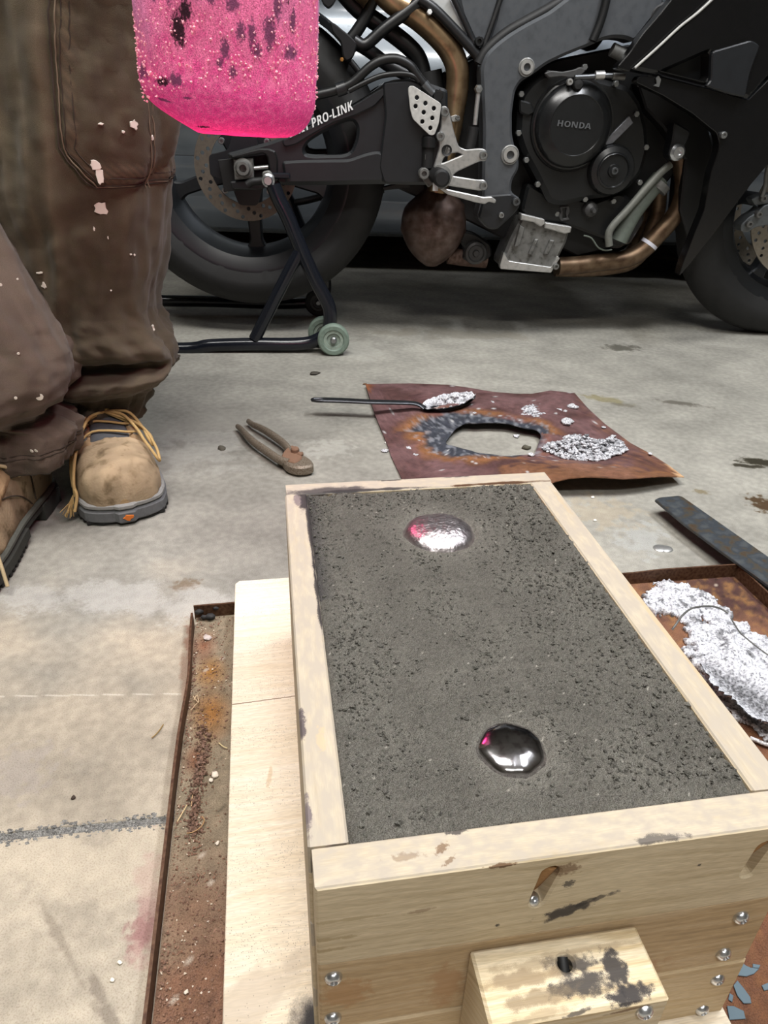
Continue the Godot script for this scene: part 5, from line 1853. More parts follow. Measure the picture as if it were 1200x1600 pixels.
func paint_spots(tr: Node3D) -> void:
	var white := mat("dried_paint", s8(214, 208, 196), 0.8)
	var r := rng(207)
	# height, angle, size across, size up, lift
	for q: Array in [[0.4140, 1.114, 0.0062, 0.0055, 0.004], [0.4040, 1.077, 0.0042, 0.0095, 0.004], [0.3668, 1.035, 0.0080, 0.0075, 0.003], [0.4542, 0.782, 0.0045, 0.0050, 0.007], [0.4465, 0.878, 0.0018, 0.0018, 0.006], [0.4538, 1.08, 0.0032, 0.0012, 0.006], [0.4422, 0.591, 0.0018, 0.0028, 0.007], [0.2790, 1.783, 0.0032, 0.0040, 0.0], [0.2938, 1.837, 0.0042, 0.0016, 0.0], [0.3140, 0.72, 0.0018, 0.0010, 0.0], [0.3125, 0.66, 0.0016, 0.0014, 0.0], [0.2100, 0.231, 0.0075, 0.0055, 0.001], [0.3450, 1.13, 0.0012, 0.0030, 0.0], [0.3350, 0.98, 0.0008, 0.0022, 0.0], [0.2720, 0.92, 0.0012, 0.0012, 0.0]]:
		var g := Geo.new()
		var p := leg_point(leg_a, q[0], q[1])
		var nn := leg_out(leg_a, q[0], q[1])
		var xf := Transform3D(Basis(Vector3(nn.z, 0, -nn.x).normalized(), Vector3.UP, nn), p + nn * q[4])
		var ring := PackedVector2Array()
		for k in 14:
			ring.append(Vector2(cos(TAU * k / 14.0) * q[2], sin(TAU * k / 14.0) * q[3]) * r.randf_range(0.65, 1.15))
		g.extrude(ring, -0.002, 0.0010, 0.0004, [], xf)
		part("paint_spot", g, white, tr)
	for q: Array in [[0.2900, 0.408, 0.0020, 0.0016], [0.2930, 0.22, 0.0016, 0.0016], [0.1785, 0.589, 0.0042, 0.0030], [0.1848, 0.814, 0.0018, 0.0014], [0.1142, 0.956, 0.0020, 0.0026], [0.1150, 0.914, 0.0018, 0.0022], [0.2268, 0.662, 0.0016, 0.0030]]:
		var g := Geo.new()
		var p := leg_point(leg_b, q[0], q[1])
		var nn := leg_out(leg_b, q[0], q[1])
		var xf := Transform3D(Basis(Vector3(nn.z, 0, -nn.x).normalized(), Vector3.UP, nn), p)
		g.extrude(circle(Vector2.ZERO, q[2], 9), -0.002, 0.0008, 0.0003, [], xf)
		part("paint_spot", g, white, tr)

# toe tip at p, the boot pointing to the camera turned by t; s runs from toe to heel
func boot(o: Node3D, lea: Material, p: Vector3, t: float, laced: bool) -> void:
	var b := Node3D.new()
	b.name = "boot"
	b.position = p
	b.rotation.y = t
	o.add_child(b, true)
	var len := 0.292
	var prof := [[0.0, 0.006, 0.036], [0.006, 0.020, 0.050], [0.018, 0.032, 0.061], [0.05, 0.043, 0.070], [0.12, 0.0505, 0.077], [0.22, 0.0535, 0.082], [0.30, 0.0525, 0.083], [0.38, 0.0495, 0.086], [0.46, 0.0455, 0.093], [0.54, 0.0425, 0.104], [0.62, 0.0410, 0.118], [0.70, 0.0405, 0.130], [0.80, 0.0400, 0.136], [0.90, 0.0380, 0.134], [0.96, 0.0320, 0.126], [1.0, 0.018, 0.112]]
	var at := func(s: float) -> Vector2:
		for k in prof.size() - 1:
			if s <= prof[k + 1][0]:
				var f: float = (s - prof[k][0]) / (prof[k + 1][0] - prof[k][0])
				return Vector2(lerpf(prof[k][1], prof[k + 1][1], f), lerpf(prof[k][2], prof[k + 1][2], f))
		return Vector2(prof[prof.size() - 1][1], prof[prof.size() - 1][2])
	var y0 := 0.026
	var nz := fnoise(211 + int(laced), 30.0, 3)
	# surface point over the boot: e from -1 (left) to 1 (right) over the top
	var top := func(s: float, e: float) -> Vector3:
		var w: Vector2 = at.call(s)
		var a := PI * 0.5 - e * PI * 0.5
		var ca := cos(a)
		var sa := sin(a)
		var x := signf(ca) * pow(absf(ca), 0.72) * w.x
		var y := y0 + pow(absf(sa), 0.80) * (w.y - y0)
		return Vector3(x, y, -s * len)
	var rings: Array = []
	var cols := PackedColorArray()
	var n := 60
	for k in n:
		var f := k / float(n - 1)
		var s := f * f * 0.35 + f * 0.65
		var ring := PackedVector3Array()
		var seg := 44
		for q in seg:
			var v: Vector3
			if q < 30:
				v = top.call(s, -1.0 + 2.0 * q / 29.0)
			else:
				var w: Vector2 = at.call(s)
				v = Vector3(lerpf(w.x, -w.x, (q - 29) / 15.0), y0 - 0.002, -s * len)
			var d := nz.get_noise_3d(v.x, v.y, v.z)
			if v.y > y0 + 0.002:
				v += Vector3(signf(v.x) * absf(v.x) / 0.05, 0.6, 0).normalized() * d * 0.0025
				# creases over the vamp
				if s > 0.27 and s < 0.46:
					v.y -= 0.0016 * (0.5 + 0.5 * sin((s - 0.27) * 110.0 + v.x * 40.0))
			ring.append(v)
			var c := lin(172, 153, 126).lerp(lin(146, 128, 106), clampf((s - 0.28) * 4.0, 0, 1))
			c = c * (1.0 + d * 0.45)
			if v.y < 0.045:
				c = c * 0.92
			c.a = 1.0
			cols.append(c)
		rings.append(ring)
	var g := Geo.new()
	g.col = lin(170, 144, 110)
	g.loft(rings, true, cols)
	part("boot_upper", g, lea, b)
	# sole: outline a little wider than the upper, in two layers with a heel
	var outline := func(grow: float, s0: float, s1: float) -> PackedVector2Array:
		var l := PackedVector2Array()
		var r := PackedVector2Array()
		for k in 30:
			var fk := k / 29.0
			var s := lerpf(s0, s1, fk * fk if s0 < 0.03 else (1.0 - (1.0 - fk) * (1.0 - fk) if s1 > 0.95 else fk))
			var w: Vector2 = at.call(s)
			var ww := w.x
			if s < 0.05:
				ww = lerpf(0.055 * sqrt(clampf(s / 0.11, 0.0, 1.0)), w.x, clampf(s / 0.05, 0.0, 1.0) * 0.35) + 0.004
			if s > 0.9 and s1 > 0.95:
				ww = 0.040 * sqrt(clampf((1.02 - s) / 0.12, 0, 1))
			var zz := -s * len
			if k == 0 and s0 == 0.0:
				zz = grow
			l.append(Vector2(-ww - grow, zz))
			r.append(Vector2(ww + grow, zz))
		r.reverse()
		l.append_array(r)
		return l
	var flat := Basis(Vector3(1, 0, 0), Vector3(0, 0, 1), Vector3(0, 1, 0))
	var welt := skin(mat("welt_%d" % int(laced), s8(142, 142, 140) if laced else s8(84, 86, 80), 0.8), mats["worn_tex"], 14.0)
	var rub := skin(mat("sole_%d" % int(laced), s8(100, 102, 104) if laced else s8(54, 56, 52), 0.85), mats["worn_tex"], 14.0)
	g = Geo.new()
	g.extrude(outline.call(0.0045, 0.0, 1.0), 0.0225, 0.0300, 0.002, [], Transform3D(flat, Vector3.ZERO))
	part("welt", g, welt, b)
	g = Geo.new()
	g.extrude(outline.call(0.0060, 0.0, 0.55), 0.0035, 0.0215, 0.003, [], Transform3D(flat, Vector3.ZERO))
	g.extrude(outline.call(0.0030, 0.5, 0.74), 0.0130, 0.0222, 0.002, [], Transform3D(flat, Vector3.ZERO))
	g.extrude(outline.call(0.0055, 0.72, 1.0), 0.0, 0.0222, 0.003, [], Transform3D(flat, Vector3.ZERO))
	var sole := part("sole", g, rub, b)
	g = Geo.new()
	g.extrude(outline.call(0.0010, 0.02, 0.5), 0.0, 0.0036, 0.001, [], Transform3D(flat, Vector3.ZERO))
	for k in 14:
		for sd: float in [-1.0, 1.0]:
			var s := 0.05 + k * 0.034
			var w: Vector2 = at.call(s)
			g.box(Vector3(sd * (w.x + 0.001), 0.0045, -s * len), Vector3(0.010, 0.007, 0.0055), 0.001)
	part("tread", g, mats["rubber"], sole)
	if laced:
		g = Geo.new()
		g.col = lin(206, 112, 40)
		var ring := PackedVector2Array()
		var r := rng(3)
		for k in 12:
			ring.append(Vector2(cos(TAU * k / 12.0) * 0.0065, sin(TAU * k / 12.0) * 0.0045) * r.randf_range(0.6, 1.2))
		g.extrude(ring, -0.003, 0.0012, 0.0004, [], Transform3D(Basis.IDENTITY, Vector3(0.002, 0.0125, 0.0058)))
		part("orange_spot", g, mats["painted"], sole)
	# tongue, eyelet flaps, eyelets, laces
	var lace := skin(mat("lace_%d" % int(laced), s8(186, 156, 104) if laced else s8(176, 158, 124), 0.9), mats["worn_tex"], 60.0)
	var up := func(s: float, e: float, h: float) -> Vector3:
		var v: Vector3 = top.call(s, e)
		var mid := Vector3(0, 0.03, v.z)
		return v + (v - mid).normalized() * h
	g = Geo.new()
	var pts := PackedVector3Array()
	for j in 12:
		for k in 9:
			pts.append(up.call(lerpf(0.315, 0.66, j / 11.0), lerpf(-0.26, 0.26, k / 8.0), 0.0022 if k > 0 and k < 8 and j > 0 else -0.001))
	g.grid(pts, 12, 9)
	if g.n[50].y < 0:
		g.flip(0)
	part("tongue", g, skin(mat("tongue_%d" % int(laced), s8(72, 74, 78), 0.85), mats["worn_tex"], 20.0), b)
	for sd: float in [-1.0, 1.0]:
		g = Geo.new()
		pts = PackedVector3Array()
		cols = PackedColorArray()
		for j in 16:
			for k in 10:
				var s := lerpf(0.30, 0.68, j / 15.0)
				var e := sd * lerpf(0.24, 0.62, k / 9.0)
				pts.append(up.call(s, e, 0.0036 if k > 0 and k < 9 and j > 0 else -0.001))
				var c := lin(160, 134, 104) * (1.0 + nz.get_noise_2d(s * 0.3, e * 0.1) * 0.5)
				c.a = 1.0
				cols.append(c)
		g.grid(pts, 16, 10, false, Vector2.ZERO, Vector2.ONE, cols)
		if g.n[75].y < 0:
			g.flip(0)
		part("eyelet_flap", g, lea, b)
		for k in 4:
			var s := 0.345 + k * 0.075
			g = Geo.new()
			var c: Vector3 = up.call(s, sd * 0.32, 0.0042)
			var mid := Vector3(0, 0.03, c.z)
			g.lathe(PackedVector2Array([Vector2(0.0016, 0.0006), Vector2(0.003, 0.0012), Vector2(0.0042, 0.0006), Vector2(0.0045, -0.001), Vector2(0.0016, -0.001)]), 12, along(c, c - mid), false)
			part("eyelet", g, mats["bolt_steel"], b)
	for k in 4:
		var s := 0.345 + k * 0.075
		g = Geo.new()
		var path := PackedVector3Array()
		for q in 9:
			var e := lerpf(-0.33, 0.33, q / 8.0)
			path.append(up.call(s + 0.02 * sin(q * 0.8), e, 0.0056))
		g.tube(path, 0.0017, 7)
		part("lace", g, lace, b)
	# the bow: loops and loose ends fall over the vamp
	var knot: Vector3 = up.call(0.465, 0.0, 0.011)
	var ends: Array
	if laced:
		ends = [
			[knot, up.call(0.42, -0.20, 0.013), up.call(0.34, -0.36, 0.012), up.call(0.26, -0.50, 0.009), up.call(0.19, -0.64, 0.007), up.call(0.13, -0.82, 0.006), Vector3(-0.054, 0.036, -0.030), Vector3(-0.060, 0.018, -0.024)],
			[knot, up.call(0.42, -0.14, 0.016), up.call(0.34, -0.28, 0.014), up.call(0.26, -0.42, 0.010), up.call(0.18, -0.58, 0.008), up.call(0.13, -0.76, 0.007), Vector3(-0.056, 0.034, -0.034)],
			[knot, up.call(0.43, -0.26, 0.015), up.call(0.36, -0.42, 0.014), up.call(0.28, -0.58, 0.009), up.call(0.20, -0.72, 0.007), up.call(0.15, -0.86, 0.006)],
			[knot, up.call(0.42, 0.16, 0.015), up.call(0.34, 0.30, 0.012), up.call(0.26, 0.40, 0.008), up.call(0.20, 0.52, 0.007), up.call(0.175, 0.64, 0.007), up.call(0.20, 0.72, 0.007), up.call(0.28, 0.60, 0.011), up.call(0.38, 0.38, 0.014), knot],
			[knot, up.call(0.44, 0.24, 0.017), up.call(0.38, 0.42, 0.014), up.call(0.32, 0.50, 0.010), up.call(0.30, 0.62, 0.008), up.call(0.38, 0.52, 0.012), knot],
			[knot + Vector3(-0.004, 0.002, 0), up.call(0.52, 0.3, 0.010), up.call(0.60, 0.42, 0.008)],
			[knot + Vector3(0.004, 0.002, 0), up.call(0.52, -0.3, 0.010), up.call(0.60, -0.42, 0.008)],
		]
	else:
		ends = [
			[knot, up.call(0.46, 0.2, 0.010), up.call(0.36, 0.42, 0.006), up.call(0.29, 0.62, 0.005), up.call(0.24, 0.86, 0.005), Vector3(0.064, 0.030, -0.060), Vector3(0.072, 0.012, -0.048)],
			[knot, up.call(0.55, 0.4, 0.010), up.call(0.62, 0.7, 0.006)],
			[knot, up.call(0.48, -0.3, 0.012), up.call(0.36, -0.6, 0.010), up.call(0.40, -0.75, 0.010), knot],
		]
	for e: Array in ends:
		var path := PackedVector3Array()
		for v: Vector3 in e:
			path.append(v)
		g = Geo.new()
		g.tube(spline(path, 6), 0.0021, 7)
		part("lace", g, lace, b)
	if laced:
		# frayed end
		g = Geo.new()
		var r := rng(9)
		for k in 26:
			var s0 := Vector3(-0.058, 0.036, -0.036)
			g.tube(PackedVector3Array([s0, s0 + Vector3(-0.004 + r.randfn(0, 0.002), -0.010, 0.002), s0 + Vector3(-0.010 + r.randfn(0, 0.004), -0.026 + r.randfn(0, 0.003), 0.004 + r.randfn(0, 0.003))]), 0.0006, 4)
		part("frayed_lace_end", g, lace, b)
	# side seam lines
	for q: Array in [[0.44, 0.62, 0.86], [0.74, 0.66, 0.72]]:
		for sd: float in [-1.0, 1.0]:
			var path := PackedVector3Array()
			for k in 12:
				var f := k / 11.0
				path.append(up.call(lerpf(q[0], q[1] + 0.04, f), sd * lerpf(0.55, 0.97, f), 0.0018))
			g = Geo.new()
			g.tube(path, 0.0009, 5)
			part("stitch_seam", g, mats["seam_shadow"], b)

# ==================================================================== the crucible, still hot enough to glow pink to the camera
func crucible() -> void:
	var mid := Vector3(-0.1501, 0.5517, -0.7328)
	var at := Vector3(mid.x, 0.4525, mid.z)
	var o := thing("crucible", "pink glowing round-bottomed crucible crusted with grit, held up in front of the brown trousers", "crucible", at)
	o.rotation.z = deg_to_rad(-2.5)
	var rad := 0.0775
	var prof := PackedVector2Array()
	for k in 40:
		var f := k / 39.0
		if f < 0.25:
			prof.append(Vector2(lerpf(0.0, 0.048, f / 0.25), 0.0015 * (1.0 - f / 0.25)))
		elif f < 0.55:
			var a := (f - 0.25) / 0.30 * PI / 2
			prof.append(Vector2(0.048 + sin(a) * (rad - 0.0495), 0.033 - cos(a) * 0.033))
		else:
			prof.append(Vector2(rad - 0.0015 + 0.0030 * (f - 0.55) / 0.45, lerpf(0.033, 0.19, (f - 0.55) / 0.45)))
	var nz := fnoise(221, 22.0, 3)
	var pts := PackedVector3Array()
	var seg := 120
	for p in prof:
		for q in seg:
			var a := TAU * q / seg
			var d := nz.get_noise_3d(cos(a) * 0.07, p.y, sin(a) * 0.07) * 0.0022
			# the foot is knocked off a little on the left
			var cut := clampf(-cos(a) - 0.35, 0.0, 1.0) * clampf(1.0 - p.y / 0.045, 0.0, 1.0) * 0.022
			pts.append(Vector3(cos(a) * (p.x + d * minf(1.0, p.x * 30.0)), p.y + d * 0.5 + cut, sin(a) * (p.x + d * minf(1.0, p.x * 30.0))))
	var g := Geo.new()
	g.grid(pts, prof.size(), seg, true)
	g.orient(0)
	# heat map: u round the wall (0.25 faces the camera), v from the foot up
	var w := 1024
	var h := 512
	var n1 := fnoise(222, 0.006, 4)
	var n2 := fnoise(223, 0.05, 3)
	var n3 := fnoise(224, 0.30, 2)
	var b := PackedByteArray()
	b.resize(w * h * 3)
	var k := 0
	for y in h:
		var v := y / float(h)
		for x in w:
			var a := n1.get_noise_2d(x, y)
			var c := n2.get_noise_2d(x, y)
			var f := n3.get_noise_2d(x, y)
			# cooler and greyer upwards and to the left
			var cool := clampf((v - 0.66) * 2.2 + a * 0.7 + (x / float(w) - 0.27) * 1.6, 0.0, 1.0)
			var hot := Color(0.88, 0.24, 0.53)
			var warm := Color(0.85, 0.42, 0.58)
			var pale := Color(0.72, 0.50, 0.64)
			var q := hot.lerp(warm, clampf((v - 0.38) * 3.6 + c * 0.6, 0, 1)).lerp(pale, cool)
			var vv := 1.0 + c * 0.16 + f * 0.26 * clampf((v - 0.30) * 4.0, 0.0, 1.0)
			if f > 0.33 and v > 0.33 and c > -0.1:
				q = q.lerp(Color(0.25, 0.06, 0.14), 0.45)
			b[k] = clampi(int(q.r * vv * 255.0), 0, 255)
			b[k + 1] = clampi(int(q.g * vv * 255.0), 0, 255)
			b[k + 2] = clampi(int(q.b * vv * 255.0), 0, 255)
			k += 3
	var im := Image.create_from_data(w, h, false, Image.FORMAT_RGB8, b)
	# dark clinging slag: picture x, y of the photograph's face, width, height
	for s: Array in [[302, 80, 10, 17], [315, 57, 9, 11], [460, 15, 6, 15], [435, 73, 8, 20], [410, 80, 5, 15], [372, 100, 6, 12], [382, 127, 5, 7], [463, 95, 8, 10], [385, 45, 9, 9], [370, 12, 5, 8], [267, 150, 12, 7], [225, 138, 10, 14], [324, 201, 13, 4], [290, 30, 6, 16], [265, 43, 4, 5], [355, 40, 6, 8], [395, 78, 6, 11], [418, 98, 5, 8], [293, 145, 12, 9], [270, 10, 9, 5], [364, 117, 5, 6], [465, 55, 4, 14], [445, 42, 5, 13], [350, 205, 9, 2], [262, 175, 14, 4], [310, 165, 7, 3]]:
		var sx := clampf((s[0] - 348.0) / 146.0, -0.97, 0.97)
		var u := acos(sx) / TAU
		var py: float = (211.0 - s[1]) / 1850.0 + 0.0
		var v: float = 0.55 + (py - 0.033) / 0.157 * 0.45
		if py < 0.033:
			v = 0.25 + 0.30 * acos(clampf(1.0 - py / 0.033, 0, 1)) / (PI / 2)
		var sh := sqrt(maxf(0.15, 1.0 - sx * sx))
		var deep: bool = s[0] in [302, 315, 460, 324, 267]
		blot(im, u * w, v * h, s[2] * 1.35 / sh, s[3] * 1.0, 0.0, Color(0.13, 0.07, 0.10) if deep else Color(0.30, 0.17, 0.27), 0.9 if deep else 0.72, 0.55, 1.6)
	var tex := ImageTexture.create_from_image(im)
	var m := mat("hot_crucible", Color(1.0, 1.0, 1.0), 0.85, 0.0, 0.3)
	m.albedo_texture = tex
	m.emission_enabled = true
	m.emission = Color.WHITE
	m.emission_operator = BaseMaterial3D.EMISSION_OP_MULTIPLY
	m.emission_texture = tex
	m.emission_energy_multiplier = 0.30
	m.heightmap_enabled = true
	m.heightmap_texture = ramp_tex(225, 0.35, 3, [[0.0, Color.BLACK], [1.0, Color.WHITE]], 1024)
	m.heightmap_scale = 0.06
	part("crucible_wall", g, m, o)
	# inside and rim
	g = Geo.new()
	g.lathe(PackedVector2Array([Vector2(0.0, 0.02), Vector2(0.045, 0.021), Vector2(0.062, 0.045), Vector2(0.064, 0.186), Vector2(0.066, 0.193), Vector2(0.074, 0.194), Vector2(0.0788, 0.189)]), 60, Transform3D.IDENTITY, false)
	part("crucible_rim", g, skin(mat("crucible_inside", s8(120, 84, 92), 0.9), mats["worn_tex"], 12.0), o)
	# gritty crumbs baked on
	var r := rng(31)
	g = Geo.new()
	for q in 3200:
		var a := r.randf() * TAU
		var y := 0.020 + r.randf() * 0.17
		var dens := 0.35 + n1.get_noise_2d(a * 160.0, y * 2600.0) * 1.2 + (0.5 if y > 0.030 and y < 0.085 else 0.0)
		if r.randf() > dens:
			continue
		var rr := rad - 0.0006 if y > 0.033 else 0.048 + sin(acos(clampf(1.0 - y / 0.033, 0, 1))) * (rad - 0.0495)
		var s := r.randf_range(0.0005, 0.0014)
		g.crumb(Vector3(cos(a) * rr, y, sin(a) * rr), Vector3(s, s, s), r)
	var gm := mat("baked_grit", s8(240, 176, 190), 0.7)
	gm.emission_enabled = true
	gm.emission = s8(232, 120, 140)
	gm.emission_energy_multiplier = 0.2
	part("baked_grit", g, gm, o).set_meta("kind", "stuff")
	var l := OmniLight3D.new()
	l.name = "glow"
	l.light_color = Color(1.0, 0.28, 0.55)
	l.light_energy = 0.012
	l.light_size = 0.05
	l.omni_range = 12.0
	l.omni_attenuation = 2.0
	l.shadow_enabled = true
	l.position = Vector3(0, -0.03, 0.02)
	o.add_child(l)
	# lifting tongs: two steel arms from above
	var tg := thing("crucible_tongs", "long steel tongs gripping the top of the pink crucible", "tongs", at)
	for sd: float in [-1.0, 1.0]:
		g = Geo.new()
		g.tube(spline(PackedVector3Array([Vector3(sd * 0.0865, 0.165, 0), Vector3(sd * 0.088, 0.20, 0), Vector3(sd * 0.07, 0.26, 0), Vector3(sd * 0.012, 0.36, 0), Vector3(-sd * 0.02, 0.46, -0.02), Vector3(-sd * 0.03, 0.72, -0.10)]), 6), 0.0065, 10)
		part("arm", g, mats["rusty_steel"], tg)
		g = Geo.new()
		g.box(Vector3(sd * 0.0855, 0.155, 0), Vector3(0.008, 0.035, 0.05), 0.002)
		part("jaw", g, mats["rusty_steel"], tg)

# ==================================================================== the motorcycle, seen from its right side
# its own axes: x towards the front wheel, y up, z out of its right flank
var bike_at := Vector3(-0.315, 0, -1.75)
var bike_turn := deg_to_rad(5.0)

func plate(called: String, parent: Node3D, poly: PackedVector2Array, z0: float, z1: float, bev: float, m: Material, holes: Array = []) -> MeshInstance3D:
	var g := Geo.new()
	g.extrude(poly, z0, z1, bev, holes)
	return part(called, g, m, parent)

func pipe(called: String, parent: Node3D, pts: PackedVector3Array, r: float, m: Material, seg := 14, steps := 6) -> MeshInstance3D:
	var g := Geo.new()
	g.tube(spline(pts, steps), r, seg)
	return part(called, g, m, parent)

# a turned piece whose axis points out of the flank
func turned(called: String, parent: Node3D, at: Vector3, prof: PackedVector2Array, m: Material, seg := 28) -> MeshInstance3D:
	var g := Geo.new()
	g.lathe(prof, seg, along(Vector3.ZERO, Vector3(0, 0, 1)))
	var o := part(called, g, m, parent)
	o.position = at
	return o

func bolt(parent: Node3D, at: Vector3, r: float, m: Material, socket := true, called := "bolt") -> void:
	var p := PackedVector2Array([Vector2(0, r * 0.35), Vector2(r * 0.42, r * 0.35), Vector2(r * 0.48, r * 0.9), Vector2(r * 0.85, r * 0.9), Vector2(r, r * 0.7), Vector2(r, -r), Vector2(0, -r)])
	if not socket:
		p = PackedVector2Array([Vector2(0, r), Vector2(r * 0.8, r), Vector2(r, r * 0.75), Vector2(r, -r), Vector2(0, -r)])
	turned(called, parent, at, p, m, 14 if socket else 6)

func ring_bolt(parent: Node3D, at: Vector3, r: float) -> void:
	var o := turned("pivot_bolt", parent, at, PackedVector2Array([Vector2(r * 0.42, -r * 0.3), Vector2(r * 0.45, r * 0.25), Vector2(r * 0.8, r * 0.25), Vector2(r * 0.86, 0.0), Vector2(r * 0.95, r * 0.12), Vector2(r * 1.05, 0.0), Vector2(r * 1.05, -r * 0.3)]), mats["aluminium"], 20)
	turned("bolt_bore", o, Vector3(0, 0, -r * 0.2), PackedVector2Array([Vector2(0, 0), Vector2(r * 0.44, 0), Vector2(r * 0.44, -0.002), Vector2(0, -0.002)]), mats["deep_black"], 14)

func tyre(called: String, parent: Node3D, R: float, wide: float, rim_r: float, m: Material) -> MeshInstance3D:
	var seg := 220
	var prof := PackedVector2Array()
	var n := 26
	for k in n:
		var a := lerpf(-1.0, 1.0, k / float(n - 1))
		var z := wide * 0.5 * sin(a * PI * 0.5) * (1.0 if absf(a) < 0.8 else 1.0)
		var rr := rim_r + (R - rim_r) * pow(cos(a * PI * 0.5 * 0.999), 0.62)
		if absf(a) > 0.93:
			z = signf(a) * wide * 0.43
		prof.append(Vector2(rr, z))
	var pts := PackedVector3Array()
	for k in n:
		for q in seg:
			var ang := TAU * q / seg
			var rr := prof[k].x
			var z := prof[k].y
			# slanting tread grooves on the shoulders
			var u := absf(z) / (wide * 0.5)
			if u > 0.22 and u < 0.9:
				var ph := fmod(ang / TAU * 14.0 + (0.5 if z > 0 else 0.0) + u * 0.9, 1.0)
				if ph < 0.10:
					rr -= 0.004
			pts.append(Vector3(cos(ang) * rr, sin(ang) * rr, z))
	var g := Geo.new()
	g.grid(pts, n, seg, true)
	# orientation: normals outwards
	if g.n[(n / 2) * (seg + 1)].x < 0:
		g.flip(0)
	return part(called, g, m, parent)

func wheel(called: String, parent: Node3D, at: Vector3, R: float, wide: float, rim_r: float, rim_w: float, spokes: int, turn: float) -> MeshInstance3D:
	var w := tyre(called, parent, R, wide, rim_r, mats["rubber"])
	w.position = at
	var black: Material = mats["satin_black"]
	var h := rim_w * 0.5
	var g := Geo.new()
	g.lathe(PackedVector2Array([Vector2(rim_r - 0.028, -h * 0.55), Vector2(rim_r - 0.020, -h * 0.85), Vector2(rim_r + 0.006, -h), Vector2(rim_r + 0.010, -h * 1.06), Vector2(rim_r - 0.001, -h * 1.06), Vector2(rim_r - 0.026, -h * 0.9), Vector2(rim_r - 0.040, -h * 0.4), Vector2(rim_r - 0.042, 0.0), Vector2(rim_r - 0.040, h * 0.4), Vector2(rim_r - 0.026, h * 0.9), Vector2(rim_r - 0.001, h * 1.06), Vector2(rim_r + 0.010, h * 1.06), Vector2(rim_r + 0.006, h), Vector2(rim_r - 0.020, h * 0.85), Vector2(rim_r - 0.028, h * 0.55), Vector2(rim_r - 0.030, 0.0), Vector2(rim_r - 0.028, -h * 0.55)]), 90, along(Vector3.ZERO, Vector3(0, 0, 1)))
	part("rim", g, black, w)
	for k in spokes:
		var a := turn + TAU * k / spokes
		var d := Vector2.from_angle(a)
		var s := Vector2(-d.y, d.x)
		var poly := PackedVector2Array([d * 0.03 + s * 0.026, d * 0.10 + s * 0.016, d * (rim_r - 0.055) + s * 0.014, d * (rim_r - 0.036) + s * 0.024, d * (rim_r - 0.036) - s * 0.024, d * (rim_r - 0.055) - s * 0.014, d * 0.10 - s * 0.016, d * 0.03 - s * 0.026])
		plate("spoke", w, fillet(poly, 0.006, 2), -0.018, 0.018, 0.006, black)
	turned("hub", w, Vector3.ZERO, PackedVector2Array([Vector2(0, 0.07), Vector2(0.034, 0.07), Vector2(0.040, 0.060), Vector2(0.042, -0.06), Vector2(0.034, -0.07), Vector2(0, -0.07)]), black)
	return w

func rotor(parent: Node3D, at: Vector3, r0: float, r1: float, count: int, m: Material, turn := 0.0) -> MeshInstance3D:
	var holes: Array = [circle(Vector2.ZERO, r0, 48)]
	for k in count:
		var a := turn + TAU * k / count
		for q: Vector2 in [Vector2(0.25, 0.0), Vector2(0.52, 0.33), Vector2(0.78, 0.66)]:
			holes.append(circle(Vector2.from_angle(a + q.y * TAU / count) * lerpf(r0, r1, q.x), 0.0042, 8))
	var o := plate("brake_disc", parent, circle(Vector2.ZERO, r1, 72), -0.0022, 0.0022, 0.0, m, holes)
	o.position = at
	return o

func word(text: String, height: float, depth: float, m: Material, parent: Node3D, at: Vector3, turn: float, called := "lettering", squash := 1.0, lean := 0.0) -> void:
	var t := TextMesh.new()
	var f := SystemFont.new()
	f.font_names = PackedStringArray(["Droid Sans"])
	f.font_weight = 700
	t.font = f
	t.text = text
	t.font_size = 48
	t.pixel_size = height / 34.0
	t.depth = depth
	t.curve_step = 2.0
	var o := part_mesh(called, t, m, parent)
	var b := Basis(Vector3(squash, 0, 0), Vector3(lean, 1, 0), Vector3(0, 0, 1))
	o.transform = Transform3D(Basis(Vector3(0, 0, 1), turn) * b, at)

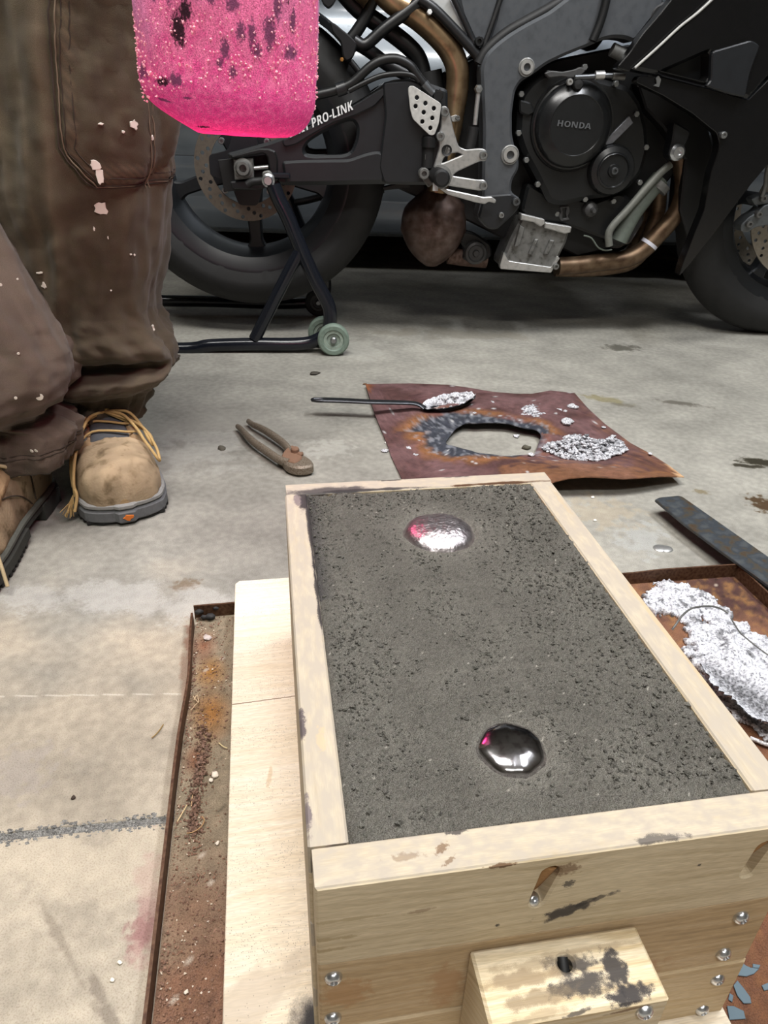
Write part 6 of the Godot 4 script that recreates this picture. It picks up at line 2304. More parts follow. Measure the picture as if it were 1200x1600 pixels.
func motorcycle() -> void:
	var o := thing("motorcycle", "black sports motorcycle standing across the garage with its rear wheel on a stand", "motorcycle", bike_at, bike_turn)
	var black: Material = mats["black_paint"]
	var satin: Material = mats["satin_black"]
	var eng: Material = mats["engine_black"]
	var deep: Material = mats["deep_black"]
	var alu: Material = mats["aluminium"]
	var grey: Material = mats["frame_grey"]
	var gloss: Material = mats["gloss_black"]
	var steel: Material = mats["bolt_steel"]
	# ---------------------------------------------------------------- wheels
	var rw := wheel("rear_wheel", o, Vector3(-0.006, 0.365, 0), 0.302, 0.180, 0.214, 0.150, 5, -PI / 2 + 0.03)
	var disc_m := skin(mat("disc_rusty", s8(112, 104, 94), 0.45, 0.6), mats["worn_tex"], 12.0)
	var rd := rotor(rw, Vector3(0, 0, 0.095), 0.074, 0.107, 16, disc_m)
	plate("disc_carrier", rd, fillet(PackedVector2Array([Vector2(0.03, 0.03), Vector2(0.02, 0.076), Vector2(-0.02, 0.076), Vector2(-0.035, 0.03), Vector2(-0.076, 0.02), Vector2(-0.076, -0.02), Vector2(-0.035, -0.03), Vector2(-0.02, -0.076), Vector2(0.02, -0.076), Vector2(0.035, -0.035), Vector2(0.076, -0.02), Vector2(0.076, 0.02)]), 0.008, 3), -0.004, 0.003, 0.001, satin)
	for a: float in [0.8, 2.36, 3.93, 5.5]:
		bolt(rd, Vector3(cos(a) * 0.066, sin(a) * 0.066, 0.004), 0.0065, steel)
	var fw := wheel("front_wheel", o, Vector3(1.302, 0.300, 0), 0.300, 0.122, 0.214, 0.095, 5, 0.5)
	var disc_f := skin(mat("disc_steel", s8(150, 142, 130), 0.42, 0.5), mats["worn_tex"], 12.0)
	rotor(fw, Vector3(0, 0, 0.062), 0.118, 0.156, 22, disc_f)
	rotor(fw, Vector3(0, 0, -0.062), 0.118, 0.156, 22, disc_f, 0.1)
	# ---------------------------------------------------------------- swingarm
	var arm := smooth_arm([Vector2(-0.0385, 0.391), Vector2(-0.0139, 0.3973), Vector2(0.0106, 0.4037), Vector2(0.048, 0.4137), Vector2(0.0867, 0.4271), Vector2(0.1227, 0.4404), Vector2(0.1572, 0.4548), Vector2(0.1915, 0.4723), Vector2(0.2268, 0.4908), Vector2(0.2493, 0.5034), Vector2(0.2667, 0.5147), Vector2(0.2815, 0.5237), Vector2(0.2964, 0.5284), Vector2(0.3164, 0.5301), Vector2(0.3517, 0.5279), Vector2(0.4033, 0.5143), Vector2(0.4156, 0.3431), Vector2(0.3349, 0.3414), Vector2(0.2721, 0.3413), Vector2(0.1753, 0.3381), Vector2(0.0831, 0.3349), Vector2(0.0649, 0.3369), Vector2(0.0588, 0.3464), Vector2(0.0582, 0.3606), Vector2(0.0553, 0.3817), Vector2(0.0494, 0.3908), Vector2(0.0368, 0.394), Vector2(-0.0045, 0.3872), Vector2(-0.0329, 0.3819)])
	var win := fillet(PackedVector2Array([Vector2(0.1178, 0.4017), Vector2(0.1271, 0.4156), Vector2(0.1595, 0.4346), Vector2(0.2017, 0.4537), Vector2(0.2169, 0.4552), Vector2(0.2247, 0.4453), Vector2(0.2236, 0.4249), Vector2(0.2134, 0.4005), Vector2(0.1965, 0.3943), Vector2(0.1356, 0.3917), Vector2(0.1214, 0.3936)]), 0.008, 3)
	plate("swingarm", o, arm, 0.110, 0.155, 0.009, satin, [win])
	# raised upper rib and lower beam give the arm its two ridges
	plate("swingarm_rib", o, fillet(PackedVector2Array([Vector2(0.0739, 0.4179), Vector2(0.1572, 0.4515), Vector2(0.2266, 0.4875), Vector2(0.264, 0.5091), Vector2(0.2838, 0.5172), Vector2(0.2768, 0.4998), Vector2(0.2583, 0.4818), Vector2(0.2218, 0.4654), Vector2(0.1762, 0.4509), Vector2(0.1301, 0.4272), Vector2(0.1016, 0.4106), Vector2(0.0785, 0.4055)]), 0.006, 3), 0.145, 0.163, 0.006, satin)
	plate("swingarm_beam", o, fillet(PackedVector2Array([Vector2(0.0723, 0.38), Vector2(0.111, 0.3832), Vector2(0.2081, 0.3866), Vector2(0.2405, 0.3979), Vector2(0.2638, 0.4031), Vector2(0.2794, 0.4011), Vector2(0.2809, 0.3468), Vector2(0.1753, 0.3421), Vector2(0.0783, 0.3388)]), 0.008, 3), 0.145, 0.165, 0.008, satin)
	plate("swingarm_block", o, fillet(PackedVector2Array([Vector2(0.2729, 0.523), Vector2(0.3249, 0.5288), Vector2(0.3883, 0.5157), Vector2(0.3998, 0.3453), Vector2(0.2803, 0.3439), Vector2(0.269, 0.3734), Vector2(0.2795, 0.467)]), 0.008, 3), 0.02, 0.167, 0.010, satin)
	plate("swingarm_far_side", o, arm, -0.15, -0.115, 0.006, deep, [win])
	plate("axle_slot_frame", o, fillet(PackedVector2Array([Vector2(0.0479, 0.4026), Vector2(0.0604, 0.3983), Vector2(0.0648, 0.3823), Vector2(0.063, 0.3446), Vector2(0.0498, 0.3396), Vector2(0.0461, 0.3679), Vector2(0.0445, 0.3864), Vector2(0.0372, 0.3932), Vector2(-0.0271, 0.3813), Vector2(-0.0291, 0.3881), Vector2(0.0276, 0.4021)]), 0.003, 2), 0.140, 0.162, 0.003, eng)
	plate("axle_lower_finger", o, fillet(PackedVector2Array([Vector2(-0.0362, 0.3396), Vector2(0.0602, 0.3476), Vector2(0.07, 0.3347), Vector2(0.0173, 0.3251), Vector2(-0.0296, 0.3254)]), 0.004, 2), 0.112, 0.152, 0.004, satin)
	plate("axle_back_plate", o, PackedVector2Array([Vector2(-0.0614, 0.3767), Vector2(0.0599, 0.3914), Vector2(0.0623, 0.3286), Vector2(-0.0534, 0.3164)]), 0.106, 0.112, 0.001, deep)
	# axle block, axle and adjuster
	plate("axle_block", o, fillet(PackedVector2Array([Vector2(-0.0245, 0.3819), Vector2(0.0153, 0.3839), Vector2(0.0143, 0.3474), Vector2(-0.0249, 0.343)]), 0.002, 2), 0.120, 0.156, 0.002, mats["cast_alu"])
	turned("axle_nut", o, Vector3(-0.0058, 0.3652, 0.157), PackedVector2Array([Vector2(0.0065, -0.004), Vector2(0.0075, 0.010), Vector2(0.0125, 0.010), Vector2(0.0150, 0.006), Vector2(0.0150, 0.002), Vector2(0.0190, 0.001), Vector2(0.0190, -0.002)]), mats["cast_alu"], 24)
	turned("axle_bore", o, Vector3(-0.0061, 0.365, 0.154), PackedVector2Array([Vector2(0, 0.0), Vector2(0.007, 0.0), Vector2(0.007, -0.002), Vector2(0, -0.002)]), deep, 16)
	pipe("adjuster", o, PackedVector3Array([Vector3(0.0152, 0.3651, 0.148), Vector3(0.0295, 0.3666, 0.148), Vector3(0.0439, 0.3681, 0.148)]), 0.0042, alu, 8, 2)
	pipe("speed_sensor_cable", o, PackedVector3Array([Vector3(0.0006, 0.3352, 0.165), Vector3(0.0114, 0.3414, 0.165), Vector3(0.0243, 0.3429, 0.165), Vector3(0.036, 0.3443, 0.165)]), 0.0075, deep, 10, 3)
	word("UNIT PRO-LINK", 0.0150, 0.0008, mats["white_decal"], o, Vector3(0.151, 0.4558, 0.1655), 0.395, "lettering", 0.90, 0.25)
	# ---------------------------------------------------------------- dark mass of engine and linkage behind everything
	plate("engine_core", o, PackedVector2Array([Vector2(0.2981, 0.5275), Vector2(0.4182, 0.5493), Vector2(0.4767, 0.576), Vector2(0.5739, 0.5563), Vector2(0.6593, 0.5816), Vector2(0.7919, 0.6083), Vector2(0.9197, 0.5667), Vector2(0.9682, 0.3964), Vector2(0.8869, 0.2879), Vector2(0.8783, 0.2175), Vector2(0.7514, 0.1867), Vector2(0.6366, 0.2348), Vector2(0.5777, 0.2198), Vector2(0.4376, 0.2794), Vector2(0.3072, 0.3299)]), -0.16, 0.05, 0.004, deep)
	pipe("chain_run", o, PackedVector3Array([Vector3(0.0714, 0.2715, -0.12), Vector3(0.1151, 0.2795, -0.12), Vector3(0.165, 0.2906, -0.12), Vector3(0.3022, 0.3077, -0.12)]), 0.008, deep, 8, 3)
	plate("chain_guide", o, PackedVector2Array([Vector2(0.2829, 0.3302), Vector2(0.3176, 0.3386), Vector2(0.3429, 0.3378), Vector2(0.3431, 0.3315), Vector2(0.2873, 0.3239)]), 0.07, 0.09, 0.001, eng)
	pipe("shock_absorber", o, PackedVector3Array([Vector3(0.3739, 0.5476, 0.05), Vector3(0.3929, 0.4574, 0.05), Vector3(0.4101, 0.3199, 0.05)]), 0.030, deep, 16, 2)
	# ---------------------------------------------------------------- subframe
	pipe("subframe_tube", o, PackedVector3Array([Vector3(0.2605, 0.6698, 0.08), Vector3(0.2411, 0.6323, 0.08), Vector3(0.2262, 0.6109, 0.08), Vector3(0.2149, 0.5979, 0.08)]), 0.0115, black, 12, 4)
	pipe("subframe_tube", o, PackedVector3Array([Vector3(0.3533, 0.6668, 0.1), Vector3(0.3269, 0.6467, 0.1), Vector3(0.278, 0.6142, 0.1), Vector3(0.242, 0.5868, 0.1), Vector3(0.2193, 0.5934, 0.1)]), 0.0110, black, 12, 4)
	pipe("subframe_tube", o, PackedVector3Array([Vector3(0.1916, 0.6831, 0.05), Vector3(0.2296, 0.6494, 0.05), Vector3(0.288, 0.6175, 0.05), Vector3(0.3347, 0.5887, 0.05), Vector3(0.357, 0.5651, 0.05), Vector3(0.3697, 0.527, 0.05)]), 0.0170, black, 14, 4)
	pipe("subframe_tube", o, PackedVector3Array([Vector3(0.2155, 0.5972, 0.06), Vector3(0.2493, 0.581, 0.06), Vector3(0.289, 0.558, 0.06), Vector3(0.3359, 0.5393, 0.06)]), 0.0130, black, 12, 4)
	plate("subframe_bracket", o, fillet(PackedVector2Array([Vector2(0.1707, 0.6221), Vector2(0.1829, 0.6184), Vector2(0.2002, 0.6066), Vector2(0.2102, 0.6008), Vector2(0.2265, 0.5877), Vector2(0.2179, 0.5642), Vector2(0.204, 0.5563), Vector2(0.1964, 0.5678), Vector2(0.194, 0.5888), Vector2(0.1779, 0.6028)]), 0.006, 3), 0.075, 0.112, 0.004, black)
	plate("subframe_bracket", o, fillet(PackedVector2Array([Vector2(0.1541, 0.6607), Vector2(0.1869, 0.6599), Vector2(0.1783, 0.6476), Vector2(0.1697, 0.6423), Vector2(0.16, 0.649)]), 0.003, 2), 0.09, 0.11, 0.003, black)
	pipe("rear_fender_stay", o, PackedVector3Array([Vector3(0.2131, 0.5581, 0.1), Vector3(0.2234, 0.5477, 0.1), Vector3(0.2312, 0.5392, 0.1)]), 0.006, eng, 8, 2)
	bolt(o, Vector3(0.1951, 0.56, 0.115), 0.004, skin(mat("brass", s8(168, 120, 64), 0.4, 0.7), mats["worn_tex"], 30.0), false)
	# hugger over the tyre
	var hug := PackedVector3Array()
	for j in 16:
		for k in 9:
			var a := lerpf(0.75, 2.5, j / 15.0)
			var e := k / 8.0 * 2.0 - 1.0
			var rr := 0.312 + 0.010 * (1.0 - e * e)
			hug.append(Vector3(-0.006 + cos(a) * rr, 0.365 + sin(a) * rr, e * 0.085))
	var g := Geo.new()
	g.grid(hug, 16, 9)
	if g.n[70].y < 0:
		g.flip(0)
	part("hugger", g, satin, o)
	# ---------------------------------------------------------------- hoses
	pipe("brake_hose", o, PackedVector3Array([Vector3(0.1143, 0.4897, 0.165), Vector3(0.143, 0.497, 0.165), Vector3(0.1828, 0.5067, 0.165), Vector3(0.2125, 0.5193, 0.165), Vector3(0.2334, 0.5357, 0.165), Vector3(0.2504, 0.5488, 0.165), Vector3(0.2711, 0.5588, 0.165), Vector3(0.2981, 0.5617, 0.165), Vector3(0.3244, 0.5521, 0.165), Vector3(0.3401, 0.5357, 0.165), Vector3(0.3546, 0.5213, 0.165)]), 0.0085, eng, 10, 5)
	pipe("hose_grommet", o, PackedVector3Array([Vector3(0.184, 0.5067, 0.166), Vector3(0.1927, 0.5091, 0.166), Vector3(0.2014, 0.5125, 0.166)]), 0.0120, satin, 10, 2)
	pipe("brake_hose", o, PackedVector3Array([Vector3(0.2075, 0.5063, 0.168), Vector3(0.2384, 0.521, 0.168), Vector3(0.2716, 0.5336, 0.168), Vector3(0.3111, 0.5379, 0.168), Vector3(0.3349, 0.5334, 0.168), Vector3(0.344, 0.5251, 0.168)]), 0.0050, eng, 8, 5)
	pipe("hose_fitting", o, PackedVector3Array([Vector3(0.353, 0.5222, 0.168), Vector3(0.3609, 0.515, 0.168), Vector3(0.3702, 0.5066, 0.168), Vector3(0.3819, 0.5015, 0.168)]), 0.0095, steel_dark(), 10, 3)
	turned("fitting_bolt", o, Vector3(0.3809, 0.5025, 0.175), PackedVector2Array([Vector2(0, 0.008), Vector2(0.009, 0.008), Vector2(0.011, 0.004), Vector2(0.011, -0.012), Vector2(0, -0.012)]), eng, 6)
	# ---------------------------------------------------------------- rising exhaust pipe
	pipe("exhaust_pipe", o, PackedVector3Array([Vector3(0.2648, 0.6835, 0.085), Vector3(0.2978, 0.6594, 0.085), Vector3(0.3414, 0.6394, 0.085), Vector3(0.3838, 0.6115, 0.085), Vector3(0.4127, 0.5846, 0.085), Vector3(0.4294, 0.5545, 0.085), Vector3(0.4323, 0.5177, 0.085), Vector3(0.4284, 0.4809, 0.085), Vector3(0.4233, 0.4408, 0.085), Vector3(0.4101, 0.3736, 0.085), Vector3(0.4036, 0.323, 0.085)]), 0.0235, mats["header_pipe"], 22, 7)
	plate("pipe_bracket", o, fillet(PackedVector2Array([Vector2(0.4177, 0.4681), Vector2(0.4293, 0.4719), Vector2(0.4389, 0.4676), Vector2(0.4382, 0.4607), Vector2(0.4225, 0.4579)]), 0.003, 3), 0.105, 0.113, 0.001, alu)
	bolt(o, Vector3(0.4326, 0.4662, 0.116), 0.0045, steel)
	# ---------------------------------------------------------------- side covers and main frame
	plate("side_cover", o, PackedVector2Array([Vector2(0.2747, 0.7335), Vector2(0.3834, 0.7376), Vector2(0.3999, 0.6765), Vector2(0.4251, 0.6429), Vector2(0.4544, 0.5978), Vector2(0.4487, 0.5891), Vector2(0.4039, 0.6214), Vector2(0.3669, 0.647)]), 0.06, 0.100, 0.004, skin(mat("pale_cover", s8(188, 190, 190), 0.35, 0.2), mats["worn_tex"], 4.0))
	pipe("cover_trim", o, PackedVector3Array([Vector3(0.3438, 0.6636, 0.108), Vector3(0.3733, 0.6485, 0.108), Vector3(0.4076, 0.623, 0.108), Vector3(0.4402, 0.5968, 0.108), Vector3(0.4624, 0.5783, 0.108), Vector3(0.4716, 0.5635, 0.108)]), 0.0100, black, 10, 4)
	bolt(o, Vector3(0.3636, 0.6421, 0.118), 0.005, mats["white_decal"], false)
	pipe("cover_trim", o, PackedVector3Array([Vector3(0.4065, 0.6718, 0.108), Vector3(0.4263, 0.6421, 0.108), Vector3(0.4451, 0.6138, 0.108), Vector3(0.4585, 0.5932, 0.108), Vector3(0.4676, 0.5785, 0.108)]), 0.0055, black, 8, 4)
	plate("tank_panel", o, PackedVector2Array([Vector2(0.3948, 0.7373), Vector2(0.5042, 0.7415), Vector2(0.5037, 0.6796), Vector2(0.493, 0.6385), Vector2(0.4813, 0.6026), Vector2(0.4671, 0.5894), Vector2(0.4557, 0.6018), Vector2(0.4293, 0.6425)]), 0.05, 0.105, 0.005, grey)
	pipe("panel_seam", o, PackedVector3Array([Vector3(0.5037, 0.6768, 0.112), Vector3(0.4916, 0.6378, 0.112), Vector3(0.4799, 0.602, 0.112), Vector3(0.4739, 0.5849, 0.112)]), 0.0050, deep, 8, 3)
	bolt(o, Vector3(0.4649, 0.5984, 0.112), 0.009, eng)
	plate("tank_panel", o, PackedVector2Array([Vector2(0.5116, 0.7418), Vector2(0.6332, 0.7464), Vector2(0.6293, 0.6841), Vector2(0.5962, 0.6585), Vector2(0.5544, 0.6364), Vector2(0.5243, 0.6208), Vector2(0.4967, 0.6031), Vector2(0.4856, 0.5985), Vector2(0.497, 0.6366)]), 0.05, 0.104, 0.004, grey)
	pipe("panel_seam", o, PackedVector3Array([Vector3(0.6375, 0.6788, 0.118), Vector3(0.5969, 0.6552, 0.118), Vector3(0.5541, 0.6332, 0.118), Vector3(0.5242, 0.6177, 0.118), Vector3(0.4994, 0.6001, 0.118), Vector3(0.4783, 0.5804, 0.118), Vector3(0.4673, 0.5608, 0.118)]), 0.0105, deep, 10, 4)
	var frame := fillet(PackedVector2Array([Vector2(0.468, 0.5531), Vector2(0.4759, 0.5766), Vector2(0.4943, 0.5939), Vector2(0.5188, 0.6113), Vector2(0.5481, 0.6276), Vector2(0.5927, 0.6493), Vector2(0.6319, 0.6775), Vector2(0.6279, 0.7401), Vector2(0.7858, 0.7461), Vector2(0.8155, 0.6701), Vector2(0.7961, 0.643), Vector2(0.7682, 0.6048), Vector2(0.7516, 0.6105), Vector2(0.7282, 0.6119), Vector2(0.707, 0.6081), Vector2(0.6796, 0.5967), Vector2(0.6288, 0.5772), Vector2(0.5987, 0.5635), Vector2(0.5752, 0.5467), Vector2(0.5511, 0.533), Vector2(0.5413, 0.5174), Vector2(0.5393, 0.4794), Vector2(0.5443, 0.4372), Vector2(0.5538, 0.414), Vector2(0.5622, 0.4), Vector2(0.5665, 0.3761), Vector2(0.554, 0.3551), Vector2(0.5541, 0.3303), Vector2(0.5763, 0.3195), Vector2(0.5771, 0.3018), Vector2(0.5662, 0.2875), Vector2(0.5318, 0.2546), Vector2(0.5104, 0.2568), Vector2(0.4858, 0.2796), Vector2(0.493, 0.3203), Vector2(0.4832, 0.4495)]), 0.010, 3)
	plate("main_frame", o, frame, 0.085, 0.142, 0.009, grey)
	plate("main_frame_far_side", o, frame, -0.142, -0.09, 0.003, deep)
	plate("pivot_plate", o, fillet(PackedVector2Array([Vector2(0.4963, 0.3232), Vector2(0.5523, 0.3281), Vector2(0.5744, 0.3172), Vector2(0.5749, 0.3021), Vector2(0.5639, 0.2891), Vector2(0.531, 0.2563), Vector2(0.511, 0.2585), Vector2(0.4879, 0.2801)]), 0.005, 3), 0.135, 0.147, 0.003, satin)
	ring_bolt(o, Vector3(0.5587, 0.557, 0.144), 0.0155)
	ring_bolt(o, Vector3(0.5433, 0.4019, 0.144), 0.0180)
	bolt(o, Vector3(0.5647, 0.3135, 0.15), 0.0085, steel_dark())
	bolt(o, Vector3(0.5358, 0.2863, 0.15), 0.0060, steel)
	pipe("breather_hose", o, PackedVector3Array([Vector3(0.6976, 0.6832, 0.15), Vector3(0.6953, 0.6553, 0.15), Vector3(0.6901, 0.6288, 0.15), Vector3(0.6818, 0.6038, 0.15)]), 0.0085, eng, 10, 4)
	turned("frame_plug", o, Vector3(0.8132, 0.6483, 0.138), PackedVector2Array([Vector2(0, 0.006), Vector2(0.018, 0.006), Vector2(0.023, 0.002), Vector2(0.023, -0.004), Vector2(0, -0.004)]), deep)
	# ---------------------------------------------------------------- footrest bracket
	var dots: Array = []
	for q: Vector2 in [Vector2(0.3391, 0.4985), Vector2(0.3371, 0.484), Vector2(0.3562, 0.4895), Vector2(0.3537, 0.474), Vector2(0.3732, 0.4813), Vector2(0.3712, 0.4646), Vector2(0.3519, 0.4581), Vector2(0.3684, 0.4474)]:
		dots.append(circle(q, 0.0042, 10))
	plate("heel_guard", o, fillet(PackedVector2Array([Vector2(0.3215, 0.5145), Vector2(0.3251, 0.5178), Vector2(0.3313, 0.518), Vector2(0.3879, 0.4896), Vector2(0.385, 0.4567), Vector2(0.3775, 0.4353), Vector2(0.3686, 0.4339), Vector2(0.3327, 0.4619), Vector2(0.327, 0.4771), Vector2(0.3219, 0.506)]), 0.005, 3), 0.180, 0.1845, 0.0008, skin(mat("satin_alu", s8(196, 196, 192), 0.5, 0.45), mats["worn_tex"], 10.0), dots)
	var br := fillet(PackedVector2Array([Vector2(0.3889, 0.4853), Vector2(0.3977, 0.4866), Vector2(0.4046, 0.4792), Vector2(0.416, 0.4451), Vector2(0.4287, 0.4159), Vector2(0.4435, 0.4106), Vector2(0.4707, 0.4135), Vector2(0.4838, 0.4127), Vector2(0.4901, 0.4024), Vector2(0.4873, 0.3907), Vector2(0.4741, 0.3904), Vector2(0.4296, 0.3706), Vector2(0.4197, 0.3621), Vector2(0.4721, 0.356), Vector2(0.4881, 0.3564), Vector2(0.4957, 0.3469), Vector2(0.4899, 0.3371), Vector2(0.4766, 0.3356), Vector2(0.4104, 0.3439), Vector2(0.4006, 0.3509), Vector2(0.3783, 0.3694), Vector2(0.3835, 0.3906), Vector2(0.3888, 0.4104), Vector2(0.3879, 0.4229), Vector2(0.3825, 0.4274), Vector2(0.3845, 0.4364), Vector2(0.3903, 0.4456)]), 0.005, 3)
	plate("footrest_bracket", o, br, 0.166, 0.178, 0.002, alu, [fillet(PackedVector2Array([Vector2(0.4101, 0.4028), Vector2(0.4282, 0.4056), Vector2(0.439, 0.4012), Vector2(0.4085, 0.3889), Vector2(0.3958, 0.3839), Vector2(0.4002, 0.3957)]), 0.004, 2)])
	for q: Vector3 in [Vector3(0.3959, 0.4757, 0.18), Vector3(0.3892, 0.4332, 0.18), Vector3(0.4797, 0.4016, 0.18), Vector3(0.4851, 0.3455, 0.18)]:
		bolt(o, q, 0.0085, steel)
	turned("bracket_boss", o, Vector3(0.4047, 0.4084, 0.179), PackedVector2Array([Vector2(0, -0.001), Vector2(0.007, -0.001), Vector2(0.0105, 0.001), Vector2(0.0105, -0.006), Vector2(0, -0.006)]), deep)
	turned("footrest", o, Vector3(0.3865, 0.3628, 0.2), PackedVector2Array([Vector2(0, 0.060), Vector2(0.012, 0.060), Vector2(0.0165, 0.055), Vector2(0.0165, -0.03), Vector2(0, -0.03)]), deep, 22)
	turned("footrest_collar", o, Vector3(0.3938, 0.3607, 0.186), PackedVector2Array([Vector2(0.012, 0.012), Vector2(0.022, 0.010), Vector2(0.022, -0.008), Vector2(0.012, -0.008)]), mats["cast_alu"], 20)
	pipe("footrest_feeler", o, PackedVector3Array([Vector3(0.3783, 0.3549, 0.235), Vector3(0.378, 0.3386, 0.235)]), 0.0055, mats["white_decal"], 8, 2)
	bolt(o, Vector3(0.3595, 0.3658, 0.185), 0.0110, mats["cast_alu"])
	plate("pedal_link", o, fillet(PackedVector2Array([Vector2(0.3569, 0.376), Vector2(0.3755, 0.3717), Vector2(0.3834, 0.3505), Vector2(0.3722, 0.3383), Vector2(0.3637, 0.3477), Vector2(0.3552, 0.3595)]), 0.004, 2), 0.168, 0.178, 0.002, mats["cast_alu"])
	pipe("master_cylinder", o, PackedVector3Array([Vector3(0.369, 0.4324, 0.172), Vector3(0.3679, 0.4072, 0.172), Vector3(0.3671, 0.3757, 0.172)]), 0.0115, deep, 14, 3)
	pipe("master_cylinder_boot", o, PackedVector3Array([Vector3(0.369, 0.4302, 0.173), Vector3(0.3688, 0.4131, 0.173)]), 0.0150, eng, 14, 2)
	pipe("push_rod_nut", o, PackedVector3Array([Vector3(0.3661, 0.4004, 0.174), Vector3(0.366, 0.3911, 0.174)]), 0.0090, mats["cast_alu"], 6, 1)
	plate("brake_pedal", o, fillet(PackedVector2Array([Vector2(0.3916, 0.3456), Vector2(0.4107, 0.3376), Vector2(0.443, 0.3322), Vector2(0.4865, 0.3246), Vector2(0.5025, 0.3262), Vector2(0.514, 0.3191), Vector2(0.5119, 0.3129), Vector2(0.4981, 0.3163), Vector2(0.4905, 0.3113), Vector2(0.4687, 0.3145), Vector2(0.4114, 0.328), Vector2(0.3948, 0.3373)]), 0.003, 2), 0.180, 0.190, 0.002, alu)
	pipe("switch_rod", o, PackedVector3Array([Vector3(0.4645, 0.516, 0.155), Vector3(0.4632, 0.4885, 0.155), Vector3(0.4624, 0.4549, 0.155)]), 0.0045, alu, 8, 2)
	pipe("brake_light_switch", o, PackedVector3Array([Vector3(0.4606, 0.4514, 0.152), Vector3(0.4584, 0.4318, 0.152), Vector3(0.4549, 0.4119, 0.152)]), 0.0110, deep, 12, 2)
	turned("switch_nut", o, Vector3(0.4642, 0.5171, 0.156), PackedVector2Array([Vector2(0, 0.006), Vector2(0.007, 0.005), Vector2(0.0085, 0), Vector2(0.0085, -0.006), Vector2(0, -0.006)]), steel, 6)
	# ---------------------------------------------------------------- exhaust collector
	var rings: Array = []
	var mid := Vector3(0.4046, 0.2447, 0.05)
	for k in 17:
		var f := k / 16.0
		var y := lerpf(0.096, -0.083, f)
		var w := 0.074 * pow(sin(PI * clampf(0.05 + f * 0.93, 0, 1)), 0.62)
		if f < 0.25:
			w *= lerpf(0.55, 1.0, f / 0.25)
		if absf(f - 0.56) < 0.04:
			w += 0.0025
		var ring := PackedVector3Array()
		for q in 28:
			var a := TAU * q / 28.0
			ring.append(mid + Vector3(cos(a) * w + (0.004 if f < 0.3 else 0.0), y, sin(a) * w * 0.95))
		rings.append(ring)
	g = Geo.new()
	g.loft(rings)
	part("exhaust_collector", g, skin(mat("collector_steel", s8(122, 112, 108), 0.5, 0.5), ramp_tex(231, 0.012, 4, [[0.0, Color(0.45, 0.36, 0.28)], [0.5, Color(0.75, 0.66, 0.62)], [1.0, Color(1, 0.98, 0.97)]]), 5.0), o)
	pipe("collector_outlet", o, PackedVector3Array([Vector3(0.4444, 0.185, 0.04), Vector3(0.4828, 0.1798, 0.04), Vector3(0.5366, 0.1763, 0.04)]), 0.020, mats["rusty_steel"], 14, 3)
	turned("linkage_boss", o, Vector3(0.5022, 0.196, 0.075), PackedVector2Array([Vector2(0, 0.012), Vector2(0.006, 0.012), Vector2(0.008, 0.006), Vector2(0.016, 0.006), Vector2(0.019, 0.010), Vector2(0.024, 0.008), Vector2(0.026, 0.0), Vector2(0.026, -0.04), Vector2(0, -0.04)]), skin(mat("dull_iron", s8(70, 70, 70), 0.55, 0.4), mats["worn_tex"], 12.0))
	plate("linkage_arm", o, fillet(PackedVector2Array([Vector2(0.468, 0.2431), Vector2(0.5025, 0.2354), Vector2(0.5388, 0.2139), Vector2(0.5444, 0.1887), Vector2(0.5232, 0.1742), Vector2(0.4934, 0.171), Vector2(0.473, 0.182), Vector2(0.4803, 0.2018), Vector2(0.4607, 0.2237)]), 0.006, 2), 0.03, 0.066, 0.004, eng)
	# ---------------------------------------------------------------- engine
	plate("crankcase", o, fillet(PackedVector2Array([Vector2(0.5563, 0.5082), Vector2(0.5766, 0.5355), Vector2(0.6069, 0.554), Vector2(0.6728, 0.5538), Vector2(0.7139, 0.5462), Vector2(0.7514, 0.5384), Vector2(0.7837, 0.5315), Vector2(0.8138, 0.504), Vector2(0.8374, 0.4581), Vector2(0.8492, 0.4164), Vector2(0.8443, 0.3732), Vector2(0.8224, 0.3411), Vector2(0.7827, 0.3237), Vector2(0.7407, 0.3177), Vector2(0.7129, 0.312), Vector2(0.6785, 0.3036), Vector2(0.6463, 0.3081), Vector2(0.6229, 0.3433), Vector2(0.6006, 0.374), Vector2(0.5774, 0.4039), Vector2(0.5594, 0.4392)]), 0.012, 3), 0.03, 0.118, 0.010, eng)
	plate("sump_case", o, fillet(PackedVector2Array([Vector2(0.6008, 0.3475), Vector2(0.6374, 0.3291), Vector2(0.7559, 0.3108), Vector2(0.81, 0.3327), Vector2(0.8663, 0.3077), Vector2(0.8808, 0.2746), Vector2(0.8548, 0.2194), Vector2(0.784, 0.2363), Vector2(0.6904, 0.2645), Vector2(0.6239, 0.27), Vector2(0.5924, 0.2893)]), 0.010, 2), 0.0, 0.095, 0.006, eng)
	var c := Vector3(0.6732, 0.4588, 0.13)
	turned("clutch_cover", o, c, PackedVector2Array([Vector2(0, 0.022), Vector2(0.054, 0.022), Vector2(0.0555, 0.0235), Vector2(0.0575, 0.0225), Vector2(0.0620, 0.0195), Vector2(0.0740, 0.012), Vector2(0.0790, 0.004), Vector2(0.0800, -0.005), Vector2(0.0830, -0.006), Vector2(0.0835, -0.03), Vector2(0, -0.03)]), skin(mat("cover_black", s8(27, 28, 29), 0.26, 0.1), mats["worn_tex"], 7.0), 64)
	turned("clutch_cover_ring", o, c + Vector3(0, 0, -0.008), PackedVector2Array([Vector2(0.080, 0.0), Vector2(0.0865, 0.001), Vector2(0.0885, -0.004), Vector2(0.0885, -0.02), Vector2(0.080, -0.02)]), eng, 64)
	word("HONDA", 0.0105, 0.0014, mats["dim_decal"], o, Vector3(0.667, 0.4602, 0.1535), -0.06, "lettering", 1.35)
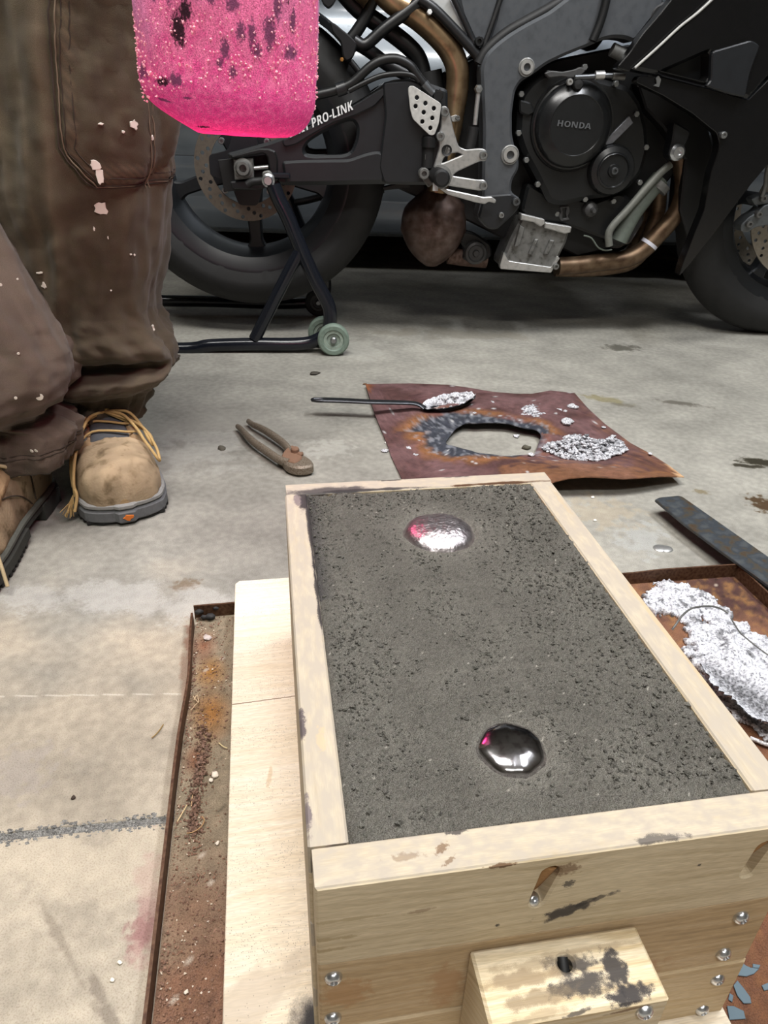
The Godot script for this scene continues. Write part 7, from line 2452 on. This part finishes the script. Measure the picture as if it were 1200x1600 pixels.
	# bright worn facet and rib on the case
	plate("case_facet", o, fillet(PackedVector2Array([Vector2(0.7456, 0.4298), Vector2(0.791, 0.4792), Vector2(0.8018, 0.4667), Vector2(0.7653, 0.4279), Vector2(0.7522, 0.424)]), 0.001, 1), 0.110, 0.124, 0.001, skin(mat("scuffed_alu", s8(120, 122, 128), 0.45, 0.5), mats["worn_tex"], 12.0))
	c = Vector3(0.7708, 0.3769, 0.125)
	turned("pulse_cover", o, c, PackedVector2Array([Vector2(0, 0.016), Vector2(0.006, 0.016), Vector2(0.0065, 0.019), Vector2(0.012, 0.019), Vector2(0.0135, 0.015), Vector2(0.030, 0.015), Vector2(0.032, 0.0185), Vector2(0.034, 0.0175), Vector2(0.036, 0.014), Vector2(0.046, 0.010), Vector2(0.050, 0.002), Vector2(0.051, -0.02), Vector2(0, -0.02)]), mats["cover_black"], 48)
	bolt(o, c + Vector3(0, 0, 0.018), 0.0075, steel_dark())
	# scraped paint under the small cover
	g = Geo.new()
	var r := rng(41)
	var scr := PackedVector2Array([Vector2(0.7369, 0.3648), Vector2(0.7445, 0.3613), Vector2(0.7547, 0.3515), Vector2(0.7671, 0.3455), Vector2(0.7772, 0.352), Vector2(0.7863, 0.3484), Vector2(0.7909, 0.3397), Vector2(0.7775, 0.3357), Vector2(0.7603, 0.3366), Vector2(0.7461, 0.3451)])
	g.extrude(fillet(scr, 0.002, 2), 0.118, 0.1365, 0.001)
	part("scraped_metal", g, mats["cast_alu"], o)
	for q: Vector3 in [Vector3(0.6077, 0.5484, 0.125), Vector3(0.6805, 0.5615, 0.125), Vector3(0.5573, 0.5115, 0.125), Vector3(0.5618, 0.4417, 0.12), Vector3(0.5844, 0.392, 0.12), Vector3(0.617, 0.3453, 0.115), Vector3(0.7281, 0.3177, 0.11), Vector3(0.7923, 0.3151, 0.11), Vector3(0.8439, 0.3535, 0.11), Vector3(0.8416, 0.4221, 0.115), Vector3(0.8059, 0.4831, 0.12), Vector3(0.7503, 0.5349, 0.125), Vector3(0.6757, 0.2844, 0.09)]:
		bolt(o, q, 0.0062, steel, false)
	plate("case_bracket", o, fillet(PackedVector2Array([Vector2(0.5545, 0.5025), Vector2(0.5803, 0.4975), Vector2(0.5907, 0.4796), Vector2(0.5783, 0.4724), Vector2(0.5587, 0.4788)]), 0.004, 2), 0.10, 0.125, 0.003, eng)
	# clutch arm and cable along the top
	plate("clutch_arm", o, fillet(PackedVector2Array([Vector2(0.5956, 0.5482), Vector2(0.6078, 0.5528), Vector2(0.6313, 0.5514), Vector2(0.6564, 0.5564), Vector2(0.666, 0.561), Vector2(0.6796, 0.5571), Vector2(0.6733, 0.5483), Vector2(0.6588, 0.5414), Vector2(0.63, 0.5427), Vector2(0.6046, 0.5398)]), 0.003, 2), 0.135, 0.146, 0.002, mats["dull_iron"])
	pipe("clutch_cable", o, PackedVector3Array([Vector3(0.6561, 0.5424, 0.15), Vector3(0.6844, 0.5443, 0.15), Vector3(0.7204, 0.5476, 0.15), Vector3(0.756, 0.5464, 0.15)]), 0.0050, steel_dark(), 8, 3)
	pipe("cable_adjuster", o, PackedVector3Array([Vector3(0.6963, 0.5468, 0.152), Vector3(0.7144, 0.5479, 0.152)]), 0.0080, alu, 6, 2)
	pipe("cable_end", o, PackedVector3Array([Vector3(0.7316, 0.5467, 0.152), Vector3(0.7565, 0.5464, 0.152)]), 0.0062, mats["cast_alu"], 8, 2)
	bolt(o, Vector3(0.6469, 0.5345, 0.15), 0.006, alu)
	pipe("frame_spacer", o, PackedVector3Array([Vector3(0.7329, 0.5936, 0.12), Vector3(0.747, 0.5887, 0.12), Vector3(0.7627, 0.5827, 0.12)]), 0.0125, mats["cast_alu"], 12, 2)
	turned("clutch_spindle", o, Vector3(0.6645, 0.5307, 0.15), PackedVector2Array([Vector2(0, 0.006), Vector2(0.008, 0.005), Vector2(0.011, 0.0), Vector2(0.011, -0.02), Vector2(0, -0.02)]), deep)
	# ---------------------------------------------------------------- bright sump
	plate("oil_sump", o, fillet(PackedVector2Array([Vector2(0.5929, 0.2773), Vector2(0.6433, 0.2676), Vector2(0.7075, 0.2581), Vector2(0.7052, 0.2446), Vector2(0.7024, 0.2255), Vector2(0.6875, 0.1865), Vector2(0.6759, 0.1638), Vector2(0.5572, 0.1707), Vector2(0.5571, 0.1847), Vector2(0.5746, 0.237)]), 0.004, 3), 0.02, 0.105, 0.006, mats["cast_alu"])
	plate("sump_flange", o, fillet(PackedVector2Array([Vector2(0.5879, 0.2863), Vector2(0.6424, 0.2755), Vector2(0.6451, 0.2663), Vector2(0.636, 0.2595), Vector2(0.6189, 0.2685), Vector2(0.5881, 0.2732)]), 0.002, 2), 0.09, 0.116, 0.002, alu)
	plate("sump_flange", o, fillet(PackedVector2Array([Vector2(0.6448, 0.269), Vector2(0.7069, 0.2608), Vector2(0.7059, 0.2487), Vector2(0.6932, 0.2458), Vector2(0.645, 0.257)]), 0.002, 2), 0.09, 0.114, 0.002, alu)
	plate("sump_edge", o, fillet(PackedVector2Array([Vector2(0.5541, 0.1758), Vector2(0.5596, 0.2049), Vector2(0.5721, 0.1858), Vector2(0.5886, 0.1832), Vector2(0.6732, 0.1732), Vector2(0.6843, 0.1985), Vector2(0.6911, 0.193), Vector2(0.675, 0.1605), Vector2(0.5564, 0.1674)]), 0.002, 2), 0.09, 0.110, 0.002, alu)
	for q: Array in [[PackedVector2Array([Vector2(0.5817, 0.2162), Vector2(0.5893, 0.262), Vector2(0.6, 0.2569), Vector2(0.5931, 0.2191)])], [PackedVector2Array([Vector2(0.616, 0.2002), Vector2(0.6264, 0.2332), Vector2(0.6351, 0.2333), Vector2(0.6248, 0.2004)])], [PackedVector2Array([Vector2(0.6514, 0.2008), Vector2(0.6616, 0.2324), Vector2(0.672, 0.2312), Vector2(0.6617, 0.2009)])]]:
		plate("sump_rib", o, fillet(q[0], 0.002, 2), 0.10, 0.114, 0.003, mats["cast_alu"])
	bolt(o, Vector3(0.6833, 0.1752, 0.11), 0.007, mats["cast_alu"])
	plate("hose_clip", o, fillet(PackedVector2Array([Vector2(0.6776, 0.3006), Vector2(0.699, 0.3023), Vector2(0.7026, 0.2893), Vector2(0.698, 0.2813), Vector2(0.7051, 0.2734), Vector2(0.6851, 0.2704), Vector2(0.6777, 0.2809), Vector2(0.6821, 0.2902)]), 0.003, 2), 0.094, 0.099, 0.001, mats["dull_iron"], [fillet(PackedVector2Array([Vector2(0.684, 0.2968), Vector2(0.6939, 0.2983), Vector2(0.6926, 0.2878), Vector2(0.6972, 0.2773), Vector2(0.6872, 0.2758), Vector2(0.6868, 0.2877)]), 0.002, 2)])
	turned("oil_pressure_switch", o, Vector3(0.7468, 0.2961, 0.1), PackedVector2Array([Vector2(0, 0.03), Vector2(0.004, 0.03), Vector2(0.006, 0.016), Vector2(0.014, 0.010), Vector2(0.017, 0.0), Vector2(0.017, -0.02), Vector2(0, -0.02)]), mats["dull_iron"])
	# ---------------------------------------------------------------- water hose and pipe
	var greyhose := skin(mat("hose_grey", s8(96, 104, 96), 0.5), mats["worn_tex"], 8.0)
	pipe("water_hose", o, PackedVector3Array([Vector3(0.8981, 0.362, 0.09), Vector3(0.8846, 0.3437, 0.09), Vector3(0.8668, 0.3172, 0.09), Vector3(0.8493, 0.2876, 0.09), Vector3(0.8374, 0.2576, 0.09), Vector3(0.8278, 0.23, 0.09)]), 0.0200, greyhose, 16, 5)
	pipe("hose_clamp", o, PackedVector3Array([Vector3(0.9025, 0.352, 0.092), Vector3(0.8937, 0.3388, 0.092)]), 0.0225, mats["cast_alu"], 16, 2)
	pipe("water_pipe", o, PackedVector3Array([Vector3(0.9037, 0.3916, 0.115), Vector3(0.8826, 0.3712, 0.115), Vector3(0.8577, 0.3402, 0.115), Vector3(0.8258, 0.298, 0.115), Vector3(0.7999, 0.2657, 0.115), Vector3(0.7931, 0.2468, 0.115), Vector3(0.7992, 0.2223, 0.115)]), 0.0085, skin(mat("dusty_pipe", s8(112, 114, 108), 0.55, 0.3), mats["worn_tex"], 12.0), 10, 5)
	pipe("sensor_wire", o, PackedVector3Array([Vector3(0.7415, 0.241, 0.1), Vector3(0.7602, 0.2359, 0.1), Vector3(0.7785, 0.2169, 0.1), Vector3(0.7963, 0.2102, 0.1), Vector3(0.8125, 0.2118, 0.1)]), 0.0018, greyhose, 6, 4)
	plate("water_pump", o, smooth2(PackedVector2Array([Vector2(0.7958, 0.2718), Vector2(0.8303, 0.2859), Vector2(0.8566, 0.2661), Vector2(0.8568, 0.236), Vector2(0.8401, 0.2134), Vector2(0.8139, 0.2158), Vector2(0.7952, 0.2432)]), 3), 0.05, 0.088, 0.008, eng)
	# ---------------------------------------------------------------- header pipes
	pipe("header_pipe", o, PackedVector3Array([Vector3(0.9367, 0.4284, 0.06), Vector3(0.9567, 0.3818, 0.06), Vector3(0.9706, 0.3429, 0.06), Vector3(0.9697, 0.3027, 0.06), Vector3(0.9547, 0.2695, 0.06), Vector3(0.931, 0.2384, 0.06), Vector3(0.9103, 0.2125, 0.06), Vector3(0.8892, 0.195, 0.06), Vector3(0.8573, 0.183, 0.06), Vector3(0.8057, 0.1765, 0.06), Vector3(0.7556, 0.1699, 0.06), Vector3(0.7051, 0.1663, 0.06)]), 0.0205, mats["lower_pipe"], 18, 6)
	pipe("header_pipe", o, PackedVector3Array([Vector3(0.9338, 0.3405, 0.01), Vector3(0.9414, 0.2925, 0.01), Vector3(0.9392, 0.26, 0.01), Vector3(0.9329, 0.2312, 0.01), Vector3(0.9271, 0.199, 0.01), Vector3(0.8997, 0.1688, 0.01), Vector3(0.8459, 0.1561, 0.01), Vector3(0.7747, 0.1506, 0.01), Vector3(0.7156, 0.1513, 0.01)]), 0.0180, mats["lower_pipe"], 16, 6)
	pipe("header_pipe", o, PackedVector3Array([Vector3(0.9315, 0.3213, -0.05), Vector3(0.9388, 0.2493, -0.05), Vector3(0.9202, 0.1815, -0.05), Vector3(0.8504, 0.1574, -0.05), Vector3(0.7523, 0.1529, -0.05)]), 0.0180, mats["lower_pipe"], 14, 5)
	var pm := mat("chalk_mark", s8(206, 206, 216), 0.7)
	pipe("paint_mark", o, PackedVector3Array([Vector3(0.9172, 0.2227, 0.0605), Vector3(0.9132, 0.2162, 0.0605)]), 0.0211, pm, 18, 2)
	# ---------------------------------------------------------------- front fairing
	plate("fairing_stay", o, fillet(PackedVector2Array([Vector2(0.8807, 0.4714), Vector2(0.9203, 0.455), Vector2(0.917, 0.4349), Vector2(0.9101, 0.418), Vector2(0.9086, 0.4011), Vector2(0.8924, 0.3983), Vector2(0.8813, 0.4101), Vector2(0.8835, 0.4364)]), 0.006, 2), 0.11, 0.145, 0.005, satin)
	turned("engine_mount_bolt", o, Vector3(0.8968, 0.4153, 0.15), PackedVector2Array([Vector2(0, 0.004), Vector2(0.005, 0.004), Vector2(0.006, 0.010), Vector2(0.011, 0.010), Vector2(0.0125, 0.007), Vector2(0.0160, 0.003), Vector2(0.0165, -0.003), Vector2(0, -0.003)]), mats["zinc"], 24)
	plate("fairing_upper", o, fillet(PackedVector2Array([Vector2(0.8595, 0.7405), Vector2(0.9552, 0.7442), Vector2(0.8852, 0.6802), Vector2(0.8291, 0.6272), Vector2(0.7536, 0.5594), Vector2(0.7499, 0.553), Vector2(0.7209, 0.5584), Vector2(0.7423, 0.5839), Vector2(0.76, 0.6129), Vector2(0.7856, 0.6436)]), 0.006, 2), 0.165, 0.196, 0.008, gloss)
	plate("fairing_side", o, PackedVector2Array([Vector2(0.8831, 0.679), Vector2(0.9442, 0.7422), Vector2(1.1186, 0.7489), Vector2(1.1894, 0.5572), Vector2(1.0308, 0.561), Vector2(0.995, 0.5149), Vector2(0.9504, 0.5245), Vector2(0.9012, 0.5338), Vector2(0.8049, 0.55), Vector2(0.7632, 0.5551), Vector2(0.7501, 0.5578), Vector2(0.8254, 0.6242)]), 0.150, 0.205, 0.006, gloss, [fillet(PackedVector2Array([Vector2(0.8093, 0.5533), Vector2(0.8439, 0.5679), Vector2(0.8944, 0.5891), Vector2(0.8995, 0.5841), Vector2(0.907, 0.551), Vector2(0.9003, 0.537)]), 0.004, 2)])
	pipe("fairing_edge", o, PackedVector3Array([Vector3(0.8818, 0.6736, 0.2055), Vector3(0.856, 0.6494, 0.2055), Vector3(0.8268, 0.6266, 0.2055), Vector3(0.7941, 0.5954, 0.2055), Vector3(0.7541, 0.5591, 0.2055)]), 0.0026, skin(mat("edge_scuff", s8(172, 172, 168), 0.5), mats["worn_tex"], 20.0), 6, 4)
	plate("fairing_duct", o, PackedVector2Array([Vector2(0.8141, 0.5496), Vector2(0.8604, 0.5746), Vector2(0.9196, 0.5975), Vector2(0.9359, 0.5358), Vector2(0.9201, 0.5354)]), 0.13, 0.162, 0.003, satin)
	plate("fairing_duct", o, fillet(PackedVector2Array([Vector2(0.896, 0.5894), Vector2(0.9683, 0.61), Vector2(0.9882, 0.6025), Vector2(0.9807, 0.559), Vector2(0.9828, 0.5166), Vector2(0.9449, 0.522), Vector2(0.898, 0.5334), Vector2(0.906, 0.5421)]), 0.006, 2), 0.200, 0.214, 0.004, satin)
	plate("fairing_lower", o, fillet(PackedVector2Array([Vector2(0.7634, 0.5365), Vector2(0.7689, 0.5472), Vector2(0.8125, 0.5464), Vector2(0.9013, 0.5319), Vector2(0.9984, 0.5129), Vector2(1.0396, 0.5595), Vector2(1.1999, 0.5471), Vector2(1.2079, 0.5254), Vector2(1.0733, 0.3982), Vector2(1.0464, 0.3578), Vector2(0.9926, 0.261), Vector2(0.9575, 0.201), Vector2(0.9379, 0.1736), Vector2(0.9385, 0.1953), Vector2(0.9511, 0.2668), Vector2(0.9599, 0.3102), Vector2(0.956, 0.3836), Vector2(0.9616, 0.4192), Vector2(0.9599, 0.4354), Vector2(0.9497, 0.4535), Vector2(0.8905, 0.4868), Vector2(0.8234, 0.5157)]), 0.004, 2), 0.170, 0.198, 0.005, gloss)
	bolt(o, Vector3(0.9616, 0.4504, 0.202), 0.0065, steel)
	plate("clip", o, fillet(PackedVector2Array([Vector2(0.8003, 0.5439), Vector2(0.8044, 0.5483), Vector2(0.8109, 0.5421), Vector2(0.81, 0.5293), Vector2(0.798, 0.5311), Vector2(0.8047, 0.5356)]), 0.001, 1), 0.2, 0.203, 0.0, steel)
	plate("radiator_side", o, PackedVector2Array([Vector2(0.8104, 0.5385), Vector2(0.9001, 0.5066), Vector2(0.9802, 0.4674), Vector2(1.0044, 0.4193), Vector2(1.0099, 0.2971), Vector2(0.997, 0.2287), Vector2(0.9593, 0.2962), Vector2(0.946, 0.3992), Vector2(0.8833, 0.4589), Vector2(0.8365, 0.4932)]), 0.02, 0.09, 0.004, deep)
	pipe("fairing_wire", o, PackedVector3Array([Vector3(0.7806, 0.5325, 0.165), Vector3(0.7951, 0.5384, 0.165), Vector3(0.8119, 0.5454, 0.165)]), 0.003, alu, 6, 2)
	# ---------------------------------------------------------------- fork and caliper
	pipe("fork_leg", o, PackedVector3Array([Vector3(1.345, 0.28, 0.115), Vector3(1.26, 0.50, 0.115), Vector3(1.17, 0.74, 0.115), Vector3(1.12, 0.86, 0.115)]), 0.027, satin, 18, 4)
	pipe("fork_leg", o, PackedVector3Array([Vector3(1.345, 0.28, -0.115), Vector3(1.26, 0.50, -0.115), Vector3(1.17, 0.74, -0.115), Vector3(1.12, 0.86, -0.115)]), 0.027, satin, 18, 4)
	var cal := skin(mat("caliper_grey", s8(104, 108, 110), 0.45, 0.5), mats["worn_tex"], 10.0)
	plate("brake_caliper", o, fillet(PackedVector2Array([Vector2(1.0968, 0.2716), Vector2(1.1101, 0.288), Vector2(1.1279, 0.299), Vector2(1.1388, 0.3125), Vector2(1.1844, 0.3291), Vector2(1.2209, 0.2629), Vector2(1.1569, 0.2727), Vector2(1.1315, 0.2668), Vector2(1.1166, 0.2557), Vector2(1.1007, 0.2581)]), 0.005, 2), 0.075, 0.115, 0.005, cal)
	plate("brake_caliper", o, fillet(PackedVector2Array([Vector2(1.1082, 0.325), Vector2(1.1236, 0.3331), Vector2(1.1802, 0.3421), Vector2(1.1877, 0.3187), Vector2(1.138, 0.3151), Vector2(1.121, 0.3121)]), 0.004, 2), 0.080, 0.112, 0.004, cal)
	for q: Vector3 in [Vector3(1.1122, 0.2743, 0.118), Vector3(1.1287, 0.2948, 0.118), Vector3(1.1305, 0.3277, 0.116)]:
		bolt(o, q, 0.0075, mats["cast_alu"])
	pipe("brake_line", o, PackedVector3Array([Vector3(1.1244, 0.3305, 0.12), Vector3(1.1262, 0.3539, 0.12), Vector3(1.1214, 0.3793, 0.12), Vector3(1.1186, 0.4167, 0.12)]), 0.005, mats["cast_alu"], 8, 3)
	# ---------------------------------------------------------------- what lies above the picture: tank, seat, tail, screen
	rings = []
	for k in 13:
		var f := k / 12.0
		var x := lerpf(0.38, 0.98, f)
		var w := 0.135 * pow(sin(PI * clampf(0.12 + f * 0.8, 0, 1)), 0.5)
		var top := lerpf(0.80, 0.98, sin(PI * clampf(f * 0.75, 0, 1)))
		var ring := PackedVector3Array()
		for q in 24:
			var a := TAU * q / 24.0
			ring.append(Vector3(x, lerpf(0.72, top, 0.5 + 0.5 * sin(a)), cos(a) * w))
		rings.append(ring)
	g = Geo.new()
	g.loft(rings)
	part("fuel_tank", g, gloss, o)
	rings = []
	for k in 13:
		var f := k / 12.0
		var x := lerpf(-0.42, 0.42, f)
		var w := lerpf(0.05, 0.13, clampf(f * 1.6, 0, 1))
		var y := lerpf(0.95, 0.80, clampf(f * 1.4, 0, 1))
		var ring := PackedVector3Array()
		for q in 20:
			var a := TAU * q / 20.0
			ring.append(Vector3(x, y + sin(a) * lerpf(0.03, 0.06, f), cos(a) * w))
		rings.append(ring)
	g = Geo.new()
	g.loft(rings)
	part("seat", g, satin, o)
	rings = []
	for k in 12:
		var f := k / 11.0
		var x := lerpf(0.98, 1.52, f)
		var w := 0.20 * sqrt(clampf(1.0 - f * 0.92, 0, 1))
		var ring := PackedVector3Array()
		for q in 20:
			var a := TAU * q / 20.0
			ring.append(Vector3(x, lerpf(0.92, 0.76, f) + sin(a) * lerpf(0.16, 0.06, f), cos(a) * w))
		rings.append(ring)
	g = Geo.new()
	g.loft(rings)
	part("nose_fairing", g, gloss, o)
	pipe("handlebar", o, PackedVector3Array([Vector3(1.04, 0.98, 0.11), Vector3(1.0, 0.97, 0.24), Vector3(0.97, 0.955, 0.34)]), 0.014, eng, 12, 4)
	pipe("handlebar", o, PackedVector3Array([Vector3(1.04, 0.98, -0.11), Vector3(1.0, 0.97, -0.24), Vector3(0.97, 0.955, -0.34)]), 0.014, eng, 12, 4)
	pipe("silencer", o, PackedVector3Array([Vector3(0.2648, 0.6835, 0.085), Vector3(0.2276, 0.7098, 0.085), Vector3(0.1792, 0.7369, 0.085)]), 0.045, mats["header_pipe"], 18, 4)

func steel_dark() -> Material:
	if not mats.has("steel_dark"):
		mat("steel_dark", s8(92, 94, 96), 0.4, 0.8)
	return mats["steel_dark"]

func smooth_arm(p: Array) -> PackedVector2Array:
	var o := PackedVector2Array()
	for v: Vector2 in p:
		o.append(v)
	return fillet(o, 0.006, 2)

# ==================================================================== the paddock stand under the rear axle
func paddock_stand() -> void:
	var o := thing("paddock_stand", "black tubular paddock stand with grey castors holding up the rear wheel", "stand", bike_at, bike_turn)
	var m: Material = mats["tube_black"]
	var zn := 0.205
	var zf := -0.135
	for s in 2:
		var z := zn if s == 0 else zf
		var g := Geo.new()
		var base := PackedVector3Array([Vector3(-0.66, 0.030, z), Vector3(-0.45, 0.027, z), Vector3(-0.20, 0.025, z), Vector3(0.10, 0.024, z), Vector3(0.150, 0.027, z), Vector3(0.168, 0.040, z)])
		if s == 0:
			base = PackedVector3Array([Vector3(-0.66, 0.032, z), Vector3(-0.1997, 0.0061, 0.205), Vector3(-0.0951, 0.0139, 0.205), Vector3(0.0027, 0.0174, 0.205), Vector3(0.0801, 0.0178, 0.205), Vector3(0.1183, 0.021, 0.205), Vector3(0.1397, 0.0297, 0.205), Vector3(0.1582, 0.0413, 0.205)])
		else:
			base = PackedVector3Array([Vector3(-0.66, 0.032, z), Vector3(-0.2706, 0.031, -0.135), Vector3(-0.1402, 0.0307, -0.135), Vector3(0.0081, 0.0273, -0.135), Vector3(0.1083, 0.03, -0.135), Vector3(0.1286, 0.0385, -0.135), Vector3(0.1388, 0.0485, -0.135)])
		g.tube(spline(base, 6), 0.0145, 16)
		part("base_tube", g, m, o)
		g = Geo.new()
		var legp := PackedVector3Array([Vector3(0.0551, 0.337, 0.186), Vector3(0.0657, 0.3114, 0.19), Vector3(0.0826, 0.2782, 0.193), Vector3(0.1071, 0.2194, 0.198), Vector3(0.1352, 0.1583, 0.202), Vector3(0.1538, 0.124, 0.203), Vector3(0.1645, 0.0998, 0.204), Vector3(0.167, 0.0724, 0.205), Vector3(0.1625, 0.0441, 0.205)])
		if s == 1:
			var f := PackedVector3Array()
			for p in legp:
				f.append(Vector3(p.x - 0.010, p.y * 0.98, -p.z + 0.07))
			legp = f
		g.tube(spline(legp, 6), 0.0150, 16)
		part("upright_tube", g, m, o)
		if s == 0:
			g = Geo.new()
			g.tube(PackedVector3Array([Vector3(0.1043, 0.2119, 0.199), Vector3(0.0874, 0.1839, 0.202), Vector3(0.0421, 0.104, 0.204), Vector3(0.0006, 0.0288, 0.205)]), 0.0135, 14)
			part("brace_tube", g, m, o)
		var wc := Vector3(0.1735, 0.0342, 0.225)
		if s == 1:
			wc = Vector3(0.1373, 0.0518, -0.12)
		castor(o, wc, s == 0)
		if s == 0:
			castor(o, wc + Vector3(-0.022, 0.001, -0.060), true)
	# lifting bracket under the swingarm spool
	plate("lift_bracket", o, fillet(PackedVector2Array([Vector2(0.0338, 0.3613), Vector2(0.0479, 0.3651), Vector2(0.0587, 0.3537), Vector2(0.0565, 0.335), Vector2(0.0373, 0.3334)]), 0.004, 3), 0.172, 0.190, 0.002, mats["cast_alu"])
	turned("spool_bolt", o, Vector3(0.0458, 0.3466, 0.192), PackedVector2Array([Vector2(0, 0.010), Vector2(0.0075, 0.010), Vector2(0.0090, 0.007), Vector2(0.0095, 0.002), Vector2(0.013, 0.0), Vector2(0, -0.003)]), mats["zinc"], 18)
	var g := Geo.new()
	g.box(Vector3(0.0692, 0.355, 0.172), Vector3(0.04, 0.010, 0.03), 0.002)
	part("lift_shelf", g, m, o)
	# cross handle at the far left end
	g = Geo.new()
	g.tube(PackedVector3Array([Vector3(-0.66, 0.032, zn), Vector3(-0.70, 0.036, zn - 0.03), Vector3(-0.71, 0.038, 0.03), Vector3(-0.70, 0.036, zf + 0.03), Vector3(-0.66, 0.032, zf)]), 0.0145, 14)
	part("cross_tube", g, m, o)

func castor(o: Node3D, c: Vector3, near: bool) -> void:
	var rr := c.y
	rr = 0.0345
	var m: Material = mats["wheel_rubber"] if near else mats["rubber"]
	var w := turned("castor", o, Vector3(c.x, rr + 0.0005, c.z), PackedVector2Array([Vector2(0.021, 0.008), Vector2(0.0235, 0.0105), Vector2(0.031, 0.0105), Vector2(rr, 0.006), Vector2(rr, -0.006), Vector2(0.031, -0.0105), Vector2(0.021, -0.0105)]), m, 36)
	turned("castor_hub", w, Vector3.ZERO, PackedVector2Array([Vector2(0, 0.004), Vector2(0.014, 0.004), Vector2(0.0155, 0.008), Vector2(0.0215, 0.008), Vector2(0.0225, 0.004), Vector2(0.0225, -0.009), Vector2(0, -0.009)]), skin(mat("castor_hub_%d" % int(near), s8(142, 156, 144) if near else s8(60, 62, 60), 0.55), mats["worn_tex"], 14.0), 30)
	turned("castor_axle", w, Vector3.ZERO, PackedVector2Array([Vector2(0, 0.013), Vector2(0.005, 0.013), Vector2(0.0075, 0.010), Vector2(0.0075, 0.0), Vector2(0, 0.0)]), mats["bolt_steel"], 14)

# ==================================================================== the car parked behind the motorcycle
func parked_car() -> void:
	var o := thing("parked_car", "silver grey car parked behind the motorcycle, only its lower flank in view", "car", Vector3(-0.25, 0, -2.45))
	var paint: Material = mats["car_paint"]
	# flank profile from the sill up: depth behind the sill plane and height
	var prof := [Vector2(-0.060, 0.150), Vector2(-0.012, 0.118), Vector2(0.0, 0.135), Vector2(0.006, 0.200), Vector2(-0.004, 0.218), Vector2(0.004, 0.228), Vector2(0.012, 0.300), Vector2(0.016, 0.3365), Vector2(0.006, 0.340), Vector2(0.016, 0.3435), Vector2(0.022, 0.42), Vector2(0.020, 0.52), Vector2(0.008, 0.62), Vector2(-0.020, 0.70), Vector2(-0.034, 0.76), Vector2(-0.020, 0.80), Vector2(-0.05, 0.88), Vector2(-0.10, 0.92)]
	var rings: Array = []
	var n := 60
	for k in n:
		var f := k / float(n - 1)
		var x := lerpf(-2.1, 2.3, f)
		var e := absf(f * 2.0 - 1.0)
		var tuck := pow(e, 5.0) * 0.22
		var drop := pow(e, 4.0) * 0.12
		var ring := PackedVector3Array()
		for p: Vector2 in prof:
			ring.append(Vector3(x, p.y - drop * clampf(p.y - 0.4, 0, 1), p.x - tuck))
		for q in range(prof.size() - 1, -1, -1):
			var p: Vector2 = prof[q]
			ring.append(Vector3(x, p.y - drop * clampf(p.y - 0.4, 0, 1), -1.72 - p.x + tuck))
		rings.append(ring)
	var g := Geo.new()
	g.loft(rings)
	part("body", g, paint, o)
	# cabin
	rings = []
	for k in 20:
		var f := k / 19.0
		var x := lerpf(-1.7, 1.25, f)
		var top := 0.90 + 0.52 * pow(sin(PI * clampf(0.06 + f * 0.88, 0, 1)), 0.55)
		var ring := PackedVector3Array()
		for q: Vector2 in [Vector2(-0.08, 0.86), Vector2(-0.16, 0.5), Vector2(-0.26, 0.96), Vector2(-0.42, 1.0), Vector2(-1.30, 1.0), Vector2(-1.46, 0.96), Vector2(-1.56, 0.5), Vector2(-1.64, 0.86)]:
			var y := lerpf(0.88, top, q.y) if q.y != 0.86 else 0.88
			ring.append(Vector3(x, y, q.x))
		rings.append(ring)
	g = Geo.new()
	g.loft(rings)
	part("cabin", g, mat("dark_glass", s8(20, 24, 26), 0.08), o)
	g = Geo.new()
	g.box(Vector3(0.1, 0.19, -0.86), Vector3(4.1, 0.12, 1.55), 0.01)
	part("underbody", g, mats["deep_black"], o)
	for x: float in [-1.30, 1.42]:
		for z: float in [-0.10, -1.62]:
			var w := turned("car_wheel", o, Vector3(x, 0.31, z), PackedVector2Array([Vector2(0.20, 0.09), Vector2(0.27, 0.10), Vector2(0.30, 0.085), Vector2(0.31, 0.05), Vector2(0.31, -0.06), Vector2(0.29, -0.09), Vector2(0.20, -0.09)]), mats["rubber"], 48)
			turned("wheel_rim", w, Vector3.ZERO, PackedVector2Array([Vector2(0, 0.06), Vector2(0.05, 0.065), Vector2(0.17, 0.05), Vector2(0.20, 0.08), Vector2(0.205, 0.0), Vector2(0, 0.0)]), mats["cast_alu"], 32)
	# door seams
	for x: float in [-0.75, 0.40]:
		g = Geo.new()
		var p := PackedVector3Array()
		for q in range(4, 14):
			p.append(Vector3(x + (q - 4) * 0.004, prof[q].y, prof[q].x - 0.0005))
		g.tube(p, 0.002, 5)
		part("door_seam", g, mats["deep_black"], o)
